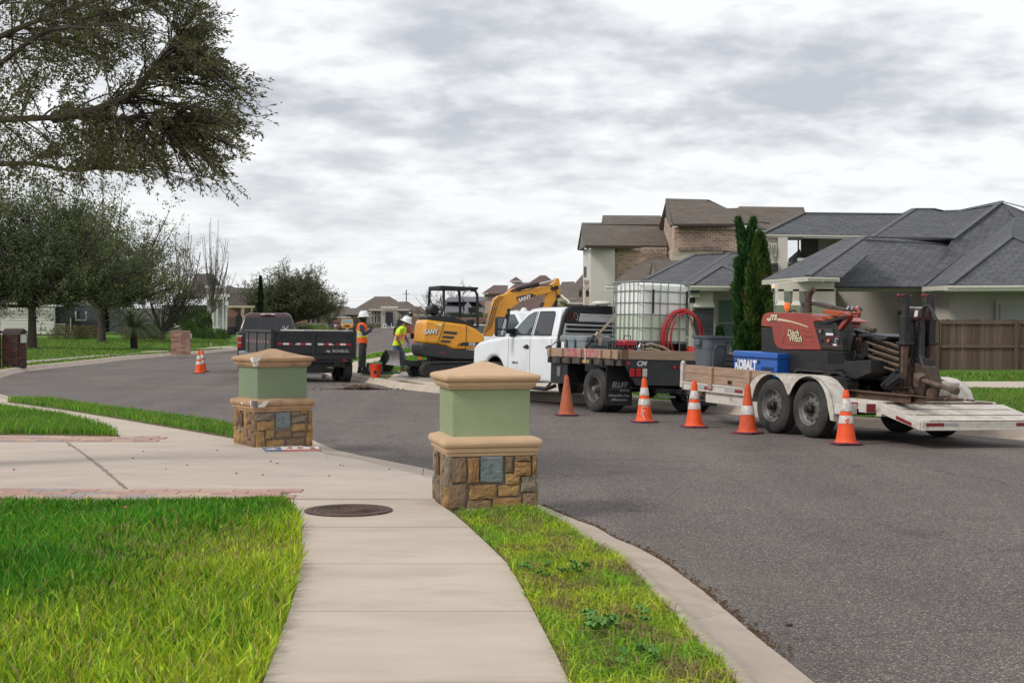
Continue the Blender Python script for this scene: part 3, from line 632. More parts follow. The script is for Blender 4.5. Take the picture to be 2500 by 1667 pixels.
# broad-leaved weeds in the verge
WL = ['round-leaved weed at the left of the upper verge clump', 'small weed just right of the leftmost verge weed', 'largest leaved weed of the upper verge clump', 'tiny weed between larger weeds of the upper clump', 'weed at the right end of the upper verge clump', 'weed at the left of the middle verge clump by the sidewalk', 'biggest weed in the centre of the middle verge clump', 'weed right of centre in the middle verge clump', 'outlying weed towards the kerb above the middle clump', 'lowest left weed near the bottom of the verge']
WL += ['lowest right weed near the bottom of the verge']
WEED = mat('weed_leaf', (0.07, 0.19, 0.03), 0.7, c2=(0.15, 0.29, 0.05), vs=14)
for px, py, n, s in ((1318, 1395, 5, 0.04), (1345, 1412, 4, 0.042), (1392, 1402, 6, 0.05), (1418, 1398, 3, 0.045), (1448, 1530, 6, 0.055), (1490, 1545, 5, 0.06), (1530, 1540, 4, 0.05), (1560, 1515, 3, 0.045), (1545, 1618, 4, 0.045), (1590, 1612, 4, 0.04)):
 p = G(px, py, 0.13); mb = MB(); s *= .62
 for i in range(n):
  a = rnd.uniform(0, 6.28); r = rnd.uniform(0.03, 0.12); c = Vector((math.cos(a) * r, math.sin(a) * r, rnd.uniform(0.03, 0.07))); tl = Euler((rnd.uniform(-.5, .5), rnd.uniform(-.5, .5), rnd.uniform(0, 6))).to_matrix()
  ring = [c + tl @ Vector((math.cos(t) * s * (1 - 0.25 * (k % 2)), math.sin(t) * s * (1 - 0.25 * (k % 2)), 0.012 * (k % 2))) for k, t in enumerate([j * 6.283 / 12 for j in range(12)])]
  mb.add([c - Vector((0, 0, .008))] + ring, [(0, 1 + j, 1 + (j + 1) % 12) for j in range(12)]); mb.tube([(0, 0, -0.01), c], 0.0025, 4)
 o = mb.build('weed', WEED, None); o.location = (p.x, p.y, 0.12 + H(p.x, p.y))
 tag(o, WL.pop(0), 'weed', 'round-leaved weeds in the verge')

# ------------------------------------------------------------------ stone pillars
ST = [mat('stone_ochre', (0.36, 0.21, 0.085), 0.9, c2=(0.22, 0.125, 0.05), vs=9, bump=0.7, bs=22, dirt=0.55, dc=(0.07, 0.055, 0.04), ds=11),
      mat('stone_gold', (0.43, 0.27, 0.105), 0.9, c2=(0.26, 0.16, 0.07), vs=11, bump=0.7, bs=24, dirt=0.5, dc=(0.10, 0.05, 0.025), ds=9),
      mat('stone_brown', (0.26, 0.165, 0.09), 0.9, c2=(0.17, 0.12, 0.08), vs=10, bump=0.7, bs=26, dirt=0.4, dc=(0.25, 0.13, 0.05), ds=8),
      mat('stone_grey', (0.27, 0.22, 0.16), 0.92, c2=(0.17, 0.14, 0.105), vs=8, bump=0.7, bs=28, dirt=0.6, dc=(0.035, 0.03, 0.025), ds=17, dpos=0.53)]
MORT = mat('mortar', (0.23, 0.185, 0.155), 0.95, var=0.2, vs=12, bump=0.3)
GREEN = mat('green_stucco', (0.30, 0.365, 0.205), 0.9, c2=(0.265, 0.325, 0.185), vs=2.2, bump=0.35, bs=110, dirt=0.14, dc=(0.33, 0.31, 0.15), ds=2.5)
GREEN2 = mat('green_stucco_weathered', (0.21, 0.27, 0.15), 0.9, c2=(0.185, 0.245, 0.165), vs=2.6, bump=0.35, bs=110, dirt=0.35, dc=(0.26, 0.24, 0.11), ds=3.5, stretch=(1, 1, .6))
TAN = mat('cast_stone_tan', (0.60, 0.41, 0.25), 0.8, c2=(0.54, 0.365, 0.225), vs=5, bump=0.25, bs=70, dirt=0.22, dc=(0.33, 0.19, 0.095), ds=7)
TAN2 = mat('cast_stone_weathered', (0.47, 0.295, 0.165), 0.85, c2=(0.40, 0.255, 0.15), vs=6, bump=0.3, bs=70, dirt=0.55, dc=(0.11, 0.075, 0.05), ds=6, dpos=0.53)
BLOCK = mat('glass_block', (0.075, 0.105, 0.115), 0.06, c2=(0.17, 0.21, 0.21), vs=14, spec=1.0, coat=1.0, bump=0.7, bs=16)
def stone(w, h, t):
 n = 5; per = []
 for i in range(n): per.append((-w / 2 + w * i / n, -h / 2))
 for i in range(3): per.append((w / 2, -h / 2 + h * i / 3))
 for i in range(n): per.append((w / 2 - w * i / n, h / 2))
 for i in range(3): per.append((-w / 2, h / 2 - h * i / 3))
 j = min(w, h) * 0.07; per = [(x + rnd.uniform(-j, j), y + rnd.uniform(-j, j)) for x, y in per]; m = len(per)
 L0 = [(x, y, -0.03) for x, y in per]; L1 = [(x * .985, y * .985, t * 0.35) for x, y in per]; L2 = [(x * .86, y * .86, t * rnd.uniform(.75, 1.15)) for x, y in per]; L3 = [(x * .45, y * .45, t * rnd.uniform(.8, 1.35)) for x, y in per]
 return MB().loft([L0, L1, L2, L3], cap=True)
def square(hw, z, r=0.03):
 o = []
 for sx, sy, a0 in ((1, 1, 0), (-1, 1, 90), (-1, -1, 180), (1, -1, 270)):
  for k in range(4):
   a = R(a0 + k * 30); o.append((sx * (hw - r) + r * math.cos(a), sy * (hw - r) + r * math.sin(a), z))
 return o
def face_stones(root, lst, rot, box4, mw=0.725, zb=0.10, zt=0.53, hw=0.355, mats=None):
 x0, y0, x1, y1 = box4
 for (a, b, c, d) in lst:
  w = (c - a) / (x1 - x0) * mw; h = (d - b) / (y1 - y0) * (zt - zb); u = ((a + c) / 2 - x0) / (x1 - x0) * mw - mw / 2; z = zt - ((b + d) / 2 - y0) / (y1 - y0) * (zt - zb)
  o = stone(w, h, rnd.uniform(0.012, 0.026)).build('stone', ST[rnd.choice(mats or (0, 0, 1, 2, 2, 3))], root)
  M = Matrix.Rotation(rot, 4, 'Z') @ Matrix.Translation((u, -hw, z)) @ Matrix.Rotation(R(90), 4, 'X'); o.matrix_local = M
NF = [(262, 970, 395, 1212), (410, 975, 522, 1225), (780, 970, 850, 1125), (872, 965, 1030, 1015), (862, 1025, 1035, 1160), (1050, 965, 1085, 1145), (215, 1228, 390, 1465), (425, 1240, 695, 1375), (710, 1250, 920, 1350), (775, 1135, 925, 1245), (940, 1165, 1085, 1320), (655, 1370, 945, 1475), (400, 1385, 640, 1475), (955, 1330, 1085, 1480), (215, 970, 250, 1210)]
FF = [(350, 885, 575, 985), (380, 990, 605, 1110), (355, 1120, 475, 1345), (490, 1110, 600, 1235), (500, 1245, 740, 1345), (620, 1130, 830, 1225), (765, 1240, 1020, 1335), (840, 880, 950, 932), (965, 875, 1065, 905), (845, 938, 1055, 1025), (840, 1040, 1035, 1145), (850, 1155, 1030, 1225), (1075, 870, 1115, 1035), (1060, 1050, 1115, 1150), (1035, 1160, 1120, 1340)]
SF = [(0, 0, 14, 45), (16, 0, 30, 38), (50, 0, 66, 50), (68, 0, 84, 30), (86, 0, 100, 55), (0, 48, 13, 100), (15, 55, 30, 100), (32, 62, 48, 100), (50, 54, 64, 100), (67, 34, 84, 78), (66, 81, 84, 100), (86, 58, 100, 100)]
def pillar(corner, phi, label, front, fbox, green, tan, chips=False):
 c, s = math.cos(phi), math.sin(phi); x = corner[0] + .32 * c - .32 * s; y = corner[1] + .32 * s + .32 * c
 root = empty('stone_pillar', (x, y, 0), phi, label, 'pillar', 'twin green pillars with tan caps at the driveway')
 MB().loft([square(.345, 0.04, .01), square(.345, 0.54, .01)]).build('mortar_core', MORT, root)
 x0, y0, x1, y1 = fbox
 face_stones(root, front, 0, fbox, mats=(0, 1, 2, 3, 2, 0) if not chips else (1, 1, 0, 3, 1, 2))
 for r, l in ((R(90), SF), (R(180), SF), (R(-90), SF)): face_stones(root, l, r, (0, 0, 100, 100))
 MB().bb((-.075, -.374, .305), (.075, -.33, .46)).build('access_plate', RUST, root).matrix_local = Matrix.Rotation(R(-90), 4, 'Z') @ Matrix.Translation((-.12, 0, .04))
 g = (530, 965, 757, 1222) if not chips else (620, 880, 820, 1092)
 u0, u1 = [((g[i] - x0) / (x1 - x0) - .5) * .725 for i in (0, 2)]; z1, z0 = [.53 - (g[i] - y0) / (y1 - y0) * .43 for i in (1, 3)]
 gb = MB().bb((u0, -.372, z0), (u1, -.33, z1)).build('glass_block', BLOCK, root, bevel=.012)
 MB().loft([square(.32, .66, .012), square(.32, 1.09, .012)]).build('stucco_shaft', green, root, smooth=True)
 MB().loft([square(h_, z_, .025) for h_, z_ in ((.345, .528), (.362, .532), (.368, .548), (.366, .556), (.384, .566), (.388, .592), (.380, .600), (.398, .606), (.408, .625), (.407, .645), (.396, .664), (.37, .672), (.33, .685), (.30, .69))]).build('ledge', tan, root, smooth=True)
 cap = MB().loft([square(h_, z_, .025) for h_, z_ in ((.32, 1.064), (.342, 1.067), (.346, 1.078), (.352, 1.082), (.364, 1.096), (.366, 1.118), (.360, 1.124), (.378, 1.128), (.392, 1.142), (.395, 1.162), (.386, 1.178), (.36, 1.186), (.25, 1.209), (.13, 1.244), (.04, 1.276), (.01, 1.281))]).build('cap', tan, root, smooth=True)
 if chips:
  PL = mat('bare_plaster', (0.72, 0.69, 0.62), 0.85, bump=0.3, bs=50, var=.05)
  def patch(poly, rot, off, zc):
   mb = MB(); pts = [(p[0] + rnd.uniform(-.003, .003), -off - .006, p[1] + zc) for p in poly]; mb.prism([(p[0], p[2]) for p in pts], -off - .007, -off + .03, 'y'); o = mb.build('plaster_patch', PL, root); o.matrix_local = Matrix.Rotation(rot, 4, 'Z')
  for r, sg in ((0, 1), (R(-90), -1)):
   patch([(sg * (-.396), .0), (sg * (-.30), .005), (sg * (-.315), -.03), (sg * (-.345), -.035), (sg * (-.335), -.05), (sg * (-.396), -.05)], r, .394, 1.178)
   patch([(sg * (-.37), .0), (sg * (-.318), .0), (sg * (-.322), -.028), (sg * (-.352), -.05), (sg * (-.37), -.045)], r, .368, 1.125)
  patch([(-.20, .0), (-.27, .0), (-.29, -.03), (-.34, -.045), (-.34, -.075), (-.26, -.07), (-.235, -.04)], 0, .405, .665)
  patch([(.39, 0), (.30, 0), (.33, -.03), (.35, -.07), (.39, -.075)], R(-90), .405, .665)
  patch([(.05, 0), (.0, -.005), (.03, -.03), (.07, -.02)], R(-90), .405, .64)
  mb = MB().loft([square(.03, .60, .008), square(.03, .668, .008)]).build('chipped_corner', mat('rough_mortar', (.21, .2, .19), .95, bump=.6, bs=90, var=.2, vs=30), root); mb.location = (-.382, -.382, 0)
 return root
pillar((-.478, 11.35), R(12), 'nearer and larger green stucco pillar with clean tan cap, stones and glass block at the lawn edge', NF, (215, 965, 1090, 1480), GREEN, TAN)
pillar((-3.04, 16.96), R(31), 'farther green stucco pillar with chipped weathered cap, standing on the driveway by the painted flag', FF, (350, 870, 1120, 1350), GREEN2, TAN2, True)

# ------------------------------------------------------------------ manhole cover, painted house number
MH = mat('cast_iron', (0.085, 0.055, 0.045), 0.75, 0.3, c2=(0.13, 0.085, 0.07), vs=25, bump=0.5, bs=60)
p = G(851, 1247, .125); root = empty('manhole_cover', (p.x, p.y, .121 + H(p.x, p.y)), 0, 'round rusty brown manhole cover set in the sidewalk beside the near pillar', 'manhole cover')
MB().lathe([(.0001, .0), (.338, .0), (.345, .012), (.338, .018), (.29, .018), (.285, .010), (.0001, .010)], n=48).build('rim', MH, root, smooth=True)
mb = MB().lathe([(.0001, .016), (.278, .016), (.28, .008)], n=48)
for r in (.24, .2, .16, .12): mb.lathe([(r + .007, .015), (r + .005, .022), (r - .005, .022), (r - .007, .015)], n=48)
for i in range(16): mb.box((-.225 + i * .03, 0, .018), (.014, .02, .01))
mb.build('lid', MH, root, smooth=True)
fl = tag(bpy.data.objects.new('house_number_flag', None), 'painted flag with star and red house number on the driveway concrete', 'painted number'); link(fl)
BLU = mat('faded_blue_paint', (.13, .17, .26), .9, dirt=.25, dc=(.4, .35, .3), ds=14); WPT = mat('faded_white_paint', (.68, .66, .64), .9, dirt=.25, dc=(.42, .36, .3), ds=12); RPT = mat('faded_red_paint', (.50, .13, .10), .9, dirt=.3, dc=(.45, .36, .3), ds=12)
def q(px, dz): return [tuple(v) for v in GP(px, dz)]
sheet('blue_field', q([(638.6, 1091.8), (684, 1090.5), (691, 1101), (649, 1101.6)], .12), .120, BLU, fl, skirt=.003)
sheet('white_field', q([(684.4, 1090.5), (777, 1089.5), (780, 1095.2), (688, 1097)], .12), .120, WPT, fl, skirt=.003)
sheet('red_stripe', q([(688.3, 1097.3), (780, 1095.5), (785, 1098.5), (691.3, 1101)], .12), .120, RPT, fl, skirt=.003)
a = Vector(GP([(638.6, 1091.8)], .12)[0]); b = Vector(GP([(777, 1089.5)], .12)[0]); ang = math.atan2((b - a).y, (b - a).x)
c = Vector(GP([(664, 1096)], .12)[0]); mb = MB(); pts = []
for i in range(10): r = .085 if i % 2 == 0 else .036; t = R(90 + 36 * i) + ang; pts.append((c.x + r * math.cos(t), c.y + 1.5 * r * math.sin(t), .1245 + H(c.x, c.y)))
mb.prism([(x, y) for x, y, z in pts], pts[0][2] - .003, pts[0][2], 'z'); mb.build('star', WPT, fl)
for ch, px in (('4', 707), ('0', 733), ('2', 763)):
 c = Vector(GP([(px, 1093.6)], .12)[0]); o = text(ch, .24, fl, (c.x, c.y, .1245 + H(c.x, c.y)), (0, 0, ang), RPT, 'digit', ext=.0005, off=.006); o.scale = (.55, 1.25, 1)
# ------------------------------------------------------------------ traced points on real planes of a thing's own frame
class Fr:
 def __init__(s, root):
  s.M = Matrix.LocRotScale(root.location, root.rotation_euler, None); s.I = s.M.inverted(); s.o = s.I @ Vector((0, 0, CH))
 def hit(s, px, py, ax, v):
  d = (s.I.to_3x3() @ ray(px, py)); k = (v - s.o[ax]) / d[ax]; return s.o + d * k
 def X(s, pts, v, sc_=None): return [s.hit(a, b, 0, v) for a, b in (map(sc_, pts) if sc_ else pts)]
 def Y(s, pts, v, sc_=None): return [s.hit(a, b, 1, v) for a, b in (map(sc_, pts) if sc_ else pts)]
 def yz(s, pts, v, sc_=None): return [(p.y, p.z) for p in s.X(pts, v, sc_)]
 def xz(s, pts, v, sc_=None): return [(p.x, p.z) for p in s.Y(pts, v, sc_)]
def crop(x0, y0, k): return lambda p: (x0 + p[0] / k, y0 + p[1] / k)

# ------------------------------------------------------------------ wheels (part: wheel = rim, with tyre and hub as sub-parts)
WM = {}
def wheel(parent, x, y, z, r, w, side=-1, style='trailer'):
 key = (r, w, style)
 if key not in WM:
  g = []
  for k in range(4): a = w * (0.2 + 0.2 * k); g += [(r, a - .012), (r - .014, a - .008), (r - .014, a + .008), (r, a + .012)]
  ty = MB().lathe([(.58 * r, .035), (.62 * r, .006), (.72 * r, -.006), (.84 * r, -.006), (.95 * r, .012), (r, .035)] + g + [(r, w - .035), (.95 * r, w - .012), (.84 * r, w + .004), (.62 * r, w - .006), (.58 * r, w - .03)], axis='x', n=40)
  if style == 'dual': pr = [(.60 * r, .012), (.585 * r, .0), (.56 * r, .01), (.545 * r, .05), (.53 * r, .14), (.42 * r, .155), (.30 * r, .15), (.22 * r, .12), (.0005, .12)]
  elif style == 'trailer': pr = [(.61 * r, .012), (.595 * r, .0), (.56 * r, .012), (.545 * r, .03), (.50 * r, .045), (.44 * r, .062), (.36 * r, .05), (.24 * r, .048), (.0005, .048)]
  else: pr = [(.60 * r, .012), (.58 * r, .0), (.5 * r, .03), (.2 * r, .02), (.0005, .02)]
  rim = MB().lathe(pr, axis='x', n=40); hu = MB()
  if style == 'dual': hu.lathe([(.17 * r, .13), (.17 * r, .02), (.14 * r, -.01), (.08 * r, -.02), (.0005, -.02)], axis='x', n=20); [hu.cyl((.10, .25 * r * math.cos(i * .785), .25 * r * math.sin(i * .785)), (.125, .25 * r * math.cos(i * .785), .25 * r * math.sin(i * .785)), .012, n=6) for i in range(8)]
  else: hu.lathe([(.17 * r, .05), (.16 * r, -.01), (.11 * r, -.03), (.10 * r, -.06), (.0005, -.065)], axis='x', n=16); [hu.cyl((.04, .23 * r * math.cos(i * .785), .23 * r * math.sin(i * .785)), (.02, .23 * r * math.cos(i * .785), .23 * r * math.sin(i * .785)), .01, n=6) for i in range(8)]
  ho = MB(); nh = 10 if style == 'trailer' else 8
  for i in range(nh):
   a = 2 * math.pi * i / nh; c = (.40 if style == 'trailer' else .36) * r; xx = .0565 if style == 'trailer' else .152
   ho.cyl((xx - .003, c * math.cos(a), c * math.sin(a)), (xx + .01, c * math.cos(a), c * math.sin(a)), .05 * r, n=10)
  WM[key] = [ty.build('t', RUBBER, smooth=True, fix=True), rim.build('r', STEELG, smooth=True), hu.build('h', {'dual': STEELG, 'trailer': BLACK}.get(style, BLACK), smooth=True), ho.build('o', BLACKD)]
  for o in WM[key]: col.objects.unlink(o)
  WM[key] = [o.data for o in WM[key]]
 ty, rim, hu, ho = WM[key]
 a = link(bpy.data.objects.new('wheel', rim), parent); a.location = (x, y, z); a.rotation_euler = (rnd.uniform(0, 1), 0, 0 if side < 0 else math.pi)
 for nm, me in (('tyre', ty), ('hub', hu), ('rim_holes', ho)):
  o = link(bpy.data.objects.new(nm, me), a)
  if nm == 'rim_holes': o['kind'] = 'stuff'
 return a

def pickup_body(root, fr, P, paint, hw=1.0, front_arch=4.37, glass=GLASSD):
 """lower body: side outline with an arch, then the greenhouse"""
 ar = [(front_arch + .5 * math.cos(a), .40 + .5 * math.sin(a)) for a in [math.pi * (1 - i / 14) for i in range(15)]]
 ar = [(y, max(z, P['sill'])) for y, z in ar]
 side = [(P['rear'], P['sill'])] + ar + [(front_arch + .62, P['sill'] + .03), (5.30, .55), (5.36, .72), (5.34, 1.02), (5.24, 1.15), (4.95, 1.23), (4.4, 1.29), (3.78, 1.34), (P['rear'], 1.36)]
 b = MB().prism(side, -hw, hw, 'x').build('body', paint, root, bevel=.07, seg=3, smooth=True)
 return b

# ------------------------------------------------------------------ white flatbed truck
yaw = R(28)
tr = empty('flatbed_truck', (2.526, 26.263, -.045), yaw, 'white crew cab flatbed truck with black steel bed and lumber rails, parked behind the cones', 'truck', ry=R(1.7))
tf = Fr(tr); c1 = crop(1100, 650, 3.618); c3 = crop(1380, 670, 6.818); c4 = crop(1340, 720, 5.057); c5 = crop(1150, 690, 5.228)
def arch(cy, r, z0, n=14): return [(cy - r * math.cos(math.pi * i / n), .42 + r * math.sin(math.pi * i / n)) for i in range(n + 1)]
side = [(1.80, .44), (3.80, .44)] + [(y, max(.44, z)) for y, z in arch(4.37, .49, .44)][1:] + [(5.02, .46), (5.28, .52), (5.34, .70), (5.34, .98), (5.28, 1.12), (5.10, 1.20), (4.6, 1.27), (4.1, 1.31), (3.78, 1.335), (1.80, 1.36)]
MB().prism(side, -1.0, 1.0, 'x').build('body', WHITE, tr, bevel=.075, seg=4, smooth=True)
def gh(y0, y1, z0, w0, Y0, Y1, z1, w1, crown=.035):
 A = [(-w0, y0, z0), (-w0, y1, z0), (w0, y1, z0), (w0, y0, z0)]; B = [(-w1, Y0, z1), (-w1, Y1, z1), (w1, Y1, z1), (w1, Y0, z1)]
 C = [(-w1 * .8, Y0 + .1, z1 + crown), (-w1 * .8, Y1 - .15, z1 + crown), (w1 * .8, Y1 - .15, z1 + crown), (w1 * .8, Y0 + .1, z1 + crown)]
 return MB().loft([A, B, C])
gh(1.82, 3.92, 1.33, .965, 1.95, 3.18, 1.89, .80).build('cab', WHITE, tr, bevel=.06, seg=4, smooth=True)
def sx(z, w0=.965, w1=.80, z0=1.33, z1=1.88, off=.006): return w0 + (w1 - w0) * (z - z0) / (z1 - z0) + off
for sgn in (-1, 1):
 for nm, pts in (('front_window', [(2.85, 1.36), (3.70, 1.36), (3.42, 1.60), (3.20, 1.76), (2.98, 1.83), (2.85, 1.84)]), ('rear_window', [(2.03, 1.36), (2.75, 1.36), (2.75, 1.845), (2.16, 1.845), (2.09, 1.79)])):
  MB().poly([(sgn * sx(z, off=.004), y, z) for y, z in [(2.86 + (y - 3.15) * 1.06 if nm[0] == 'f' and False else y, z) for y, z in pts]]).build('window_frame', PLAS, tr)
  cyc, czc = sum(p[0] for p in pts) / len(pts), sum(p[1] for p in pts) / len(pts)
  MB().poly([(sgn * sx(z, off=.008), y, z) for y, z in [(cyc + (y - cyc) * .93, czc + (z - czc) * .9) for y, z in pts]]).build(nm, GLASSD if nm[0] == 'r' else GLASSL, tr)
 for y0 in (2.80, 3.72, 1.93): MB().bb((sgn * .998, y0 - .004, .50), (sgn * 1.003, y0 + .004, 1.30)).build('door_gap', PLAS, tr)
 MB().beam((sgn * (sx(1.34) + .002), 2.80, 1.33), (sgn * (sx(1.83) + .002), 2.80, 1.84), .006, .008).build('door_gap', PLAS, tr)
 for y0 in (2.93, 2.02):
  h = MB().bb((sgn * 1.0, y0 - .09, 1.10), (sgn * 1.035, y0 + .10, 1.15)).bb((sgn * .99, y0 - .05, 1.09), (sgn * 1.02, y0 + .05, 1.175)).build('door_handle', PLAS, tr, bevel=.012)
 m = MB().box((sgn * 1.30, 3.52, 1.52), (.24, .10, .40)).build('mirror', PLAS, tr, bevel=.04, seg=3, smooth=True)
 MB().bb((sgn * 1.20, 3.462, 1.48), (sgn * 1.39, 3.47, 1.69)).build('mirror_glass', WHL if False else mat('mirror_glass', (.7, .75, .8), .03, 1.0), m); MB().bb((sgn * 1.20, 3.462, 1.345), (sgn * 1.39, 3.47, 1.45)).build('mirror_glass', MC['mirror_glass'], m)
 MB().beam((sgn * .95, 3.60, 1.46), (sgn * 1.22, 3.54, 1.46), .05).beam((sgn * .95, 3.60, 1.40), (sgn * 1.22, 3.54, 1.42), .05).bb((sgn * .93, 3.52, 1.33), (sgn * .99, 3.72, 1.50)).build('mirror_arm', PLAS, tr, bevel=.01)
 MB().tube([(sgn * .9, 1.9, .40), (sgn * 1.08, 1.95, .33), (sgn * 1.08, 3.6, .33), (sgn * .9, 3.7, .40)], .04, 8).build('running_board', PLAS, tr, smooth=True)
 for yy in (2.2, 3.3): MB().beam((sgn * .8, yy, .48), (sgn * 1.07, yy - .2, .34), .03).build('step_bracket', PLAS, tr)
 wheel(tr, sgn * 1.02, 4.37, .40, .40, .26, sgn, 'dual'); wheel(tr, sgn * 1.2, 0, .40, .40, .24, sgn, 'dual'); wheel(tr, sgn * .93, 0, .40, .40, .24, sgn, 'dual')
 ap = arch(4.37, .485, .44); MB().loft([[(sgn * .97, y, z) for y, z in ap], [(sgn * .55, y, z) for y, z in ap]], cap=False).build('wheel_well', BLACKD, tr)
 tb = MB().bb((sgn * .80, .98, .47), (sgn * 1.19, 1.60, .845)).build('underbed_toolbox', BLACK, tr, bevel=.01); MB().bb((sgn * 1.19, 1.22, .60), (sgn * 1.205, 1.34, .78)).build('latch', STEEL, tb)
 fp = MB().bb((sgn * .66, -.45, .13), (sgn * 1.22, -.435, .85)).build('mud_flap', mat('rubber_flap', (.02, .02, .021), .7, dirt=.3, dc=(.06, .055, .05), ds=8), tr, bevel=.01)
 xx = sgn * .94; text('ELLIFF', .135, fp, (xx, -.453, .50), (R(90), 0, 0), PRINTG, sx=.9, off=.004, shear=.3); MB().bb((xx - .21, -.454, .425), (xx + .20, -.452, .430)).build('rule', PRINTG, fp)
 text('MOTORS', .05, fp, (xx + .11, -.453, .397), (R(90), 0, 0), PRINTG, shear=.2, off=.001); text('Harlingen/Pharr, Texas', .062, fp, (xx, -.453, .31), (R(90), 0, 0), PRINTG, sx=.75, off=.0012); text('elliffmotors.com', .062, fp, (xx, -.453, .235), (R(90), 0, 0), PRINTG, sx=.8, off=.0012)
text('3500 HD', .07, tr, (-1.003, 3.42, .80), (R(90), 0, R(-90)), PLAS, 'badge')
MB().poly([(-.86, 3.80, 1.36), (.86, 3.80, 1.36), (.74, 3.06, 1.86), (-.74, 3.06, 1.86)]).build('windshield', GLASSL, tr).location = (0, .035, .02)
MB().bb((-.95, 5.28, .42), (.95, 5.48, .62)).build('front_bumper', CHROME, tr, bevel=.04, smooth=True)
MB().bb((-.85, 5.33, .70), (.85, 5.37, .98)).build('grille', BLACK, tr, bevel=.02)
for sgn in (-1, 1): MB().bb((sgn * .62, 5.30, .80), (sgn * .96, 5.39, 1.08)).build('headlight', WHL, tr, bevel=.03)
for sgn in (-1, 1): MB().bb((sgn * .98, 5.0, .52), (sgn * 1.03, 5.28, .60)).build('bumper_end', CHROME, tr, bevel=.02)
MB().beam((-.42, -.9, .62), (-.42, 4.9, .58), .08, .18).beam((.42, -.9, .62), (.42, 4.9, .58), .08, .18).beam((-.9, 0, .42), (.9, 0, .42), .12).beam((-.8, 4.37, .42), (.8, 4.37, .42), .1).ball((0, 0, .42), .17).bb((-.4, .5, .38), (.3, 1.4, .60)).build('chassis', BLACKD, tr)
# bed
MB().bb((-1.23, -.94, .90), (1.23, 1.64, .965)).build('bed_deck', BLACK, tr, bevel=.006)
MB().bb((-1.25, -.94, .85), (-1.215, 1.64, .955)).bb((1.215, -.94, .85), (1.25, 1.64, .955)).build('side_rail', mat('dirty_rail', (.035, .032, .03), .6, c2=(.12, .075, .055), vs=9, dirt=.4, dc=(.3, .24, .18), ds=12), tr, bevel=.004)
for sgn in (-1, 1):
 for i in range(7): MB().bb((sgn * 1.22, -.80 + i * .38, .845), (sgn * 1.29, -.72 + i * .38, .95)).build('stake_pocket', BLACK, tr)
 MB().bb((sgn * 1.21, -.90, .97), (sgn * 1.25, 1.62, 1.13)).build('side_board', WOOD, tr, bevel=.006)
 for yy in (-.86, -.62, -.30, .40, 1.08, 1.55): MB().bb((sgn * 1.25, yy - .045, .965), (sgn * 1.29, yy + .045, 1.125)).build('stake', WOOD, tr, bevel=.005)
 MB().bb((sgn * 1.2515, -.22, .985), (sgn * 1.2535, .34, 1.12)).bb((sgn * 1.2515, .46, .985), (sgn * 1.2535, .92, 1.12)).build('pink_paint', mat('pink_spray', (.42, .08, .13), .85, dirt=.95, dc=(.40, .28, .2), ds=9, dpos=.46), tr)
MB().bb((-1.256, .02, .875), (-1.252, .48, .925)).build('yellow_label', mat('yellow_tape', (.50, .36, .07), .7, dirt=.5), tr)
MB().bb((-1.25, -.98, .97), (-1.10, -.94, 1.13)).build('end_block', mat('lumber_end_grain', (.17, .105, .065), .9, bump=.3, bs=60, var=.2), tr)
MB().bb((-1.10, -.985, .97), (1.25, -.945, 1.13)).build('rear_board', WOODX, tr, bevel=.006)
MB().prism([(-1.16, .962), (1.16, .962), (1.16, .88), (.90, .51), (-.90, .51), (-1.16, .88)], -.955, -.90, 'y').build('rear_skirt', DIAMB, tr, bevel=.006)
for x0 in (-1.0, -.87, -.74):
 MB().bb((x0 - .05, -.968, .66), (x0 + .05, -.95, .81)).build('tail_light', REDL if x0 < -.8 else WHL, tr, bevel=.014); MB().bb((-x0 - .05, -.968, .66), (-x0 + .05, -.95, .81)).build('tail_light', REDL if x0 < -.8 else WHL, tr, bevel=.014)
MB().bb((-1.06, -.959, .645), (-.68, -.957, .825)).build('light_recess', BLACKD, tr)
for x0, z0 in ((-1.1, .90), (-.12, .84), (0, .84), (.12, .84), (1.1, .90)): MB().cyl((x0, -.975, z0), (x0, -.95, z0), .03, n=14).build('marker_light', REDL, tr)
text('CM', .115, tr, (-.82, -.958, .895), (R(90), 0, 0), PRINTW, shear=.3, off=.004, sx=1.2); text('TRUCK BEDS', .022, tr, (-.83, -.958, .835), (R(90), 0, 0), PRINTG)
MB().bb((-.45, -.92, .37), (.45, -.80, .45)).bb((-.06, -1.08, .36), (.06, -.7, .45)).bb((-.95, -.86, .455), (-.2, -.82, .475)).build('hitch_receiver', BLACK, tr, bevel=.006)
MB().bb((-.45, -1.0, .30), (-.1, -.92, .33)).bb((.05, -1.25, .36), (.16, -1.0, .47)).build('hitch_plate', STEEL, tr)
# headache rack
rk_ = MB(); out_ = [(-1.02, .965), (-.98, 1.35), (-.90, 1.72), (-.83, 1.86), (-.72, 1.925), (.72, 1.925), (.83, 1.86), (.90, 1.72), (.98, 1.35), (1.02, .965)]
rk_.tube([(x, 1.66, z) for x, z in out_], .045, 8); rk_.prism([(-.86, 1.60), (-.88, 1.74), (-.80, 1.87), (-.70, 1.92), (.70, 1.92), (.80, 1.87), (.88, 1.74), (.86, 1.60), (.60, 1.60), (.56, 1.80), (-.56, 1.80), (-.60, 1.60)], 1.625, 1.665, 'y')
rack = rk_.build('headache_rack', BLACK, tr, smooth=True)
for i in range(8): MB().box((0, 1.66, 1.03 + i * .085), (1.84 - i * .03, .05, .035), (R(35), 0, 0)).build('louver', BLACK, rack)
MB().bb((-.56, 1.64, 1.74), (.56, 1.66, 1.78)).build('slot_edge', WHITEW, rack)
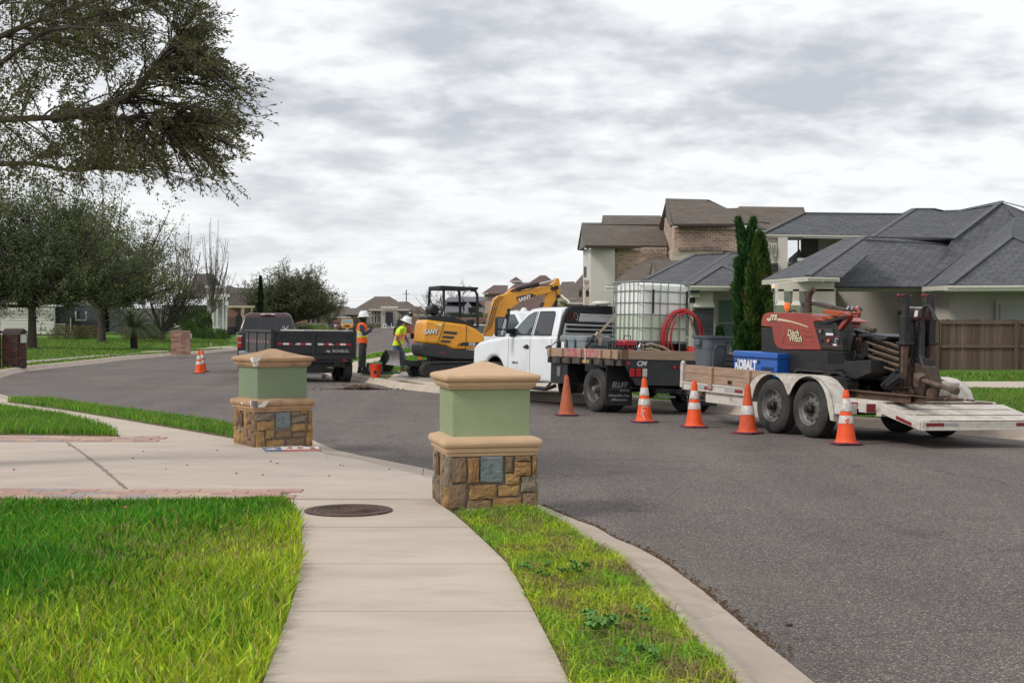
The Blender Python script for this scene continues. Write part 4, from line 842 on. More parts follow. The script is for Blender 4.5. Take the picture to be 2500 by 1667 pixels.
for x0, m in ((-.76, REDL), (-.655, WHL), (.76, REDL), (.655, WHL)):
 o = MB().lathe([(.0005, -.012), (.03, -.012), (.036, 0), (.036, .01)], n=16).build('rack_light', m, rack, smooth=True); o.rotation_euler = (R(90), 0, R(0)); o.scale = (1, 2.1, 1); o.location = (x0, 1.618, 1.74); o.rotation_euler = (R(90), R(8) * (-1 if x0 < 0 else 1), 0)
bc = MB().lathe([(.0005, .07), (.12, .068), (.19, .05), (.20, .02), (.19, .0), (.12, 0), (.12, -.03), (.0005, -.03)], n=28).build('beacon', mat('beacon_white', (.62, .6, .55), .45, dirt=.3), tr, smooth=True); bc.location = (-.02, 1.72, 1.99)
# whip cable on the bed corner
MB().tube([(-1.2, 1.62, .98), (-1.26, 1.60, 1.12), (-1.15, 1.50, 1.24), (-1.0, 1.35, 1.29)], .012, 6).build('cable', PLAS, tr, smooth=True)

def on_truck(name, loc, label, cat, rz=0, group=None):
 M = tf.M @ Matrix.Translation(loc) @ Matrix.Rotation(rz, 4, 'Z'); o = empty(name, (0, 0, 0), 0, label, cat, group); o.location = M.translation; o.rotation_euler = M.to_euler(); return o
# tote
PLW = mat('tank_plastic', (.86, .86, .82), .45, c2=(.82, .81, .77), vs=2, bump=.05, bs=8)
PLG = mat('tank_plastic_filled', (.60, .66, .53), .4, c2=(.55, .61, .48), vs=2)
PLY = mat('tank_base_tint', (.42, .42, .22), .5, c2=(.36, .33, .15), vs=5)
to = on_truck('liquid_tote', (.48, .73, .967), 'white caged liquid tote half full of pale green water on the truck bed', 'water tank')
W2, D2 = .555, .465
def rr(hx, hy, z, r):
 o = []
 for a0, sx_, sy_ in ((0, 1, 1), (90, -1, 1), (180, -1, -1), (270, 1, -1)):
  for k in range(5): a = R(a0 + k * 22.5); o.append((sx_ * (hx - r) + r * math.cos(a), sy_ * (hy - r) + r * math.sin(a), z))
 return o
MB().loft([rr(W2, D2, z, r) for z, r in ((.34, .10), (.36, .12), (.80, .12))]).build('filled_tank', PLG, to, smooth=True)
MB().loft([rr(W2 + a, D2 + a, z, r) for z, r, a in ((.80, .12, 0), (1.32, .12, 0), (1.385, .14, -.012), (1.415, .16, -.05), (1.425, .16, -.12))] + [rr(.18, .18, 1.425, .17)]).build('tank', PLW, to, smooth=True)
MB().lathe([(.11, 1.38), (.11, 1.41), (.0005, 1.41)], n=20).build('lid', PLAS, to)
MB().bb((-W2, -D2, .30), (W2, D2, .335)).build('tray', STEEL, to)
for x0 in (-.45, 0, .45):
 for y0 in (-.37, 0, .37): MB().bb((x0 - .09, y0 - .07, .0), (x0 + .09, y0 + .07, .30)).build('pallet_block', PLAS, to)
MB().bb((-.14, -.40, .0), (.16, .3, .30)).build('pallet_centre', PLY, to); MB().bb((-.5, -.35, .01), (-.16, -.20, .28)).build('pallet_side', PLY, to)
MB().cyl((0, -.42, .16), (0, -.50, .16), .035).cyl((-.04, -.50, .19), (.10, -.50, .20), .012).build('valve', PLAS, to)
cg = []
hx, hy = W2 + .014, D2 + .014
for z in (.335, .58, .83, 1.05, 1.27, 1.44):
 if z == 1.44: continue
 cg.append(MB().tube([(-hx + .05, -hy, z), (hx - .05, -hy, z), (hx, -hy + .05, z), (hx, hy - .05, z), (hx - .05, hy, z), (-hx + .05, hy, z), (-hx, hy - .05, z), (-hx, -hy + .05, z), (-hx + .05, -hy, z)], .010, 6).build('cage_ring', GALV, to, smooth=True))
MB().tube([(-hx - .02, -hy - .02, 1.44), (hx + .02, -hy - .02, 1.44), (hx + .02, hy + .02, 1.44), (-hx - .02, hy + .02, 1.44), (-hx - .02, -hy - .02, 1.44)], .016, 6).build('cage_ring', GALV, to, smooth=True)
b = MB().cyl((0, 0, 0), (0, 0, 1.42), .0105, n=6).build('cage_bar', GALV, None, smooth=True).data; bpy.data.objects.remove(bpy.data.objects['cage_bar'])
for x0 in (-.50, -.30, -.12, .05, .33, .50):
 for y0 in (-hy - .012, hy + .012): o = link(bpy.data.objects.new('cage_bar', b), to); o.location = (x0, y0, .02)
for y0 in (-.42, -.27, -.12, .04, .18, .33, .43):
 for x0 in (-hx - .012, hx + .012): o = link(bpy.data.objects.new('cage_bar', b), to); o.location = (x0, y0, .02)
for x0 in (-.30, .46): MB().bb((x0 - .012, -hy - .045, .85), (x0 + .02, -hy - .02, 1.30)).build('cage_clip', PLAS, to)
# red hose coil hanging on the cage
REDH = mat('red_hose', (.40, .022, .026), .45, var=.15, vs=6)
hp = on_truck('red_hose_coil', (.48 + .30, .73 - D2 - .06, .967), 'coil of red hose looped over the right side of the tote cage', 'hose')
for i, (rx_, rz_, dx, dz_, ph) in enumerate(((.42, .52, .02, .42, 0), (.40, .50, .0, .44, .2), (.39, .53, .03, .42, .5), (.36, .50, .04, .41, 0), (.43, .50, .0, .42, .1), (.30, .46, .05, .42, .3))):
 pts = []
 for k in range(41):
  a = 2 * math.pi * k / 40; x = dx + rx_ * math.cos(a) + (.06 * max(0, math.cos(a))); z = dz_ + rz_ * math.sin(a) * (1.0 if math.sin(a) > 0 else .9)
  if math.sin(a) > .3: z = min(z, .93 - .012 * i + .08 * math.sin(a * 1.0) - .20 * max(0, math.cos(a)) ** 2)
  pts.append((x, -.02 * i - .03 * math.sin(a + ph), max(.03, z)))
 MB().tube(pts, .019, 8).build('hose_loop', REDH, hp, smooth=True)
MB().tube([(.44, -.1, .75), (.46, -.14, .6), (.42, -.12, .55)], .012, 6).cyl((.45, -.12, .70), (.46, -.12, .86), .025).build('coupling', PLAS, hp); MB().tube([(-.14, -.12, .86), (-.16, -.13, .72), (-.13, -.13, .62), (-.17, -.13, .58)], .014, 6).build('clasp', STEEL, hp, smooth=True)
# strap with ratchet
STRP = mat('webbing', (.45, .36, .27), .9, var=.2, vs=20)
sp = on_truck('ratchet_strap', (-1.27, .20, .87), 'tan ratchet strap running from the bed rail up to the tote cage', 'strap')
MB().beam((0, 0, 0), (.02, .06, .27), .05, .006, (1, 0, 0)).beam((.10, .10, .30), (1.02, .62, .92), .045, .006, (0, 1, 0)).build('webbing', STRP, sp)
MB().beam((.02, .02, .28), (.30, .20, .50), .06, .035, (0, 1, 0)).cyl((.2, .08, .40), (.2, .24, .42), .03).build('ratchet', BLACK, sp); MB().box((.40, .24, .50), (.12, .05, .12), (.3, .5, 0)).box((.44, .22, .40), (.05, .02, .16), (0, .2, 0)).build('strap_bundle', STRP, sp)
sp2 = on_truck('ratchet_strap', (1.27, .10, .87), 'tan strap on the far side of the tote, behind the red hose', 'strap'); MB().beam((0, 0, 0), (-.22, .2, 1.0), .05, .006, (0, 1, 0)).build('webbing', STRP, sp2)
# cooler
CG_ = mat('cooler_grey', (.24, .27, .28), .6, c2=(.20, .225, .235), vs=4, dirt=.3, dc=(.12, .11, .10), ds=7)
co = on_truck('cooler', (-.85, .92, .968), 'grey hard-sided cooler with closed lid on the front of the truck bed', 'cooler', R(4))
MB().loft([rr(.27, .40, 0, .05), rr(.29, .43, .30, .05)]).build('box', CG_, co, smooth=True); MB().loft([rr(.30, .44, .30, .05), rr(.305, .445, .33, .05), rr(.30, .44, .39, .05), rr(.26, .40, .41, .05)]).build('lid', CG_, co, smooth=True)
for y0 in (-.1, .18): MB().bb((-.315, y0 - .02, .16), (-.29, y0 + .02, .33)).build('latch', mat('blue_latch', (.03, .07, .13), .5), co)
MB().tube([(-.15, -.43, .04), (-.15, -.46, .22), (.15, -.46, .22), (.15, -.43, .04)], .012, 6).build('handle', MC['blue_latch'], co, smooth=True); MB().bb((-.30, .26, .10), (-.296, .36, .28)).build('sticker', PRINTW, co)
# pump
pu = on_truck('water_pump', (-.50, .05, .967), 'small red and black engine pump beside the tote on the truck bed', 'pump', R(5))
MB().bb((-.14, -.13, .22), (.16, .13, .34)).build('fuel_tank', mat('pump_red', (.42, .02, .04), .35, dirt=.3), pu, bevel=.03, smooth=True); MB().lathe([(.12, 0), (.12, .1), (.05, .12), (.0005, .12)], (0, -.02, .04), n=16).bb((-.2, -.1, .02), (.15, .1, .20)).build('engine', BLACK, pu, bevel=.01)
MB().cyl((.2, 0, .12), (.34, 0, .12), .10, .08).cyl((.3, 0, .2), (.34, 0, .28), .03).build('pump_housing', STEEL, pu); MB().tube([(-.05, 0, .34), (-.05, 0, .42), (.1, 0, .42), (.1, 0, .34)], .008, 6).tube([(-.25, -.2, 0), (-.25, -.2, .3), (-.25, .2, .3), (-.25, .2, 0)], .012, 6).tube([(.28, -.2, 0), (.28, -.2, .3), (.28, .2, .3), (.28, .2, 0)], .012, 6).build('frame', BLACK, pu); MB().cyl((-.02, -.18, .1), (-.02, -.14, .1), .09, n=16).build('recoil_starter', MC['pump_red'], pu)
HT = mat('suction_hose', (.30, .24, .17), .6, var=.15)
hs = on_truck('tan_hose', (-.16, .05, .967), 'tan suction hoses curving from the pump towards the tote', 'hose')
for i, (h_, l) in enumerate(((.30, .75), (.20, .62), (.08, .8))): MB().tube([(0, -.05 * i, .24 - .06 * i), (.2, -.05 * i, h_ - .02), (l * .55, -.08, h_ * .75), (l * .85, -.12, h_ * .35), (l, -.14, .04)], .028, 8).build('hose', HT, hs, smooth=True)
ob = on_truck('red_jug', (1.02, .12, .967), 'small red plastic jug at the right rear of the truck bed', 'jug'); MB().loft([rr(.10, .08, 0, .03), rr(.10, .08, .2, .03), rr(.05, .04, .26, .02)]).build('jug_body', mat('jug_red', (.55, .03, .02), .5), ob, smooth=True)

# ------------------------------------------------------------------ equipment trailer
tl = empty('equipment_trailer', (3.77, 20.70, -.008), R(25.5), 'white tandem axle equipment trailer with wood side boards and rusty dovetail', 'trailer', ry=R(1.6))
lf = Fr(tl); PT = .018
def tb(mb, name, m, **k): o = mb.build(name, m, tl, **k); o.rotation_euler = (PT, 0, 0); return o
XL, XR = .25, 2.25
tb(MB().bb((XL, -2.12, .47), (XL + .06, 2.85, .60)).bb((XR - .06, -2.12, .47), (XR, 2.85, .60)).bb((XL, 2.79, .47), (XR, 2.85, .60)), 'frame', WHITEW, bevel=.004)
tb(MB().bb((XL - .012, .6, .575), (XL, 2.85, .60)), 'rail_lip', WHITEW)
tb(MB().bb((XL + .05, .6, .30), (XL + .12, 2.2, .47)).bb((XR - .12, .6, .30), (XR - .05, 2.2, .47)).bb((XL, -2.1, .40), (XR, -2.0, .47)), 'subframe', WHITEW, bevel=.004)
tb(MB().beam((XL + .1, 2.2, .40), (1.25, 3.9, .42), .08, .13).beam((XR - .1, 2.2, .40), (1.25, 3.9, .42), .08, .13).bb((1.17, 3.8, .38), (1.33, 4.15, .52)), 'tongue', mat('rusty_tongue', (.12, .05, .03), .8, c2=(.2, .1, .06), vs=8), bevel=.005)
for i in range(6):
 w0 = (XR - XL - .12) / 6; tb(MB().bb((XL + .06 + i * w0 + .005, -2.12, .56), (XL + .06 + (i + 1) * w0 - .005, 2.79, .595)), 'deck_plank', mat('deck_wood', (.11, .08, .06), .9, c2=(.17, .13, .10), vs=5, bump=.3, stretch=(9, .8, 9)), bevel=.003)
# dovetail
za, zb_ = .57, .40; th = math.atan2(za - zb_, .75)
for i in range(3):
 y0 = -2.12 - i * .25; y1 = y0 - .235; f_ = lambda y: za + (y + 2.12) / .75 * (za - zb_)
 tb(MB().prism([(y0, f_(y0)), (y1, f_(y1)), (y1, f_(y1) - .03), (y0, f_(y0) - .03)], XL, XR + .1, 'x'), 'ramp_plate', DIAM)
 tb(MB().prism([(y1 + .004, f_(y1) + .004), (y1 - .016, f_(y1) + .002), (y1 - .016, f_(y1) - .03), (y1 + .004, f_(y1) - .03)], XL + .15, XR, 'x'), 'rusty_rail', RUST)
tb(MB().bb((XL, -2.12, .594), (1.9, -1.15, .602)), 'rear_deck_plate', DIAM)
tb(MB().prism([(-2.12, .57), (-2.87, .395), (-2.87, .285), (-2.12, .44)], XL - .02, XL + .03, 'x').prism([(-2.12, .57), (-2.87, .395), (-2.87, .285), (-2.12, .44)], XR + .06, XR + .12, 'x').bb((XL, -2.90, .30), (XR + .12, -2.86, .395)).bb((XL, -2.93, .285), (XR + .12, -2.86, .30)), 'dovetail_frame', WHITEW, bevel=.003)
for x0, x1, y0, z0, z1 in ((XL + .06, XL + .36, -2.902, .335, .38), (1.85, 2.2, -2.902, .335, .38)): tb(MB().bb((x0, y0, z0), (x1, y0 + .01, z1)), 'reflector', REDM)
tb(MB().bb((XL + .37, -2.902, .335), (XL + .6, -2.895, .378)), 'reflector_white', PRINTG)
o = tb(MB().prism([(-2.42, .44), (-2.72, .37), (-2.72, .325), (-2.42, .395)], XL - .026, XL - .019, 'x'), 'reflector', REDM)
tb(MB().bb((XL - .16, -1.98, .44), (XL + .02, -1.83, .57)), 'side_marker', WHITEW, bevel=.006); tb(MB().bb((XL - .15, -1.99, .45), (XL - .01, -1.975, .56)), 'marker_lens', REDM)
for y0, y1, m in ((1.95, 2.17, REDM), (1.10, 1.32, REDM), (2.17, 2.38, PRINTG), (1.34, 1.6, PRINTG), (-1.48, -1.62, REDM), (-1.65, -1.8, PRINTG)): tb(MB().bb((XL - .004, y0, .505), (XL, y1, .555)), 'reflector' if m is REDM else 'reflector_white', m)
# side boards
for xx in (XL + .01, XR - .05):
 for k, (a, bz) in enumerate(((.605, .735), (.74, .875))): tb(MB().bb((xx, .42, a), (xx + .04, 2.78, bz)), 'side_board', WOOD, bevel=.006)
 for yy in (1.98, .95): tb(MB().bb((xx - .045, yy - .05, .52), (xx, yy + .05, .87)), 'stake', WOOD, bevel=.005)
tb(MB().bb((XL - .03, 2.79, .50), (XL + .04, 2.86, .90)).ball((XL, 2.82, .90), .04), 'corner_post', WHITEW, bevel=.01)
tb(MB().bb((XL + .04, 2.78, .61), (XR - .05, 2.82, .87)), 'front_board', WOODX, bevel=.006)
tb(MB().bb((XL - .003, 1.42, .63), (XL + .012, 1.52, .68)), 'slot', BLACKD)
# fenders
op = [(.56, .44), (.55, .62), (.47, .74), (.34, .82), (.18, .862), (0, .872), (-.88, .872), (-1.04, .855), (-1.2, .80), (-1.34, .70), (-1.42, .56), (-1.46, .40), (-1.47, .27)]
inn = [(-1.40, .27)] + [(-.88 - .46 * math.cos(a), .40 + .46 * math.sin(a)) for a in [math.pi * i / 12 * .80 + .28 for i in range(12)]] + [(-.44, .585)] + [(-.46 * math.cos(a), .40 + .46 * math.sin(a)) for a in [math.pi * .13 + math.pi * i / 12 * .84 for i in range(12)]] + [(.50, .44)]
def arcpts(cy, a0, a1, n=12): return [(cy + .455 * math.cos(R(a0 + (a1 - a0) * i / n)), .40 + .455 * math.sin(R(a0 + (a1 - a0) * i / n))) for i in range(n + 1)]
inn = [(-1.40, .27), (-1.37, .36)] + arcpts(-.88, 172, 26) + [(-.44, .575)] + arcpts(0, 154, 8) + [(.50, .44)]
for xo, xi in ((-.03, XL), (2.53, XR)):
 fd = MB(); fd.prism(op + inn, xo, xo + (.012 if xo < 0 else -.012), 'x'); fd.loft([[(xo, y, z), (xi, y, z), (xi, y, z - .012), (xo, y, z - .012)] for y, z in op])
 fd.build('fender', DIAM, tl, smooth=True)
 MB().loft([[(xi - .01 if xo < 0 else xi + .01, y, z) for y, z in ((.56, .3), (.56, .8), (-1.4, .8), (-1.4, .3))], [(xi + .01 if xo < 0 else xi - .01, y, z) for y, z in ((.56, .3), (.56, .8), (-1.4, .8), (-1.4, .3))]]).build('wheel_well', BLACKD if xo < 0 else WHITEW, tl)
MB().bb((-.02, -1.62, .36), (XL, -1.46, .50)).build('fender_step', WHITEW, tl, bevel=.01)
for yy in (0, -.88):
 wheel(tl, 0, yy, .395, .395, .23, -1, 'trailer'); wheel(tl, 2.5, yy, .395, .395, .23, 1, 'trailer'); MB().beam((.2, yy, .36), (2.3, yy, .36), .08).build('axle', BLACKD, tl)
MB().tube([(1.2, 4.0, .45), (1.0, 3.8, .25), (.8, 3.5, .22), (.6, 3.2, .38)], .012, 6).build('safety_chain', STEEL, tl, smooth=True)
MB().tube([(.9, 3.3, .5), (.7, 3.1, .33), (.4, 2.9, .30), (.35, 2.85, .5)], .008, 6).build('wiring', PLAS, tl, smooth=True)

def on_trailer(name, loc, label, cat, rz=0, group=None):
 M = lf.M @ Matrix.Rotation(PT, 4, 'X') @ Matrix.Translation(loc) @ Matrix.Rotation(rz, 4, 'Z'); o = empty(name, (0, 0, 0), 0, label, cat, group); o.location = M.translation; o.rotation_euler = M.to_euler(); return o
# channels lying on the rear deck
for i, (x0, yy0, yy1, lab) in enumerate(((.42, -2.42, -.95, 'rusty steel channel lying along the near edge of the trailer deck'), (.62, -2.62, -1.1, 'second rusty steel channel lying inboard on the trailer deck'))):
 ch = on_trailer('steel_channel', (x0, 0, .602), lab, 'steel channel', R(-1.5 if i else 1)); MB().bb((-.05, yy0, 0), (.05, yy1, .012)).bb((-.05, yy0, .09), (.05, yy1, .10)).bb((-.006, yy0, .012), (.006, yy1, .09)).build('channel_bar', RUST, ch)
# grey bin, black crate, blue tool chest
BG_ = mat('bin_grey', (.105, .125, .145), .6, c2=(.09, .105, .12), vs=4, dirt=.3, dc=(.2, .19, .18), ds=9)
bn = on_trailer('trash_bin', (.56, 2.46, .66), 'grey open-top plastic trash bin at the front of the trailer', 'trash bin')
MB().loft([rr(.19, .19, 0, .10), rr(.20, .20, .1, .10), rr(.245, .245, .60, .11), rr(.25, .25, .66, .11), rr(.275, .275, .665, .12), rr(.28, .28, .70, .12), rr(.25, .25, .70, .11), rr(.24, .24, .5, .10)]).build('bin_body', BG_, bn, smooth=True)
for sgn in (-1, 1): MB().bb((sgn * .24, -.08, .54), (sgn * .31, .08, .64)).build('handle', BG_, bn, bevel=.02)
MB().tube([(-.12, -.225, .12), (-.13, -.248, .48), (-.08, -.255, .56), (.08, -.255, .56), (.13, -.248, .48), (.12, -.225, .12)], .012, 6).build('moulded_rib', BG_, bn, smooth=True); text('BRUTE', .045, bn, (.14, -.278, .60), (R(96), 0, 0), PLAS)
ck = on_trailer('plastic_crate', (.74, 1.93, .66), 'black plastic crate wedged between grey bin and blue chest', 'crate')
for k in range(5): MB().bb((-.2, -.15, .08 * k), (.2, .15, .08 * k + .055)).build('crate_slat', PLAS, ck)
MB().bb((-.18, -.13, 0), (.18, .13, .42)).build('crate_core', BLACKD, ck)
BLUE = mat('tool_chest_blue', (.012, .10, .42), .35, coat=.3, dirt=.2, dc=(.03, .05, .12), ds=5)
bx = on_trailer('tool_chest', (.74, 1.10, .69), 'closed blue steel tool chest with white lettering on the trailer', 'tool chest', R(4))
MB().bb((-.30, -.52, 0), (.30, .52, .40)).build('chest_body', BLUE, bx, bevel=.012); MB().bb((-.315, -.535, .37), (.315, .535, .46)).build('lid', BLUE, bx, bevel=.015)
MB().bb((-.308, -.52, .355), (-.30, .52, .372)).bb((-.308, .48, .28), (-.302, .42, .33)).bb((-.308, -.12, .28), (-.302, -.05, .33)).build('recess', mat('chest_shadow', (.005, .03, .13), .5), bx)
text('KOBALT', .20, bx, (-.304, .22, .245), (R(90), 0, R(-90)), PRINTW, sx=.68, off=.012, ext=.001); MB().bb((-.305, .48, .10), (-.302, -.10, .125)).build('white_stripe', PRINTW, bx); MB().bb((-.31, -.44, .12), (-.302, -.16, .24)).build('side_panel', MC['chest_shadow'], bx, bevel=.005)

# ------------------------------------------------------------------ drill rig, traced on its own near side
rg = on_trailer('drilling_rig', (0, 0, .0), 'red and black tracked horizontal drilling rig chained on the trailer', 'drilling rig'); rf = Fr(rg); c2 = crop(1650, 650, 2.767); c7 = crop(1840, 690, 6.03)
NX, FX = .68, 1.55
DK = mat('rig_black', (.012, .012, .014), .55, c2=(.022, .02, .019), vs=6, dirt=.5, dc=(.06, .045, .035), ds=6)
def side_prism(pts, cr, x0, x1, name, m, bevel=0, parent=None, **k): return MB().prism(rf.yz(pts, x0, cr), x0, x1, 'x').build(name, m, parent or rg, bevel=bevel, **k)
hood = side_prism([(108, 640), (112, 560), (130, 490), (165, 455), (230, 440), (420, 440), (640, 445), (760, 455), (860, 490), (990, 545), (1000, 565), (890, 568), (880, 610), (985, 990), (430, 985), (350, 960), (300, 880), (265, 655)], c7, NX, FX, 'hood', REDP, bevel=.05, seg=3, smooth=True)
side_prism([(985, 985), (885, 620), (895, 572), (1000, 568), (1180, 540), (1250, 690), (1315, 1000)], c7, NX + .01, NX + .30, 'control_panel', DK, bevel=.01)
side_prism([(110, 660), (262, 660), (300, 890), (350, 965), (430, 990), (985, 995), (1330, 1010), (1335, 1150), (1500, 1160), (1520, 1140), (1715, 1140), (1720, 1330), (1500, 1420), (1380, 1400), (1330, 1290), (600, 1290), (520, 1340), (520, 1060), (110, 1050)], c7, NX + .015, FX - .02, 'chassis', DK, bevel=.012)
side_prism([(1090, 1015), (1325, 1020), (1310, 1180), (1090, 1190)], c7, NX + .005, NX + .02, 'open_bay', BLACKD)
for (a, b, c, d) in ((900, 680, 1030, 682), (1040, 785, 1265, 795), (960, 930, 1300, 938)): side_prism([(a, b), (c, d), (c, d + 6), (a, b + 6)], c7, NX, NX + .01, 'panel_line', REDP)
def disc(p, r, m, name, cr=c7, x=None):
 q_ = rf.X([p], NX - .002 if x is None else x, cr)[0]; return MB().cyl(q_, q_ + Vector((-.012, 0, 0)), r, n=16).build(name, m, rg)
disc((985, 718), .026, STEEL, 'gauge'); disc((1225, 850), .032, PRINTW, 'gauge'); disc((1225, 850), .024, PLAS, 'gauge_face', x=NX - .016); disc((1105, 853), .026, mat('knob_red', (.7, .10, .04), .4), 'stop_button'); disc((1003, 850), .02, PLAS, 'key_switch'); side_prism([(1040, 675), (1160, 680), (1170, 780), (1055, 775)], c7, NX - .004, NX + .01, 'display', GLASSD); side_prism([(1060, 740), (1168, 745), (1170, 776), (1065, 775)], c7, NX - .006, NX - .002, 'label', PRINTW)
side_prism([(1165, 900), (1210, 900), (1218, 930), (1168, 925)], c7, NX - .004, NX + .01, 'label', PRINTW)
# stripe and lettering
CRM = mat('cream_stripe', (.62, .52, .36), .6)
st = rf.yz([(190, 555), (220, 558), (400, 560), (560, 585), (700, 625), (805, 660), (790, 640), (650, 590), (520, 555), (380, 525), (230, 522), (200, 520)], NX, c7); MB().prism(st, NX - .003, NX + .004, 'x').build('stripe', CRM, rg)
q_ = rf.X([(290, 515)], NX, c7)[0]; text('JT5', .105, rg, (NX - .004, q_.y, q_.z), (R(90), 0, R(-90)), CRM, sx=1.25, off=.008, shear=.3); text('JT5', .105, rg, (NX - .003, q_.y - .004, q_.z - .004), (R(90), 0, R(-90)), PLAS, sx=1.25, off=.014, shear=.3)
for s_, p_ in (('Ditch', (585, 745)), ('Witch', (618, 825))):
 q_ = rf.X([p_], NX, c7)[0]; text(s_, .135, rg, (NX - .005, q_.y, q_.z), (R(90), 0, R(-90)), CRM, off=.004, shear=.15, sx=.95); text(s_, .135, rg, (NX - .003, q_.y, q_.z), (R(90), 0, R(-90)), PLAS, off=.011, shear=.15, sx=.95)
for (a, b, c, d) in ((700, 690, 800, 720), (830, 720, 870, 735), (735, 775, 820, 780), (840, 778, 885, 780), (740, 795, 885, 800), (760, 860, 900, 862), (470, 900, 820, 905)): side_prism([(a, b), (c, d), (c, d + 12), (a, b + 12)], c7, NX - .004, NX + .01, 'pressed_rib', mat('drill_red_shade', (.25, .036, .022), .5))
q_ = rf.X([(435, 775)], NX, c7)[0]; o = MB().ball((0, 0, 0), .07, 14, (.12, .6, 1.9)).build('latch_bulge', REDP, rg, smooth=True); o.location = (NX, q_.y, q_.z)
# beacon, handle, exhaust
q_ = rf.X([(490, 420)], NX + .3, c7)[0]; MB().lathe([(.03, 0), (.03, .03), (.045, .035), (.045, .12), (.035, .135), (.0005, .137)], q_, n=16).build('beacon', mat('amber_beacon', (.80, .14, .01), .3, emit=((1, .2, .02), .15)), rg, smooth=True)
MB().tube(rf.X([(545, 440), (560, 410), (610, 410), (635, 445)], NX + .3, c7), .012, 6).build('hood_handle', PLAS, rg, smooth=True)
MB().tube(rf.X([(795, 440), (800, 300), (812, 200), (835, 140), (885, 100)], NX + .25, c7), [.055, .052, .05, .046, .044], 12).cyl(*rf.X([(795, 440), (795, 375)], NX + .25, c7), .065).build('exhaust', mat('exhaust_rust', (.09, .065, .055), .7, .4, var=.3), rg, smooth=True)
# hose chain of links
P_ = rf.X([(760, 320), (860, 300), (960, 315), (1080, 345), (1190, 375), (1290, 395), (1370, 420)], NX + .35, c7); P_ = resample(P_, 18)
for i, (a, b) in enumerate(zip(P_, P_[1:])): MB().beam(a, a.lerp(b, .8), .16, .055, (0, 0, 1)).build('chain_link', mat('hose_chain', (.075, .06, .05), .8, var=.3), rg, bevel=.008)
side_prism([(1015, 390), (1250, 420), (1290, 440), (1230, 500), (1015, 450)], c7, NX + .15, NX + .5, 'orange_guard', ORP, bevel=.01); side_prism([(1015, 480), (1120, 505), (1150, 530), (1100, 545), (1010, 500)], c7, NX + .1, NX + .4, 'orange_guard', ORP, bevel=.01)
side_prism([(1230, 500), (1310, 430), (1410, 470), (1400, 530), (1260, 700), (1240, 660), (1330, 520)], c7, NX + .02, NX + .10, 'red_bracket', REDP, bevel=.006); MB().tube(rf.X([(1440, 490), (1550, 495), (1560, 450), (1540, 400), (1490, 380)], NX + .1, c7), .022, 8).build('red_hose_arm', REDP, rg, smooth=True)
MB().loft([rf.X([(960, 590), (1000, 570), (1350, 480), (1400, 495), (1340, 520), (1060, 600)], NX - .02, c7), rf.X([(960, 590), (1000, 570), (1350, 480), (1400, 495), (1340, 520), (1060, 600)], NX + .4, c7)]).build('panel_hood', DK, rg)
for k in range(9): a_ = rf.X([(1380 + 22 * k, 400 + 14 * (k % 3))], NX + .2 + .05 * (k % 3), c7)[0]; MB().cyl(a_, a_ + Vector((.02, -.02, .05)), .028, n=8).build('hose_fitting', STEEL, rg)
# operator station
for pts, x0, x1, m in (([(1290, 990), (1420, 740), (1470, 770), (1370, 1160), (1320, 1170)], .8, .86, DK), ([(1460, 990), (1540, 780), (1620, 740), (1530, 1000), (1480, 1160), (1440, 1160)], .95, 1.0, RUST), ([(1660, 840), (1690, 900), (1690, 1060), (1600, 1130), (1500, 1110), (1560, 1060), (1610, 1000), (1620, 860)], .95, 1.35, DK), ([(1530, 760), (1700, 740), (1970, 790), (1950, 830), (1830, 850), (1740, 790), (1560, 800)], .9, 1.4, mat('tarp', (.03, .034, .04), .5, bump=.6, bs=14)), ([(1250, 1165), (1500, 1165), (1500, 1210), (1250, 1205)], .8, 1.4, DK)): side_prism(pts, c7, x0, x1, 'operator_plate', m, bevel=.006)
MB().tube(rf.X([(1560, 1060), (1600, 950), (1610, 890)], .85, c7), [.012, .014, .022], 8).tube(rf.X([(1500, 1070), (1650, 1060), (1800, 1050)], .8, c7), .010, 6).tube(rf.X([(1470, 1170), (1500, 1050), (1490, 1000)], .8, c7), .012, 6).build('lever', PLAS, rg, smooth=True)
for k in range(14):
 a = (1330 + rnd.uniform(0, 330), 700 + rnd.uniform(0, 100)); b = (a[0] + rnd.uniform(-80, 160), a[1] + rnd.uniform(120, 380)); m_ = ((a[0] + b[0]) / 2 + rnd.uniform(-60, 60), (a[1] + b[1]) / 2); MB().tube(rf.X([a, m_, b], 1.05 + rnd.uniform(0, .3), c7), .014, 6).build('hydraulic_hose', PLAS, rg, smooth=True)
MB().beam(*rf.X([(1330, 730), (1400, 900)], 1.2, c7), .12).build('gear_post', RUSTP, rg)
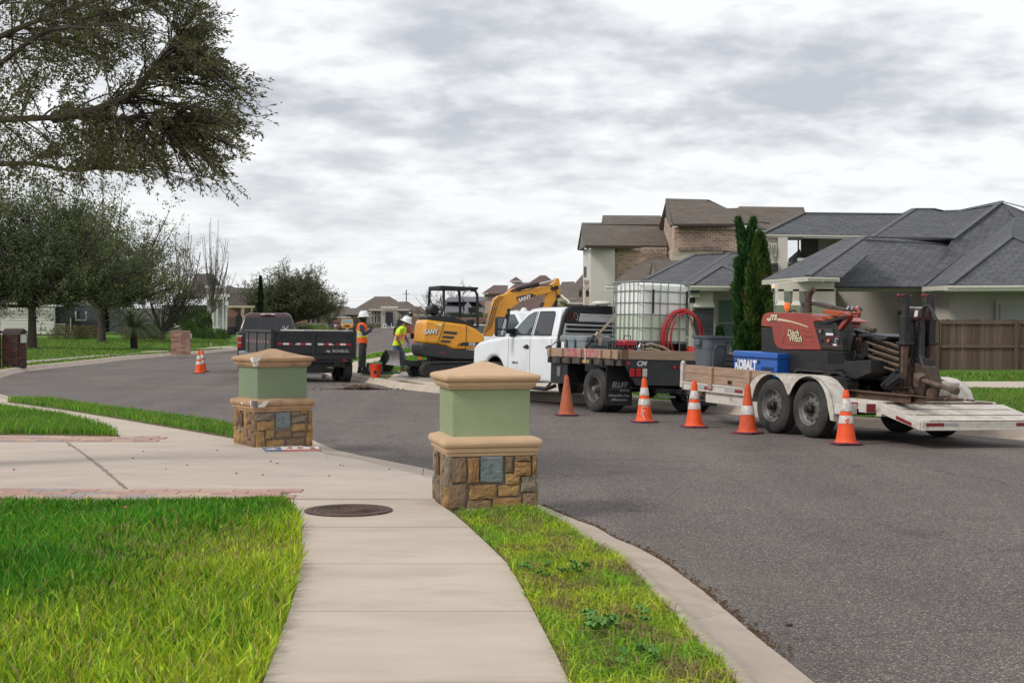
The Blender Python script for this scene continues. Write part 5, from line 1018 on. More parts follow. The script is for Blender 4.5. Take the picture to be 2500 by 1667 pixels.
# tracks
def track(fr_, parent, x0, x1, y0, y1, zb, zt, n=44, lug=.018, m=RUBBER, axis='x'):
 r = (zt - zb) / 2; L = y1 - y0 - 2 * r; per = 2 * L + 2 * math.pi * r; P = []
 for i in range(n):
  s = per * i / n
  if s < L: p = (y0 + r + s, zt, 0, 1)
  elif s < L + math.pi * r: a = (s - L) / r; p = (y1 - r + r * math.sin(a), (zb + zt) / 2 + r * math.cos(a), math.sin(a), math.cos(a))
  elif s < 2 * L + math.pi * r: p = (y1 - r - (s - L - math.pi * r), zb, 0, -1)
  else: a = (s - 2 * L - math.pi * r) / r; p = (y0 + r - r * math.sin(a), (zb + zt) / 2 - r * math.cos(a), -math.sin(a), -math.cos(a))
  P.append(p)
 mb = MB(); T = .03; ax = (lambda x, y, z: (x, y, z)) if axis == 'x' else (lambda x, y, z: (y, x, z))
 lo = [[ax(x0, p[0], p[1]), ax(x1, p[0], p[1]), ax(x1, p[0] - p[2] * T, p[1] - p[3] * T), ax(x0, p[0] - p[2] * T, p[1] - p[3] * T)] for p in P + P[:1]]
 mb.loft(lo, cap=False)
 for p in P:
  t = (p[3], -p[2]); h = .018
  A = [(p[0] + t[0] * h * a + p[2] * b, p[1] + t[1] * h * a + p[3] * b) for a, b in ((-1, -.005), (1, -.005), (.7, lug), (-.7, lug))]
  mb.add([ax(x, y, z) for x in (x0, x1) for y, z in A], [(0, 1, 2, 3), (4, 7, 6, 5), (0, 4, 5, 1), (1, 5, 6, 2), (2, 6, 7, 3), (3, 7, 4, 0)])
 o = mb.build('track', m, parent)
 wr = MB(); xa, xb = x0 + .04, x1 - .04
 for yy, rr_ in ((y0 + r, r - .04), (y1 - r, r - .04)): wr.cyl(ax(xa, yy, (zb + zt) / 2), ax(xb, yy, (zb + zt) / 2), rr_, n=20)
 k = max(2, int(L / .28))
 for i in range(k): yy = y0 + r + L * (i + .5) / k; wr.cyl(ax(xa, yy, zb + .11), ax(xb, yy, zb + .11), .075, n=12)
 wr.bb(ax(x0 + .05, y0 + r, zb + .12), ax(x1 - .05, y1 - r, zt - .06)); wr.build('rollers', BLACK, o, smooth=True); return o
y0_, z0_ = rf.yz([(600, 1560), (1340, 1310)], .66, c7)[0][0], 0
ya, yb = rf.yz([(1370, 1400)], .66, c7)[0][0], rf.yz([(575, 1400)], .66, c7)[0][0]
for x0, x1 in ((.64, .88), (1.36, 1.60)): track(rf, rg, x0, x1, ya, yb, .602, .602 + .33)
side_prism([(1120, 1400), (1310, 1400), (1310, 1470), (1120, 1470)], c7, .62, .66, 'track_tensioner', DK, bevel=.01)
# drill pipes, boom, masts
for k in range(13):
 x_ = .95 + .09 * (k % 3); a, b = rf.X([(1300, 470 + 15 * k), (1512, 545 + 14 * k)], x_, c2); MB().cyl(a, b, .019, n=10).build('drill_pipe', RUSTP, rg, smooth=True)
MB().beam(*rf.X([(1215, 440), (1512, 530)], 1.2, c2), .30, .10).beam(*rf.X([(1300, 700), (1480, 790)], 1.0, c2), .10, .09).build('boom_beam', DK, rg); MB().cyl(*rf.X([(1288, 418), (1345, 434)], 1.1, c2), .035).cyl(*rf.X([(1315, 430), (1315, 470)], 1.1, c2), .025).build('spool_valve', RUSTP, rg)
MB().cyl(*rf.X([(1400, 808), (1500, 735)], .8, c2), .045).build('stabiliser_cylinder', PLAS, rg, smooth=True); MB().cyl(*rf.X([(1432, 812), (1530, 740)], .75, c2), .045).cyl(*rf.X([(1440, 760), (1500, 700)], .8, c2), .03).build('stabiliser_cylinder', PLAS, rg, smooth=True)
MB().beam(*rf.X([(1310, 705), (1510, 800)], 1.1, c2), .08, .07).build('lower_beam', RUST, rg)
def mast(px0, px1, x_, base):
 c_ = (px0 + px1) / 2; top, mid, low, bot = rf.X([(c_ + 2, 185), (c_, 340), (c_ - 5, 520), (c_ - 14, base)], x_, c2); w_ = .085
 m_ = MB().beam(bot.lerp(top, .0), top, w_, w_, (1, 0, 0)).build('mast', DK, rg, bevel=.01)
 MB().beam(low.lerp(mid, -.1), mid.lerp(top, .05), w_ * 1.35, w_ * 1.5, (1, 0, 0)).build('slide_housing', DK, m_, bevel=.015); MB().cyl(bot, low, .052, n=12).build('jack_tube', RUST, m_, smooth=True)
 MB().box(low, (.17, .18, .04)).build('jack_collar', DK, m_, bevel=.008); MB().box(bot + Vector((0, 0, .0)), (.17, .17, .03)).cyl(bot, bot + Vector((0, 0, -.10)), .06).box(bot + Vector((0, 0, -.10)), (.22, .22, .10)).build('jack_foot', RUST, m_, bevel=.008); MB().cyl(top + Vector((-.12, 0, -.03)), top + Vector((.10, 0, -.03)), .014).ball(tuple(top + Vector((-.13, 0, -.03))), .026).build('lock_pin', REDM, m_); return top, mid, low, bot
T1 = mast(1535, 1570, .98, 820); T2 = mast(1700, 1738, 1.42, 800)
for (a, b, r_) in (((1590, 350), (1640, 640), .05), ((1660, 400), (1655, 650), .045), ((1610, 420), (1560, 640), .03), ((1570, 380), (1650, 330), .05), ((1640, 560), (1680, 700), .05)): MB().cyl(*rf.X([a, b], 1.2, c2), r_).build('carriage_cylinder', DK, rg, smooth=True)
side_prism([(1600, 620), (1690, 620), (1690, 760), (1600, 770)], c2, 1.18, 1.36, 'gearbox', DK, bevel=.02); side_prism([(1575, 300), (1590, 285), (1650, 285), (1652, 350), (1630, 370), (1580, 365)], c2, 1.1, 1.35, 'drive_motor', mat('motor_maroon', (.06, .018, .018), .45), bevel=.02)
q_ = rf.X([(1612, 283)], 1.22, c2)[0]; MB().cyl(q_, q_ + Vector((0, 0, .02)), .11, n=18).build('motor_cap', PRINTW, rg); side_prism([(1615, 300), (1635, 297), (1630, 340), (1608, 342)], c2, 1.09, 1.1, 'label', PRINTW)
MB().tube(rf.X([(1665, 420), (1665, 320), (1680, 275), (1705, 270), (1730, 300), (1745, 350), (1755, 370)], 1.15, c2), .028, 8).tube(rf.X([(1720, 275), (1740, 320), (1760, 360)], 1.3, c2), .02, 8).build('rubber_hose', PLAS, rg, smooth=True)
for k in range(12):
 a = (1560 + rnd.uniform(0, 140), 330 + rnd.uniform(0, 120)); b = (1560 + rnd.uniform(0, 140), 560 + rnd.uniform(0, 200)); MB().tube(rf.X([a, ((a[0] + b[0]) / 2 + rnd.uniform(-40, 40), (a[1] + b[1]) / 2), b], 1.15 + rnd.uniform(0, .25), c2), .013, 6).build('hydraulic_hose', PLAS, rg, smooth=True)
side_prism([(1500, 610), (1600, 640), (1700, 680), (1730, 800), (1700, 880), (1500, 870), (1490, 800)], c2, 1.15, 1.35, 'anchor_frame', mat('rig_rust_dark', (.05, .036, .03), .8, c2=(.085, .055, .04), vs=8), bevel=.02)
MB().cyl(*rf.X([(1655, 765), (1870, 835)], .95, c2), .033).cyl(*rf.X([(1862, 832), (1900, 843)], .95, c2), .05).cyl(*rf.X([(1640, 745), (1665, 770)], .95, c2), .07).build('drill_rod', RUSTP, rg, smooth=True); MB().box(rf.X([(1645, 770)], 1.0, c2)[0], (.12, .12, .2)).build('vise', RUSTP, rg, bevel=.02)
for p_ in ((1565, 860), (1715, 860), (1535, 870)): q_ = rf.X([p_], 1.0, c2)[0]; MB().cyl(q_, q_ + Vector((.06, 0, 0)), .07, n=16).build('anchor_wheel', RUST, rg)
MB().beam((.75, -1.95, .62), (1.75, -1.95, .62), .14, .05).beam((.8, -2.15, .64), (1.75, -1.7, .64), .05).build('anchor_foot', RUST, rg)
# clods on the rear deck
for i in range(26):
 o = MB().ball((0, 0, 0), rnd.uniform(.008, .03), 6, (1, 1.3, .5)).build('clod', mat('dry_mud', (.10, .075, .055), .95, var=.3), tl); y = rnd.uniform(-2.3, -1.2); o.location = (rnd.uniform(.9, 2.1), y, .612 + PT * y - (max(0, -2.12 - y) * .23))
MB().beam((1.15, -2.3, .60), (1.95, -1.55, .62), .02, .03).build('metal_strip', RUST, tl)

# ------------------------------------------------------------------ traffic cones
CM_ = {}
def cone(px, py, kind, label, rz, tilt=0, s=1.0):
 p = G(px, py); r = empty('traffic_cone', (p.x, p.y, H(p.x, p.y)), rz, label, 'traffic cone', 'orange traffic cones along the work zone'); r.scale = (s, s, s); r.rotation_euler = (tilt, 0, rz)
 body = {'clean': ORANGE, 'dirty': ORANGED, 'faded': ORANGEF}[kind[0]]
 rad = lambda z: .135 - (.135 - .032) * (z - .03) / .67
 MB().loft([[(.18 * a, .18 * b, z) for a, b in ((1, .8), (.8, 1), (-.8, 1), (-1, .8), (-1, -.8), (-.8, -1), (.8, -1), (1, -.8))] for z in (0.0, .026)]).build('base', CBASE, r, bevel=.006)
 MB().lathe([(.155, .026), (.14, .034), (.133, .05)] + [(rad(z), z) for z in (.1, .3, .5, .62)] + [(rad(.62) + .004, .622), (rad(.66) + .004, .66), (.031, .70), (.028, .712), (.022, .712), (.02, .6)], n=32).build('cone_body', body, r, smooth=True)
 for z0, z1 in kind[1]: MB().lathe([(rad(z0) + .002, z0), (rad(z0) + .005, z0 + .003), (rad(z1) + .005, z1 - .003), (rad(z1) + .002, z1)], n=32).build('reflective_collar', REFL, r, smooth=True)
 return r, rad
TW = [(.275, .375), (.43, .555)]
cone(1383, 1013, ('faded', []), 'sun-faded old orange cone without collars, by the dual rear wheel', .3, s=.97)
cB, rad = cone(1573, 1030, ('clean', TW), 'cone with white spray-paint scribble under two collars, behind the truck tail', .5)
cC, _ = cone(1695, 1042, ('clean', TW), 'clean orange cone with two scuffed collars below the trailer front corner', .2)
cone(1825, 1057, ('dirty', [(.27, .40)]), 'dirty orange cone with a single collar, against the front trailer wheel', .75)
cE, _ = cone(2065, 1083, ('clean', [(.27, .375), (.43, .60)]), 'nearest cone with torn lower collar, beside the rear trailer wheel', .1)
cone(486, 911, ('clean', TW), 'front one of the pair of cones on the empty street at left', .3); cone(494, 907, ('clean', TW), 'rear one of the pair of cones on the empty street at left', .9)
GRAF = mat('pink_white_spray', (.75, .55, .55), .7)
def onc(r_, rad_, pts, wd, m, name):
 mb = MB(); P = []
 for a, z in pts: rr_ = rad_(z) + .004; an = R(a) - r_.rotation_euler[2]; P.append((rr_ * math.cos(an), rr_ * math.sin(an), z))
 mb.tube(P, wd, 6); o = mb.build(name, m, r_, smooth=True)
onc(cB, rad, [(-60, .235), (-75, .25), (-95, .255), (-112, .24), (-118, .20), (-112, .17), (-98, .165), (-92, .18), (-104, .20), (-118, .19)], .006, GRAF, 'spray_mark'); onc(cB, rad, [(-112, .16), (-108, .12), (-98, .07), (-92, .05)], .008, GRAF, 'spray_mark'); onc(cB, rad, [(-118, .15), (-126, .12)], .004, GRAF, 'spray_mark')
onc(cE, rad, [(-104, .32), (-98, .325), (-90, .335), (-84, .34), (-88, .31), (-86, .285), (-98, .28), (-100, .30), (-104, .32)], .009, ORANGE, 'torn_patch')

# ------------------------------------------------------------------ excavator
ex_p = at(1100, 905, 38.6); ex = empty('mini_excavator', (ex_p.x, 38.6, H(ex_p.x, 38.6) + .15), R(18), 'yellow and black mini excavator with canopy and raised folded boom, working on the corner', 'excavator'); ef = Fr(ex); ce = crop(840, 680, 5.807); cf7 = crop(1000, 640, 5.88)
def eprism(pts, y0, y1, name, m, cr=ce, parent=None, **k): return MB().prism(ef.xz(pts, y0, cr), y0, y1, 'y').build(name, m, parent or ex, **k)
NY = -.76
eprism([(1118, 915), (1130, 700), (1150, 600), (1185, 582), (1430, 612), (1735, 650), (1850, 700), (1960, 780), (1998, 825), (1990, 900), (1900, 1005), (1540, 1000), (1430, 948), (1325, 932)], NY, .30, 'body', YEL, bevel=.07, seg=3, smooth=True)
eprism([(1092, 1000), (1098, 922), (1325, 934), (1430, 950), (1480, 962), (1538, 1005), (1900, 1015), (1920, 1160), (1540, 1152), (1350, 1132), (1130, 1108), (1098, 1060)], NY - .01, .32, 'counterweight', mat('matt_black', (.022, .023, .025), .55, dirt=.2), bevel=.05, seg=3, smooth=True)
for a in ([(1415, 742), (1612, 758), (1590, 796), (1408, 778)], [(1398, 808), (1565, 822), (1545, 855), (1392, 842)], [(1375, 868), (1520, 882), (1500, 912), (1370, 902)]): eprism(a, NY - .012, NY + .01, 'vent', mat('vent_mesh', (.05, .045, .04), .8, bump=.5, bs=200))
for a, b in (((1425, 615), (1325, 930)), ((1735, 652), (1725, 1000))):
 P_ = ef.Y([a, b], NY - .004, ce); MB().beam(*P_, .012, .012, (0, 1, 0)).build('panel_gap', PLAS, ex)
eprism([(1680, 903), (1830, 903), (1960, 905), (1960, 958), (1640, 955)], NY - .008, NY + .01, 'model_plate', PLAS); eprism([(1640, 915), (1665, 915), (1650, 935), (1625, 935)], NY - .008, NY + .01, 'model_plate', PLAS); eprism([(1610, 938), (1640, 938), (1625, 955), (1600, 955)], NY - .008, NY + .01, 'model_plate', PLAS)
q_ = ef.Y([(1815, 932)], NY, ce)[0]; text('SY35', .105, ex, (q_.x, NY - .012, q_.z), (R(90), 0, 0), PRINTW, sx=.85, off=.003)
q_ = ef.Y([(1225, 755)], NY, ce)[0]; text('SANY', .17, ex, (q_.x + .01, NY - .012, q_.z), (R(90), 0, 0), PRINTW, sx=.85, off=.006, shear=.15); text('SANY', .17, ex, (q_.x + .025, NY - .009, q_.z - .012), (R(90), 0, 0), PLAS, sx=.85, off=.012, shear=.15)
eprism([(1290, 622), (1385, 635), (1378, 672), (1285, 664)], NY - .010, NY + .01, 'warning_label', mat('label_yellow', (.75, .55, .05), .5)); eprism([(1345, 640), (1385, 644), (1380, 672), (1342, 668)], NY - .013, NY, 'label', PRINTW); eprism([(1350, 1035), (1440, 1045), (1435, 1062), (1350, 1055)], NY - .016, NY, 'label', REDM)
eprism([(1180, 545), (1330, 530), (1560, 545), (1640, 570), (1800, 640), (1900, 690), (1850, 705), (1735, 652), (1430, 614), (1185, 582)], NY + .05, .28, 'seat_deck', PLAS, bevel=.02)
eprism([(1370, 98), (1915, 125), (1888, 166), (1366, 158)], NY + .08, .62, 'canopy', PLAS, bevel=.02, smooth=True)
for y_, pts, nm in ((-.6, [(1412, 155), (1415, 420), (1370, 505), (1345, 530)], 'post'), (.6, [(1215, 150), (1200, 420), (1245, 505), (1290, 530)], 'post'), (-.62, [(1800, 168), (1860, 172), (1888, 230), (1893, 450), (1893, 700)], 'post'), (.6, [(1600, 160), (1635, 190), (1645, 400), (1650, 560)], 'post'), (.0, [(1670, 290), (1695, 300), (1702, 440), (1690, 490), (1650, 505)], 'grab_bar')): MB().tube(ef.Y(pts, y_, ce), .038 if nm == 'post' else .014, 8).build(nm, PLAS, ex, smooth=True)
MB().beam(*[ef.Y([(1415, 440)], -.6, ce)[0], ef.Y([(1212, 440)], .6, ce)[0]], .05).build('cross_bar', PLAS, ex)
eprism([(1230, 400), (1260, 372), (1320, 375), (1350, 420), (1340, 500), (1300, 520), (1240, 500), (1215, 440)], -.28, .28, 'seat', PLAS, bevel=.04, seg=3, smooth=True); eprism([(1235, 520), (1420, 530), (1430, 570), (1240, 570)], -.28, .28, 'seat_cushion', PLAS, bevel=.03)
eprism([(1768, 408), (1905, 408), (1905, 488), (1768, 488)], -.3, -.24, 'monitor', PLAS, bevel=.01); eprism([(1765, 578), (1855, 580), (1850, 655), (1760, 640)], -.55, -.3, 'side_console', BLACK, bevel=.02); MB().tube(ef.Y([(1690, 440), (1692, 400)], -.5, ce), .02).tube(ef.Y([(1655, 560), (1660, 500)], -.5, ce), .014).build('joystick', PLAS, ex)
# boom
bm_ = eprism([(1085, 1060), (1120, 900), (1215, 570), (1240, 520), (1285, 485), (1400, 452), (1540, 418), (1900, 350), (2035, 343), (2085, 395), (2045, 435), (1850, 478), (1600, 578), (1500, 632), (1430, 700), (1300, 905), (1190, 1065)], -.13, .13, 'boom', YEL, cf7, bevel=.02, smooth=True)
eprism([(1380, 455), (1470, 385), (1525, 372), (1545, 400), (1525, 440)], -.10, .10, 'boom_bracket', YEL, cf7, bevel=.01)
eprism([(2105, 225), (2148, 238), (2165, 330), (2168, 470), (2150, 505), (2110, 545), (2030, 655), (1915, 655), (1955, 560), (1960, 465), (2065, 400), (2045, 345), (2030, 325), (2090, 265)], -.10, .10, 'dipper_arm', YEL, cf7, bevel=.015, smooth=True)
MB().cyl(*ef.Y([(1545, 388), (1855, 313)], 0, cf7), .055).build('cylinder', PLAS, ex, smooth=True); MB().cyl(*ef.Y([(1855, 313), (2110, 250)], 0, cf7), .028).build('cylinder_rod', CHROME, ex, smooth=True)
for p_, r_ in (((2052, 385), .05), ((1520, 398), .04), ((2112, 365), .06), ((2140, 492), .05), ((1425, 690), .05), ((1478, 412), .03)): q_ = ef.Y([p_], -.14, cf7)[0]; MB().cyl(q_ - Vector((0, .01, 0)), q_ + Vector((0, .28, 0)), r_, n=14).build('pivot_pin', BLACK, ex, smooth=True)
for k in range(6): MB().tube(ef.Y([(1062 + 9 * k, 1010 - 5 * k), (1110 + 12 * k, 930), (1150 + 13 * k, 780), (1185 + 13 * k, 640), (1215 + 12 * k, 545), (1290 + 12 * k, 478 + 4 * k)], -.16, cf7), .014, 6).build('hydraulic_hose', mat('hose_tan_black', (.10, .055, .03), .6) if k % 2 else YEL, ex, smooth=True)
for p_ in ((1220, 640), (1150, 850)): a, b = ef.Y([(p_[0] - 40, p_[1] - 8), (p_[0] + 35, p_[1] + 8)], -.18, cf7); MB().beam(a, b, .02, .03).build('hose_clamp', STEEL, ex)
MB().tube(ef.Y([(1540, 420), (1700, 400), (1900, 330), (2010, 335), (2080, 370), (2115, 450), (2110, 530), (2045, 640)], -.15, cf7), .012, 6).build('hydraulic_hose', PLAS, ex, smooth=True)
eprism([(1530, 502), (1725, 455), (1792, 488), (1585, 580)], -.138, -.12, 'boom_plate', PLAS, cf7); eprism([(1532, 515), (1548, 520), (1590, 572), (1565, 578)], -.140, -.12, 'boom_stripe', REDM, cf7)
a, b = ef.Y([(1580, 545), (1725, 495)], -.14, cf7); q_ = (a + b) / 2; text('SANY', .145, ex, (q_.x, -.143, q_.z), (R(90), -math.atan2((b - a).z, (b - a).x), 0), PRINTW, off=.006, sx=1.05)
for a_ in ((1745, 458), (1772, 468), (1800, 478), (1775, 490)): q_ = ef.Y([a_], -.13, cf7)[0]; MB().box(q_, (.05, .01, .03)).build('boom_dash', PLAS, ex)
eprism([(1915, 575), (1960, 590), (1990, 655), (1905, 650), (1890, 610)], -.08, .08, 'bucket_linkage', RUST, cf7); eprism([(2110, 530), (2130, 560), (2120, 640), (2075, 645)], -.05, .05, 'bucket_cylinder', PLAS, cf7)
eprism([(1340, 960), (1420, 720), (1445, 715), (1400, 960), (1370, 1010)], -.2, .2, 'boom_cylinder', BLACK, cf7)
# undercarriage
for y0, y1 in ((-.86, -.52), (.50, .84)): track(ef, ex, y0, y1, -1.02, 1.05, .02, .50, n=52, lug=.02, axis='y')
MB().bb((-.55, -.5, .25), (.55, .5, .62)).cyl((0, 0, .55), (0, 0, .80), .42, n=24).build('undercarriage', BLACK, ex, bevel=.02)
BLD = mat('blade_steel', (.30, .28, .28), .45, .3, c2=(.20, .185, .185), vs=5, dirt=.4, dc=(.16, .11, .08))
pr = [(-1.62 - .10 * math.sin(math.pi * i / 8) * -1, .40 + .40 * i / 8) for i in range(9)]
MB().prism(pr + [(x - .03 + .06, z) for x, z in reversed(pr)], -.82, .82, 'y').build('dozer_blade', BLD, ex, smooth=True)
for y_ in (-.82, .82): MB().prism([(-1.60, .42), (-1.62, .80), (-1.53, .78), (-1.48, .46)], y_ - .02, y_ + .02, 'y').build('blade_side', BLACK, ex)
for y_ in (-.35, .35): MB().beam((-1.5, y_, .50), (-.4, y_, .35), .10, .14).build('blade_arm', BLACK, ex, bevel=.01)
MB().tube([(-1.45, -.7, .86), (-1.40, -.7, .96), (-1.33, -.7, .96), (-1.30, -.7, .84)], .03, 8).build('lifting_eye', STEEL, ex)

# ------------------------------------------------------------------ dump trailer
dt = empty('dump_trailer', (-6.42, 38.0, 0.0), R(20), 'black high-sided dump trailer with red and white reflectors on its rear doors', 'trailer', ry=R(.8)); df = Fr(dt)
DB = mat('trailer_black', (.011, .012, .014), .42, c2=(.018, .018, .02), vs=3, dirt=.35, dc=(.05, .044, .038), ds=5)
DBG = mat('trailer_black_faded', (.06, .06, .062), .6, c2=(.045, .045, .048), vs=3, dirt=.3)
MB().bb((.04, .04, .74), (2.22, 4.3, .80)).bb((2.18, .05, .78), (2.24, 4.3, 1.34)).bb((0.02, 4.24, .78), (2.24, 4.3, 1.34)).build('bed', DB, dt)
MB().bb((0.0, .05, .74), (.05, 4.3, 1.34)).build('side_panel', DBG, dt);
for i in range(3): MB().bb((-.03, .9 + i * 1.4, .74), (0, .96 + i * 1.4, 1.34)).build('side_stake', DBG, dt)
for i in range(9): MB().bb((-.006, .12 + i * .47, 1.04), (-.001, .27 + i * .47, 1.10)).build('side_reflector', mat('pale_reflector', (.55, .18, .17), .5), dt)
MB().bb((-.05, -.02, 1.33), (.04, 4.34, 1.39)).bb((-.04, -.03, 1.33), (2.28, .05, 1.38)).bb((2.2, 0, 1.33), (2.28, 4.34, 1.39)).build('top_rail', DB, dt, bevel=.008)
for k in range(2):
 x0 = .07 + k * 1.09; d_ = MB().bb((x0, -.03, .76), (x0 + 1.04, 0, 1.33)).build('rear_door', DB, dt, bevel=.008)
 MB().bb((x0 + .02, -.045, 1.27), (x0 + 1.02, -.03, 1.32)).bb((x0 + .02, -.045, .76), (x0 + .06, -.03, 1.3)).bb((x0 + .98, -.045, .76), (x0 + 1.02, -.03, 1.3)).build('door_frame', DB, d_)
 for i in range(6): MB().bb((x0 + .06 + i * .155, -.036, 1.005), (x0 + .06 + (i + 1) * .155, -.031, 1.055)).build('reflector', REDL if (i + k) % 2 == 0 else PRINTW, d_)
 MB().bb((x0 + .46, -.07, 1.03), (x0 + .56, -.03, 1.12)).build('latch', PLAS, d_);
 for xx in (.18, .82): MB().bb((x0 + xx, -.06, 1.24), (x0 + xx + .1, -.03, 1.31)).build('hinge_hook', BLACK, d_)
MB().bb((-.05, -.06, .70), (.05, .04, 1.42)).bb((1.09, -.05, .72), (1.15, 0, 1.35)).bb((2.2, -.05, .70), (2.29, .04, 1.40)).build('corner_post', DB, dt, bevel=.008)
text('IRONBULL', .10, dt, (1.86, -.036, .845), (R(90), 0, 0), PRINTG, off=.003, sx=1.0); MB().prism([(1.43, .82), (1.50, .88), (1.56, .85), (1.58, .82), (1.53, .80), (1.48, .83)], -.036, -.032, 'y').build('logo', PRINTG, dt)
MB().bb((-.03, -.08, .62), (2.28, .06, .74)).bb((.1, -.06, .54), (2.2, .02, .60)).bb((.2, .0, .40), (.3, 4.2, .66)).bb((1.9, .0, .40), (2.0, 4.2, .66)).bb((.6, .1, .25), (1.7, .5, .6)).build('frame', BLACK, dt, bevel=.006)
for x0 in (.9, 1.05, 1.9): MB().bb((x0, -.085, .57), (x0 + .13, -.06, .63)).build('tail_light', REDM, dt)
text('1 8 4', .06, dt, (1.55, -.10, .40), (R(90), 0, 0), mat('lime_print', (.5, .6, .1), .5), 'plate_digits'); MB().bb((1.42, -.095, .36), (1.68, -.085, .44)).build('plate', BLACK, dt)
for sgn, x0 in ((-1, .0), (1, 2.25)):
 for yy in (.55, 1.45): wheel(dt, x0, yy, .36, .385, .24, sgn, 'trailer')
MB().tube([(2.3, -.02, 1.02), (2.36, -.04, 1.02), (2.38, -.04, 1.08)], .012, 6).tube([(2.26, -.05, .62), (2.33, -.05, .60), (2.35, -.05, .52)], .01, 6).build('hook', STEEL, dt)
MB().bb((.9, .25, 1.30), (2.15, 3.6, 1.41)).build('load_boards', mat('pale_board', (.42, .40, .36), .85, var=.1), dt, bevel=.01)

# ------------------------------------------------------------------ maroon pickup in front of the dump trailer
MAR = mat('maroon_paint', (.045, .012, .018), .25, coat=.6, dirt=.25, dc=(.10, .07, .07));
pk = empty('pickup_truck', (-7.98, 46.6, 0.0), R(10.5), 'maroon and black pickup towing the dump trailer, seen from behind', 'pickup truck')
side = [(-1.0, .55), (-.5, .50)] + [(y, max(.5, z)) for y, z in arch(0, .47, .5)][1:-1] + [(.5, .5), (3.1, .5)] + [(y, max(.5, z)) for y, z in arch(3.7, .48, .5)][1:-1] + [(4.3, .5), (4.62, .6), (4.65, 1.0), (4.5, 1.15), (3.2, 1.28), (-.98, 1.28)]
MB().prism(side, -.99, .99, 'x').build('body', mat('pickup_dark', (.016, .016, .018), .55), pk, bevel=.06, smooth=True)
gh(.95, 3.25, 1.26, .96, 1.18, 2.55, 1.86, .76, .06).build('cab', MAR, pk, bevel=.06, seg=3, smooth=True)
def rw(x0, x1, m, nm, dz0=0):
 f_ = lambda x, z: (x * (.90 - (z - 1.26) / .6 * .17), .95 + (z - 1.26) / .6 * .23 - .012, z); MB().poly([f_(x0, 1.30), f_(x1, 1.30), f_(x1, 1.76), f_(x0, 1.76)]).build(nm, m, pk)
rw(-.95, -.34, GLASSD, 'rear_window'); rw(-.31, .31, mat('slider_glass', (.02, .022, .026), .1), 'rear_window'); rw(.34, .95, GLASSD, 'rear_window')
MB().bb((-.24, 1.10, 1.835), (.24, 1.18, 1.89)).build('third_brake_light', WHL, pk, bevel=.015); MB().bb((-.10, 1.085, 1.85), (.10, 1.10, 1.875)).build('brake_lens', REDM, pk)
dm = []
for a in (-1, 1): dm.append([(.62 + a * .02, .0), (.62 + a * .05, .05), (.62 + a * .09, .07), (.62 + a * .10, .12)]); dm.append([(.62 + a * .05, .05), (.62 + a * .04, .11)])
mb = MB(); fz_ = lambda x, z: (x * .93, .95 + (z + .10) / .6 * .23 - .03, 1.36 + z)
for P_ in dm: mb.tube([fz_(*p_) for p_ in P_], .007, 5)
mb.ball(fz_(.62, -.02), .04, 8, (.8, .3, 1.2)); mb.build('deer_sticker', PRINTW, pk)
for sgn in (-1, 1):
 MB().bb((sgn * .86, -1.01, .78), (sgn * 1.0, -.93, 1.14)).build('tail_light', REDL, pk, bevel=.02); MB().bb((sgn * .87, -1.02, .94), (sgn * .99, -1.005, .965)).build('lens_divider', WHL, pk); MB().bb((sgn * .84, -1.0, 1.14), (sgn * 1.0, -.94, 1.20)).build('light_cap', CHROME, pk)
 m_ = MB().box((sgn * 1.22, 2.55, 1.33), (.30, .12, .30)).build('mirror', PLAS, pk, bevel=.04, smooth=True); MB().beam((sgn * .95, 2.6, 1.3), (sgn * 1.1, 2.56, 1.3), .06).build('mirror_arm', PLAS, pk)
 wheel(pk, sgn * .98, 0, .40, .40, .27, sgn, 'car'); wheel(pk, sgn * .98, 3.7, .40, .40, .27, sgn, 'car')
 gp = [(sx_, y_, z_) for sx_, y_, z_ in ((sgn * .955, 1.2, 1.30), (sgn * .955, 2.9, 1.30), (sgn * .80, 2.3, 1.78), (sgn * .80, 1.35, 1.78))]; MB().poly(gp).build('side_window', GLASSD, pk)
MB().bb((-.95, -1.12, .50), (.95, -.98, .70)).build('rear_bumper', CHROME, pk, bevel=.03)
# ------------------------------------------------------------------ houses
SHG = brickmat('grey_shingle', (.085, .088, .098), (.125, .128, .14), (.028, .028, .032), .40, .19, .018, .5, .9, .37, bias=-.1)
SHB = brickmat('brown_shingle', (.105, .082, .066), (.155, .125, .10), (.05, .038, .032), .33, .15, .012, .4, .9, .37)
SHR = brickmat('red_brown_shingle', (.105, .06, .05), (.15, .09, .075), (.05, .03, .028), .33, .16, .012, .3, .9, .37)
SHD = brickmat('dark_shingle', (.055, .042, .037), (.085, .066, .058), (.03, .022, .02), .33, .15, .012, .3, .9, .37)
BRK = brickmat('tan_brick', (.46, .28, .20), (.10, .05, .038), (.56, .48, .40), .30, .10, .016, .3, .9, .5, bias=-.3)
SOLD = brickmat('soldier_brick', (.33, .22, .165), (.11, .07, .05), (.40, .35, .29), .085, .26, .012, .3, .9, 0)
BRKR = brickmat('red_brick', (.22, .085, .055), (.14, .05, .035), (.28, .22, .18), .24, .085, .012, .3)
LEDG = brickmat('ledgestone_dark', (.030, .034, .038), (.060, .066, .072), (.01, .01, .011), .35, .07, .01, 1.0, .8)
LIME = brickmat('limestone', (.55, .48, .38), (.42, .36, .28), (.45, .4, .32), .5, .2, .008, .3)
STUC = mat('pale_stucco', (.60, .55, .49), .9, var=.06, vs=.8, bump=.1, bs=40, dirt=.15, dc=(.46, .43, .38), ds=.7)
STUG = mat('grey_stucco', (.62, .57, .54), .9, var=.05, vs=.7, bump=.1, bs=40)
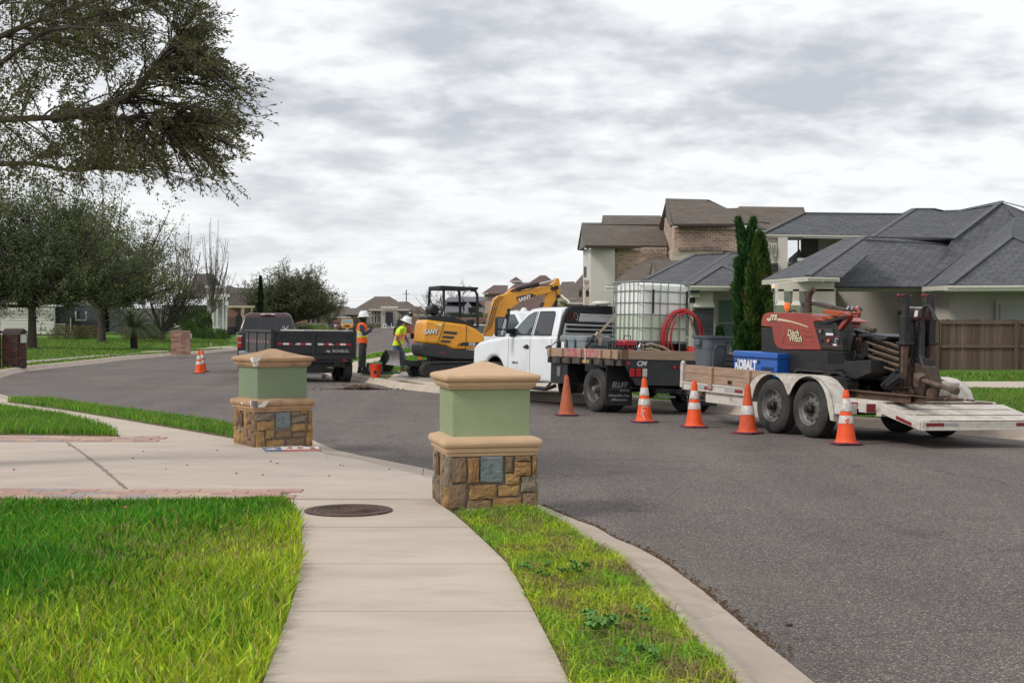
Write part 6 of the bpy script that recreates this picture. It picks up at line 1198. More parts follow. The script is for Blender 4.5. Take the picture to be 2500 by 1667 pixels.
TRIM = mat('pale_green_trim', (.60, .575, .50), .7, var=.05); TRIMB = mat('brown_fascia', (.115, .088, .07), .7, var=.1); TRW = mat('white_trim', (.60, .59, .56), .7)
BEI = mat('beige_wall', (.42, .36, .29), .9, var=.08, vs=.6); DGR = mat('dark_grey_wall', (.055, .06, .072), .85, var=.12, vs=.6); PNK = mat('pinkish_wall', (.44, .34, .29), .9, var=.08, vs=.6); TAU = mat('taupe_wall', (.26, .23, .20), .9, var=.08, vs=.5)
BLND = mat('green_blinds', (.13, .20, .165), .4, var=.08); WIN = mat('dark_window', (.03, .035, .04), .12)
def face(name, pts, m, parent, th=.06):
 P = [at(*p) for p in pts]; P = [p - parent.location for p in P]; nm = Vector()
 for i in range(len(P)): nm += (P[i]).cross(P[(i + 1) % len(P)])
 if nm.dot(Vector((0, -1, .6))) < 0: P.reverse()
 return MB().poly(P, th).build(name, m, parent, fix=False)
def wr(name, x0, y0, x1, y1, d, m, parent, th=.15, d2=None): return face(name, [(x0, y1, d), (x1, y1, d2 or d), (x1, y0, d2 or d), (x0, y0, d)], m, parent, th)
def cap_line(pts, m, parent, w=.22, name='ridge_cap'):
 P = [at(*p) - parent.location for p in pts]
 for a, b in zip(P, P[1:]): MB().beam(a + Vector((0, -.02, .03)), b + Vector((0, -.02, .03)), w, .04).build(name, m, parent)
def house(label, d, px, name='house'):
 p = at(px, 787, d); return empty(name, (p.x, p.y, H(p.x, p.y)), 0, label, 'house')
CAPG = mat('ridge_shingle', (.105, .108, .115), .9, var=.15, vs=3, bump=.4, bs=9)
h1 = house('low grey-shingled house with pale green stucco walls and stone pillars behind the wooden fence', 52, 2150)
rr_ = [
 [(1861, 571, 56), (2123.6, 575, 57), (2206.5, 524, 61), (1960.6, 521.7, 60)], [(1861, 571, 56), (1960.6, 521.7, 60), (2206, 524, 61), (1880, 560, 66)],
 [(2123.6, 575, 57), (2135, 581, 56), (2231.4, 511.5, 62), (2206.5, 524, 61)], [(2135, 581, 56), (2250, 583, 56), (2278.4, 511.5, 62), (2231.4, 511.5, 62)],
 [(2250, 583, 56), (2325, 584, 56), (2342, 515.6, 62), (2303, 517, 62), (2278.4, 511.5, 62)], [(2325, 584, 56), (2444, 493.5, 63), (2342, 515.6, 62)],
 [(1859.7, 684, 47), (1971.6, 674.5, 42), (2107, 580.6, 50), (2062, 582, 53)], [(1971.6, 674.5, 42), (2054.5, 676, 42.4), (2120, 620, 46), (2107, 580.6, 50)],
 [(2002, 699.4, 49), (2253.5, 699, 50.3), (2400, 585, 57.4), (2325, 584, 57), (2107, 580.6, 55.4), (2060, 640, 51.5)], [(2253.5, 699, 51), (2480, 528, 60.5), (2444, 493.5, 62.5), (2325, 584, 56)],
 [(2253.5, 699, 51), (2317, 695.5, 46), (2469, 577.8, 52), (2480, 528, 60)], [(2317, 695.5, 46), (2640, 693, 46), (2640, 650, 50), (2469, 577.8, 52)],
 [(2444, 493.5, 62.5), (2480, 528, 60), (2469, 577.8, 52.3), (2640, 655, 52), (2640, 570, 62)],
 [(1480, 697, 58), (1682.7, 696.6, 56), (1782, 619.6, 64), (1693.6, 624, 64), (1574, 683.6, 59)], [(1687, 695.5, 54), (1830, 696.6, 54), (1800, 664, 57), (1761.9, 648.9, 59)],
 [(1660, 696, 56), (1687, 695.5, 54), (1761.9, 648.9, 59), (1782, 619.6, 64)], [(1782, 619.6, 64), (1761.9, 648.9, 59), (1800, 664, 57), (1870, 700, 57), (1890, 615, 64)],
 [(1950, 636, 57), (2060, 582, 57), (2107, 581, 55), (1990, 630, 54.5)]]
for p in rr_: face('roof', p, SHG, h1)
cap_line([(1861, 571, 56), (1960.6, 521.7, 60), (2206.5, 524, 61), (2231.4, 511.5, 62), (2278.4, 511.5, 62), (2303, 517, 62), (2342, 515.6, 62), (2444, 493.5, 62.5), (2500, 508, 62), (2620, 550, 62)], CAPG, h1)
cap_line([(2128, 580, 56.3), (2231.4, 511.5, 62)], CAPG, h1); cap_line([(1971.6, 674.5, 42), (2107, 580.6, 50)], CAPG, h1); cap_line([(2107, 580.6, 55), (2325, 584, 56), (2444, 493.5, 62.4)], CAPG, h1); cap_line([(2317, 695.5, 46), (2469, 577.8, 52), (2640, 652, 50)], CAPG, h1); cap_line([(1574, 683.6, 59), (1693.6, 624, 64), (1782, 619.6, 64), (1870, 617, 64)], CAPG, h1); cap_line([(1663, 696, 56), (1782, 619.6, 64)], CAPG, h1); cap_line([(1687, 695.5, 54), (1761.9, 648.9, 59), (1800, 664, 57)], CAPG, h1); cap_line([(2002, 699.4, 51), (2066, 668, 49)], CAPG, h1)
def fascia(a, b, h, m, parent, name='fascia'):
 face(name, [(a[0], a[1] + h, a[2]), (b[0], b[1] + h, b[2]), (b[0], b[1], b[2]), (a[0], a[1], a[2])], m, parent, .12); face('fascia_lip', [(a[0], a[1] + h * .45, a[2] - .06), (b[0], b[1] + h * .45, b[2] - .06), (b[0], b[1] + .5, b[2] - .06), (a[0], a[1] + .5, a[2] - .06)], m, parent, .05)
for a, b, h in (((1861, 572, 55.9), (2123, 576, 56.9), 8), ((1860, 685, 46.9), (1971.6, 676, 41.9), 10), ((1971.6, 676, 41.9), (2050, 678, 42.2), 10), ((2004, 701, 50.8), (2253.5, 700.5, 50.8), 11), ((2253.5, 700.5, 50.8), (2317, 697, 45.9), 11), ((2317, 697, 45.9), (2640, 695, 45.9), 13), ((1476, 698, 57.8), (1684, 698, 55.8), 10), ((1684, 697, 53.9), (1832, 698, 53.9), 11)): fascia(a, b, h, TRIM, h1)
def soffit(p): face('soffit', p, TRIM, h1, .04)
soffit([(2253, 711, 51), (2317, 709, 46), (2640, 708, 46), (2640, 712, 48.5), (2330, 712, 48.5), (2262, 712, 53)])
soffit([(1684, 708, 54), (1832, 709, 54), (1832, 710, 56), (1684, 710, 56)])
wr('wall', 2010, 709, 2262, 880, 53, STUC, h1, .2); wr('wall', 2262, 709, 2332, 890, 53, STUC, h1, .2, 48.5); wr('wall', 2332, 708, 2640, 900, 48.5, STUG, h1, .2)
wr('door_trim', 2432, 732, 2620, 890, 48.3, TRW, h1, .06); wr('garage_door', 2442, 742, 2620, 890, 48.2, mat('grey_panel', (.45, .45, .45), .7), h1, .04)
wr('wall', 1683, 706, 1905, 875, 56, STUC, h1, .2); wr('wall', 1905, 640, 2010, 870, 57, STUC, h1, .2)
# left wing: stone pillars, window with blinds
wr('window_frame', 1747.6, 725.9, 1797, 852, 55.5, TRW, h1, .08); wr('window_glass', 1755, 733, 1791, 845, 55.4, BLND, h1, .03)
for k in range(14): wr('blind_slat', 1756, 735 + k * 7.8, 1790, 736 + k * 7.8, 55.36, mat('blind_line', (.10, .16, .13), .5), h1, .01)
wr('window_mullion', 1755, 788, 1791, 789.5, 55.34, TRIM, h1, .02)
for x0, x1, d_ in ((1697, 1742, 54.4), (1664, 1682, 54.4)):
 wr('stone_pillar_base', x0, 749, x1, 822, d_, LEDG, h1, .6); face('pillar_flare', [(x0 - 5, 749, d_ - .1), (x1 + 3, 749, d_ - .1), (x1, 738, d_), (x0, 738, d_)], TRIM, h1, .5); wr('pillar_shaft', x0 + 1, 700, x1 - 1, 739, d_ + .1, STUC, h1, .5); wr('pillar_foot', x0 - 3, 820, x1 + 3, 826, d_ - .1, TRW, h1, .4)
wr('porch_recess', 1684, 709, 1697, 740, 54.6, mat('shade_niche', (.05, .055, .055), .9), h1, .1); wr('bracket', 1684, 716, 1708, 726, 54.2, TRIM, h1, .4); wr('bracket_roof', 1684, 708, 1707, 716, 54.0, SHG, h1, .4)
# front porch
for x0, x1, w_ in ((1900, 1914, 0), (1936, 1951, 0), (1972, 2037, 0)):
 wr('porch_pier', x0, 706, x1, 736, 43, STUC, h1, .5); face('pillar_flare', [(x0 - 5, 745, 42.7), (x1 + 4, 745, 42.7), (x1, 734, 42.9), (x0, 734, 42.9)], TRIM, h1, .6); wr('stone_pillar_base', x0 - 2, 745, x1 + 1, 860, 43, brickmat('ledgestone_grey', (.13, .15, .16), (.20, .22, .23), (.06, .065, .07), .3, .08, .01, .8), h1, .6)
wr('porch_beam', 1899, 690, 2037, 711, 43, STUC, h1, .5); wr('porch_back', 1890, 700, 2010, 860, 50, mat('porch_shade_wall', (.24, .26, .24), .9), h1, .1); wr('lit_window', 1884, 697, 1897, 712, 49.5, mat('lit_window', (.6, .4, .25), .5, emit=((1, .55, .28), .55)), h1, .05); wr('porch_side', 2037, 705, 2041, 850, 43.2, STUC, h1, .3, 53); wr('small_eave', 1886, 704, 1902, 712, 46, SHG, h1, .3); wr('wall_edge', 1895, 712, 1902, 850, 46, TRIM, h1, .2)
# upper porch
wr('upper_column', 1899.8, 580, 1923, 680, 56, STUC, h1, .6); wr('upper_wall', 1872, 580, 1901, 680, 56.2, STUC, h1, .3)
for x0 in (1876, 1887): wr('window_frame', x0, 594, x0 + 9, 626, 56, TRW, h1, .05); wr('window_pane', x0 + 2, 597, x0 + 7, 621, 55.9, mat('small_pane', (.22, .2, .17), .3), h1, .03)
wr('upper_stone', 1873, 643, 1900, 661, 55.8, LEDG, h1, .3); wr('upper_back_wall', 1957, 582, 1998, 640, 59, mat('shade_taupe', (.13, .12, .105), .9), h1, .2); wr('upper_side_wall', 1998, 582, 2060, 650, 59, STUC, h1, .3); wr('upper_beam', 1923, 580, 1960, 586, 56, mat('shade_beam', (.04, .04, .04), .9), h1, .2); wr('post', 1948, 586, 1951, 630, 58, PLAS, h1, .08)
face('roof', [(1922, 655, 56), (1960, 640, 56), (1952, 608, 60), (1925, 632, 60)], SHG, h1); wr('fascia', 1948, 630, 1985, 637, 55, TRIM, h1, .1)

# brown two-storey house
h2 = house('tall two-storey tan brick house with brown shingles, arched tower window and white stucco end', 72, 1600)
for p in ([(1429, 598.4, 71.5), (1628, 600, 74), (1632, 546, 80), (1420, 546.3, 78)], [(1468, 548, 78), (1622, 548, 79), (1614.4, 529, 81), (1471, 528, 81)], [(1643.7, 546, 70), (1815, 546, 71), (1860, 541, 74), (1728, 490, 77), (1626, 487.3, 76)], [(1728, 490, 77), (1770, 509.5, 78), (1880, 545, 75), (1860, 541, 74)],
          [(1740, 515, 80), (1767, 509, 80), (1800, 508, 80), (1805, 504, 82), (1962, 506, 82), (1980, 560, 76), (1850, 560, 76)], [(1501, 684, 68), (1560, 700, 65), (1640, 690, 66), (1640, 611, 75), (1606.8, 611, 75)], [(1601, 672, 61), (1700, 668, 64), (1666, 636, 69), (1592.7, 636, 66)], [(1680, 650, 69), (1820, 560, 76), (1880, 600, 72), (1810, 640, 68)]): face('roof', p, SHB, h2)
cap_line([(1626, 487.3, 76), (1728, 490, 77), (1768, 509, 78)], TRIMB, h2, .12); cap_line([(1420, 546.3, 78), (1470, 546.5, 78)], TRIMB, h2, .1); cap_line([(1471, 528, 81), (1614, 529, 81)], TRIMB, h2, .1)
for a, b, h in (((1429, 599, 71.4), (1626, 601, 73.8), 7), ((1643.7, 546.5, 69.9), (1815, 546.5, 70.9), 6)): fascia(a, b, h, TRIMB, h2)
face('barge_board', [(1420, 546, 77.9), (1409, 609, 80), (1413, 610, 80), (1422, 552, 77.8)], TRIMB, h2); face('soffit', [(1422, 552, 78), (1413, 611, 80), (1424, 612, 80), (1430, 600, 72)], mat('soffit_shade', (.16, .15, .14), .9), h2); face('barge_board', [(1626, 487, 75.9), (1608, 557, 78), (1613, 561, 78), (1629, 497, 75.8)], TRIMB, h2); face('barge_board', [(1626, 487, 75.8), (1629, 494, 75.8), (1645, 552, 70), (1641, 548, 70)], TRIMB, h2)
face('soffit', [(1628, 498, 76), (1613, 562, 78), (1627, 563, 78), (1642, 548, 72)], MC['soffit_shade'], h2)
wr('stucco_wall', 1442.7, 604, 1501, 790, 72.5, STUG, h2, .3); wr('brick_wall', 1501, 604, 1628, 720, 73, BRK, h2, .3); wr('soldier_course', 1501, 606, 1626, 613, 72.8, SOLD, h2, .05); wr('end_wall', 1423.6, 608, 1442.7, 790, 80, TRW, h2, .3, 72.5)
wr('end_brick', 1432, 602, 1436, 640, 76.5, BRK, h2, .05, 75); wr('shutter', 1425, 651, 1438, 677, 79, mat('brown_shutter', (.09, .06, .045), .8), h2, .1, 74.5); wr('end_brick', 1427, 695, 1438, 785, 78, BRK, h2, .1, 74); wr('brick_lintel', 1426, 684, 1438, 694, 78, SOLD, h2, .2, 74)
for px_ in (1417, 1434):
 q_ = at(px_, 717, 73.5) - h2.location; MB().lathe([(.0005, .2), (.07, .18), (.09, .1), (.06, -.15), (.0005, -.18)], q_, n=8).tube([q_ + Vector((0, 0, .2)), q_ + Vector((.12, 0, .34)), q_ + Vector((.25, .1, .25))], .015, 5).build('wall_lantern', PLAS, h2)
wr('tower_wall', 1655.6, 550, 1818, 612, 71, BRK, h2, .3); wr('soldier_course', 1655.6, 553, 1815, 561, 70.8, SOLD, h2, .05); wr('stone_band', 1655.6, 611, 1765, 640, 70.9, LIME, h2, .35); wr('soldier_course', 1655.6, 604, 1765, 611, 70.8, SOLD, h2, .08)
face('tower_side', [(1625, 615, 79), (1655.6, 615, 71), (1655.6, 554, 71), (1642, 555, 73.6), (1627, 522, 78.5)], BRK, h2, .2); wr('stone_band', 1631, 613, 1655.6, 640, 78, LIME, h2, .3, 70.9)
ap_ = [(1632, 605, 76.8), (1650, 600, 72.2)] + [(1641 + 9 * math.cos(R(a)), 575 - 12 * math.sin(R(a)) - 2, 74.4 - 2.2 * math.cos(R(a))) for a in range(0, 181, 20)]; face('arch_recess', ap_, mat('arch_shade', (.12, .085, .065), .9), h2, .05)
for x0, d_ in ((1638, 75), (1645, 73.4)): wr('arched_window', x0 - 2.5, 579, x0 + 2, 598, d_, mat('arch_pane', (.05, .04, .035), .3), h2, .05)
wr('downpipe', 1476, 700, 1478, 790, 71, TRIM, h2, .1); face('barge_board', [(1592.7, 636, 65.5), (1584, 671, 65.5), (1587, 672, 65.5), (1593.5, 643, 65.4)], TRIMB, h2); face('barge_board', [(1592.7, 636, 65.4), (1595, 636, 65.4), (1602, 672, 60.9), (1600, 672, 60.9)], TRIMB, h2); face('gable_vent', [(1593.5, 645, 65.6), (1588, 671, 65.6), (1598, 671, 63)], MC['soffit_shade'], h2)

# more distant houses
def simple(label, d, px, roofs, walls, rm, trims=(), wins=()):
 h = house(label, d, px)
 for p in roofs: face('roof', p, rm, h, .1)
 for (x0, y0, x1, y1, dd, m) in walls: wr('wall', x0, y0, x1, y1, dd, m, h, .3)
 for (x0, y0, x1, y1, dd, m) in trims: wr('trim', x0, y0, x1, y1, dd, m, h, .2)
 for (x0, y0, x1, y1, dd, m) in wins: wr('window', x0, y0, x1, y1, dd, m, h, .05)
 return h
simple('pinkish house with red-brown roofs and a small square cupola, behind the boom', 110, 1250,
  [[(1177, 715.5, 112), (1237, 716, 110), (1240, 696.5, 118), (1205.5, 696, 118)], [(1170, 737, 108), (1230, 716, 108), (1260, 690, 118), (1330, 690, 118), (1360, 740, 108), (1300, 760, 104), (1200, 760, 104)], [(1244, 686, 110), (1275.5, 687, 110), (1260, 675.5, 112)], [(1290, 691, 114), (1319, 672, 120), (1332, 672, 120), (1354, 689, 116), (1400, 760, 106), (1290, 760, 106)]],
  [(1182, 716, 1240, 752, 112, PNK), (1178, 737, 1225, 790, 108, PNK), (1249, 688, 1271, 692, 110.5, TRW), (1184, 735, 1225, 800, 104, PNK)], SHR, [(1177, 715.5, 1215, 718, 111.5, TRW), (1244, 686, 1275, 688.5, 109.9, TRW), (1178, 735, 1208, 738, 107.9, TRW)])
hx_ = simple('tan house with brown roof and arched brick window, left of the brown two-storey house', 88, 1385,
  [[(1340, 760, 92), (1372, 688, 100), (1402, 687, 100), (1425, 740, 88), (1425, 760, 86)], [(1365, 735, 88), (1424, 668, 98), (1440, 680, 92), (1440, 752, 84), (1386, 740, 86)]],
  [(1362, 728, 1424, 790, 88, mat('cream_wall', (.52, .43, .28), .9))], SHB, [(1386, 738, 1424, 742, 85.5, TRW), (1362, 744, 1385, 750, 87.5, SOLD)])
face('barge_board', [(1370, 718, 88), (1392, 737, 86), (1389, 739, 86), (1369, 722, 88)], TRW, hx_)
simple('grey-roofed house behind the excavator canopy', 140, 1130, [[(1080, 735, 138), (1190, 735, 136), (1185, 724.5, 146), (1100, 725, 146)], [(1120, 765, 130), (1165, 765, 130), (1142, 736, 136)], [(1085, 762, 134), (1200, 760, 134), (1190, 725, 144), (1092, 726, 144)]], [(1092, 756, 1195, 785, 136, mat('slate_wall', (.17, .18, .20), .9))], mat('slate_roof', (.12, .125, .14), .9, var=.1))
# far central house
hc = simple('far hip-roofed taupe house with tall white-framed windows and black front door at the street end', 250, 930,
  [[(850, 763, 252), (1009, 760, 252), (952, 723.8, 264), (916, 723.8, 264)], [(905, 757, 246), (1000, 757, 246), (965, 731, 256), (946, 731, 256)], [(962, 749, 250), (1040, 766, 250), (996, 736, 258), (975, 736, 258)], [(1000, 768, 262), (1048, 768, 262), (1028, 747, 268), (1008, 750, 268)], [(900, 759, 243), (932, 759, 243), (930, 748, 247), (905, 752, 247)], [(966, 759, 243), (1000, 759, 243), (996, 752, 247), (968, 748, 247)]],
  [(856, 764, 1008, 801, 252, TAU), (930, 750, 971, 801, 243, mat('pale_portal', (.42, .38, .33), .9)), (903, 757, 932, 797, 246, TAU), (968, 757, 999, 797, 246, TAU), (1005, 768, 1046, 800, 262, TAU)], SHB,
  [(929, 748, 972, 751, 242.5, TRW), (900, 755, 932, 757, 242.6, TRW), (969, 755, 1001, 757, 242.6, TRW), (852, 763, 906, 765, 250, TRW), (903, 757, 931, 760, 245.6, DGR), (968, 757, 998, 760, 245.6, DGR), (1002, 768, 1046, 770, 261, TRW)],
  [(941, 761.5, 959.5, 795, 242.4, mat('black_door', (.012, .013, .018), .5))] + [(x, 752.5, x + 5.5, 757.5, 242.4, TRW) for x in (937, 947.5, 957.5)] + [(x + 1.3, 753.7, x + 4.2, 756.5, 242.2, WIN) for x in (937, 947.5, 957.5)])
for x in (905, 913.5, 922, 973, 981.5, 990): wr('tall_window', x, 761, x + 6.5, 789.5, 245.3, TRW, hc, .05); wr('pane', x + 1.7, 762.5, x + 4.8, 768, 245.1, WIN, hc, .03); wr('pane', x + 1.7, 770.5, x + 4.8, 788, 245.1, WIN, hc, .03)
for x in (858, 867, 876): wr('tall_window', x, 769, x + 8.5, 789, 251, TRW, hc, .05); wr('pane', x + 1.5, 770.5, x + 6, 788, 250.8, mat('green_pane', (.12, .15, .14), .3), hc, .03)
for x in (936, 962): wr('sconce', x, 766, x + 1.6, 770, 242.2, PLAS, hc, .1)
for x in (935.5, 955.5): q_ = at(x + 4, 800, 238); pl = empty('planter', (q_.x, q_.y, H(q_.x, q_.y) + .1), 0, ('left' if x < 940 else 'right') + ' square white planter box in front of the far black door', 'planter'); MB().bb((-.27, -.27, 0), (.27, .27, .75)).build('box', TRW, pl, bevel=.03); MB().bb((-.33, -.33, .75), (.33, .33, .85)).build('rim', TRW, pl); MB().bb((-.12, -.28, .3), (.12, -.27, .55)).build('inset', DGR, pl)
simple('beige house with three dark windows behind the big oak', 190, 760, [[(730, 772, 190), (880, 772, 188), (850, 748, 200), (740, 746, 200)], [(838, 768, 186), (905, 768, 186), (880, 752, 196), (850, 752, 196)]], [(745, 766, 805, 803, 190, BEI), (700, 770, 748, 803, 189, BRKR), (800, 775, 880, 803, 192, BEI), (803, 778, 824, 800, 188, DGR)], SHB, [(749, 770, 800, 772, 188, TRW), (823, 776, 850, 800, 187, BRKR)], [(x, 773.5, x + 6, 788, 189.5, WIN) for x in (750.5, 761, 774)])
simple('blue-grey house glimpsed behind the left cypress', 175, 670, [[(640, 752, 178), (720, 752, 178), (700, 735, 186), (650, 735, 186)]], [(642, 752, 715, 803, 178, mat('blue_wall', (.22, .28, .32), .9))], SHD, [(655, 752, 659, 803, 177, TRW), (672, 752, 674, 803, 177, TRW), (642, 750, 700, 753, 176, TRW)])
hb = simple('brick house with dark brown mansard roof and cream fascia beyond the gate', 150, 600, [[(553, 747, 150), (603, 748, 148), (602, 715, 152), (553, 715, 152)], [(604, 747, 149), (640, 750, 149), (628, 716, 154), (602, 715, 153)], [(520, 716, 160), (605, 714, 158), (640, 745, 156), (606, 703, 166), (575, 702, 166), (560, 696, 166)]], [(553, 751, 588, 812, 150, BRKR), (588, 751, 594, 812, 149, BEI), (604, 751, 614, 812, 149.5, mat('khaki_wall', (.26, .22, .15), .9)), (594, 751, 640, 812, 153, BRKR)], SHD, [(553, 746.5, 622, 751, 147.5, mat('cream_trim', (.50, .43, .30), .8)), (592, 750, 596, 800, 148, MC['cream_trim']), (613, 750, 616, 800, 148, MC['cream_trim'])])
gt = empty('iron_gate', tuple(at(575, 800, 146)), 0, 'black iron gate in front of the brick house at left', 'gate')
for k in range(9): q_ = at(555 + k * 2.6, 800, 146) - gt.location; MB().beam(q_ - Vector((0, 0, .5)), q_ + Vector((0, 0, 1.1)), .05).build('bar', PLAS, gt)
q_ = at(581, 800, 146) - gt.location; MB().prism([(q_.x - .25, -.5), (q_.x + .45, -.5), (q_.x + .45, 1.1), (q_.x + .1, 1.5), (q_.x - .25, 1.1)], -.04, .04, 'y').build('gate_leaf', PLAS, gt)
# column house
hk = simple('grey house with tall white columns and layered cornices at left', 130, 520, [[(430, 730, 128), (553, 724, 130), (518, 668, 140), (480, 668, 140)], [(500, 700, 132), (560, 725, 134), (520, 668, 142)], [(490, 728, 126), (560, 724, 126), (548, 700, 132), (505, 700, 132)]], [(505, 722, 552, 812, 128, mat('grey_block_wall', (.33, .34, .32), .9, var=.05)), (395, 745, 510, 815, 132, mat('grey_green_wall', (.17, .18, .17), .9)), (285, 752, 400, 815, 136, mat('tan_grey_wall', (.20, .19, .17), .9))], SHD,
  [(500, 697, 552, 703, 126, TRW), (505, 718, 560, 725, 125, TRW), (498, 726, 540, 731, 124, TRW), (543, 722, 546, 812, 124.5, TRW), (551, 722, 554, 812, 124.5, TRW), (528, 730, 531.5, 803, 124.3, TRW), (518, 735, 521, 803, 123.5, TRW), (549, 735, 557, 745, 124, TRW), (520, 797, 535, 804, 123, TRW), (547, 700, 550, 718, 126, TRW)], [(426, 764, 440, 795, 131, WIN)])
for k in range(6): wr('block_joint', 531.5, 738 + k * 12, 543, 738.8 + k * 12, 124.6, mat('joint_shadow', (.2, .2, .19), .9), hk, .02)
wr('window_frame', 424, 762, 428.5, 797, 130.8, TRW, hk, .05); wr('window_sill', 424, 795, 445, 798, 130.7, TRW, hk, .05)
# dark grey house with white garage
hg = simple('dark grey house with a large white garage door behind the left oaks', 118, 60, [[(-80, 745, 118), (150, 745, 118), (120, 700, 130), (-60, 700, 130)], [(130, 748, 122), (330, 748, 124), (300, 705, 134), (150, 705, 134)]], [(-80, 740, 132, 818, 118.5, TRW), (132, 745, 172, 812, 120, DGR), (172, 745, 238, 811, 122, DGR), (238, 748, 270, 811, 126, mat('black_wall', (.02, .022, .03), .85)), (267, 745, 292, 811, 122, DGR)], SHD, [(-80, 744, 155, 748.5, 117.5, TRW)], [(183, 760, 211, 783, 121.5, TRW), (187, 760, 208, 779, 121.3, WIN)])
for k in range(8): wr('garage_panel', 3, 751.5 + k * 8.1, 131, 758.8 + k * 8.1, 118, mat('garage_white', (.60, .57, .53), .7), hg, .1)
wr('downpipe', 171, 776, 172.5, 811, 119.5, TRW, hg, .1); wr('stone_plinth', 132, 791, 156, 811, 119, LIME, hg, .4); wr('plinth_cap', 132, 790, 156, 792, 118.8, TRW, hg, .5)

# utility pole and lines
q_ = G(992, 800, 0); up = empty('utility_pole', tuple(at(992, 800, 275)), 0, 'thin utility pole on the skyline behind the far central house', 'utility pole'); MB().cyl((0, 0, -1), (0, 0, 7.3), .13, .1, n=8).build('pole', RUST, up); MB().beam((-.6, 0, 6.6), (.6, 0, 6.6), .1).build('crossarm', RUST, up)
for z_ in (6.4, 5.6): MB().tube([(-12, 2, z_ - .5), (-6, 1, z_ - .3), (0, 0, z_), (8, 1, z_ - .35), (18, 2, z_ - .2)], .012, 3).build('wire', PLAS, up)

# ------------------------------------------------------------------ fences on the right
FW = [mat('fence_board_%s' % n, c, .9, c2=c2, vs=3, bump=.2, bs=20, stretch=(9, 9, .8), dirt=.3, dc=(.03, .022, .018), ds=6, dpos=.6) for n, c, c2 in (('brown', (.125, .078, .055), (.09, .058, .042)), ('grey_brown', (.155, .105, .08), (.11, .075, .06)), ('dark', (.095, .06, .045), (.075, .05, .04)))]
def fence(a, b, label, h=1.8, bw=.142, rails=True, grp=None, za=0, zb_=0):
 a, b = Vector(a), Vector(b); L = (Vector((b.x, b.y, 0)) - Vector((a.x, a.y, 0))).length; n = int(L / bw); ang = math.atan2(b.y - a.y, b.x - a.x); root = empty('wooden_fence', a, ang, label, 'fence'); sl = (b.z - a.z) / L
 me = []
 for m in FW:
  o = MB().prism([(-bw / 2 + .004, 0), (bw / 2 - .004, 0), (bw / 2 - .004, h - .03), (bw / 2 - .03, h), (-bw / 2 + .03, h), (-bw / 2 + .004, h - .03)], 0, .018, 'y').build('board', m); me.append(o.data); bpy.data.objects.remove(o)
 for i in range(n):
  o = link(bpy.data.objects.new('board', me[rnd.choice((0, 0, 1, 2))]), root); x = (i + .5) * bw; o.location = (x, rnd.uniform(0, .012), x * sl + rnd.uniform(-.015, .015)); o.rotation_euler = (0, rnd.uniform(-.006, .006), 0)
 for z in ((.10, .93, h - .10) if rails else (h - .06,)): MB().beam((0, -.03, z), (L, -.03, z + L * sl), .045, .09).build('rail', FW[1], root)
 if rails:
  for x in [k * 2.55 for k in range(int(L / 2.55) + 1)]: MB().bb((x - .05, -.11, -.05), (x + .05, -.02, h + .0)).build('post', FW[0], root)
 return root
fa = at(2286, 915.6, 46); fb = at(2700, 915.6, 46); fence(fa, fb, 'weathered brown board fence with horizontal rails running right from the drill masts')
fc = at(2098, 843, 63); fence(fc, Vector((fa.x, fa.y, fa.z)), 'side board fence receding behind the drilling rig towards the grey house', h=1.86, rails=False)
q_ = at(2092, 800, 62.8); MB().cyl((q_.x, q_.y, 0), (q_.x, q_.y, 2.45), .09, n=10).build('fence_post', mat('post_grey', (.2, .19, .18), .9)); tag(bpy.data.objects['fence_post'], 'grey round end post standing at the far end of the side fence', 'post')
# far brick wall and orange mesh behind the excavator
fw = empty('brick_wall', tuple(at(1080, 812, 90)), 0, 'low reddish brick garden wall behind the excavator', 'wall');
for k in range(4): a_, b_ = at(1010 + k * 52, 812, 92) - fw.location, at(1060 + k * 52, 775, 92) - fw.location; MB().bb((a_.x, 0, a_.z), (b_.x, .2, b_.z)).build('wall_panel', BRKR, fw)

# ------------------------------------------------------------------ vegetation
LEAF = mat('leaf', (.05, .09, .02), .55, attr=True, spec=.3); translucent(LEAF, .4); BARK = mat('bark', (.075, .058, .046), .95, c2=(.045, .035, .03), vs=5, bump=.8, bs=14, stretch=(3, 3, 1)); BARKG = mat('grey_bark', (.13, .115, .10), .95, c2=(.09, .08, .07), vs=5, bump=.5, bs=14)
def leaves(name, P, D, size, asp, colr, parent, m=None):
 """P centres, D directions (n,3)"""
 n = len(P); D = D / (np.linalg.norm(D, axis=1, keepdims=True) + 1e-6); rv = nr.normal(0, 1, (n, 3)); S = np.cross(D, rv); S /= (np.linalg.norm(S, axis=1, keepdims=True) + 1e-6)
 L = (nr.uniform(size[0], size[1], n))[:, None]; W = L * asp
 V = np.stack([P, P + D * L * .45 + S * W * .5, P + D * L, P + D * L * .45 - S * W * .5], 1); idx = (np.arange(n) * 4)[:, None] + [0, 1, 2, 3]
 return fast(name, V.reshape(-1, 3), idx, m or LEAF, parent, np.repeat(colr[:, None, :], 4, 1).reshape(-1, 3))
def ell(n, c, r, shell=.5):
 v = nr.normal(0, 1, (n, 3)); v /= np.linalg.norm(v, axis=1, keepdims=True); return np.array(c) + v * np.array(r) * (nr.uniform(shell ** 3, 1, (n, 1)) ** (1 / 3))
def bez(a, b, sag, n=7):
 a, b = Vector(a), Vector(b); m = (a + b) / 2 + Vector(sag); return [(a * (1 - t) ** 2 + m * 2 * t * (1 - t) + b * t ** 2) for t in [i / (n - 1) for i in range(n)]]
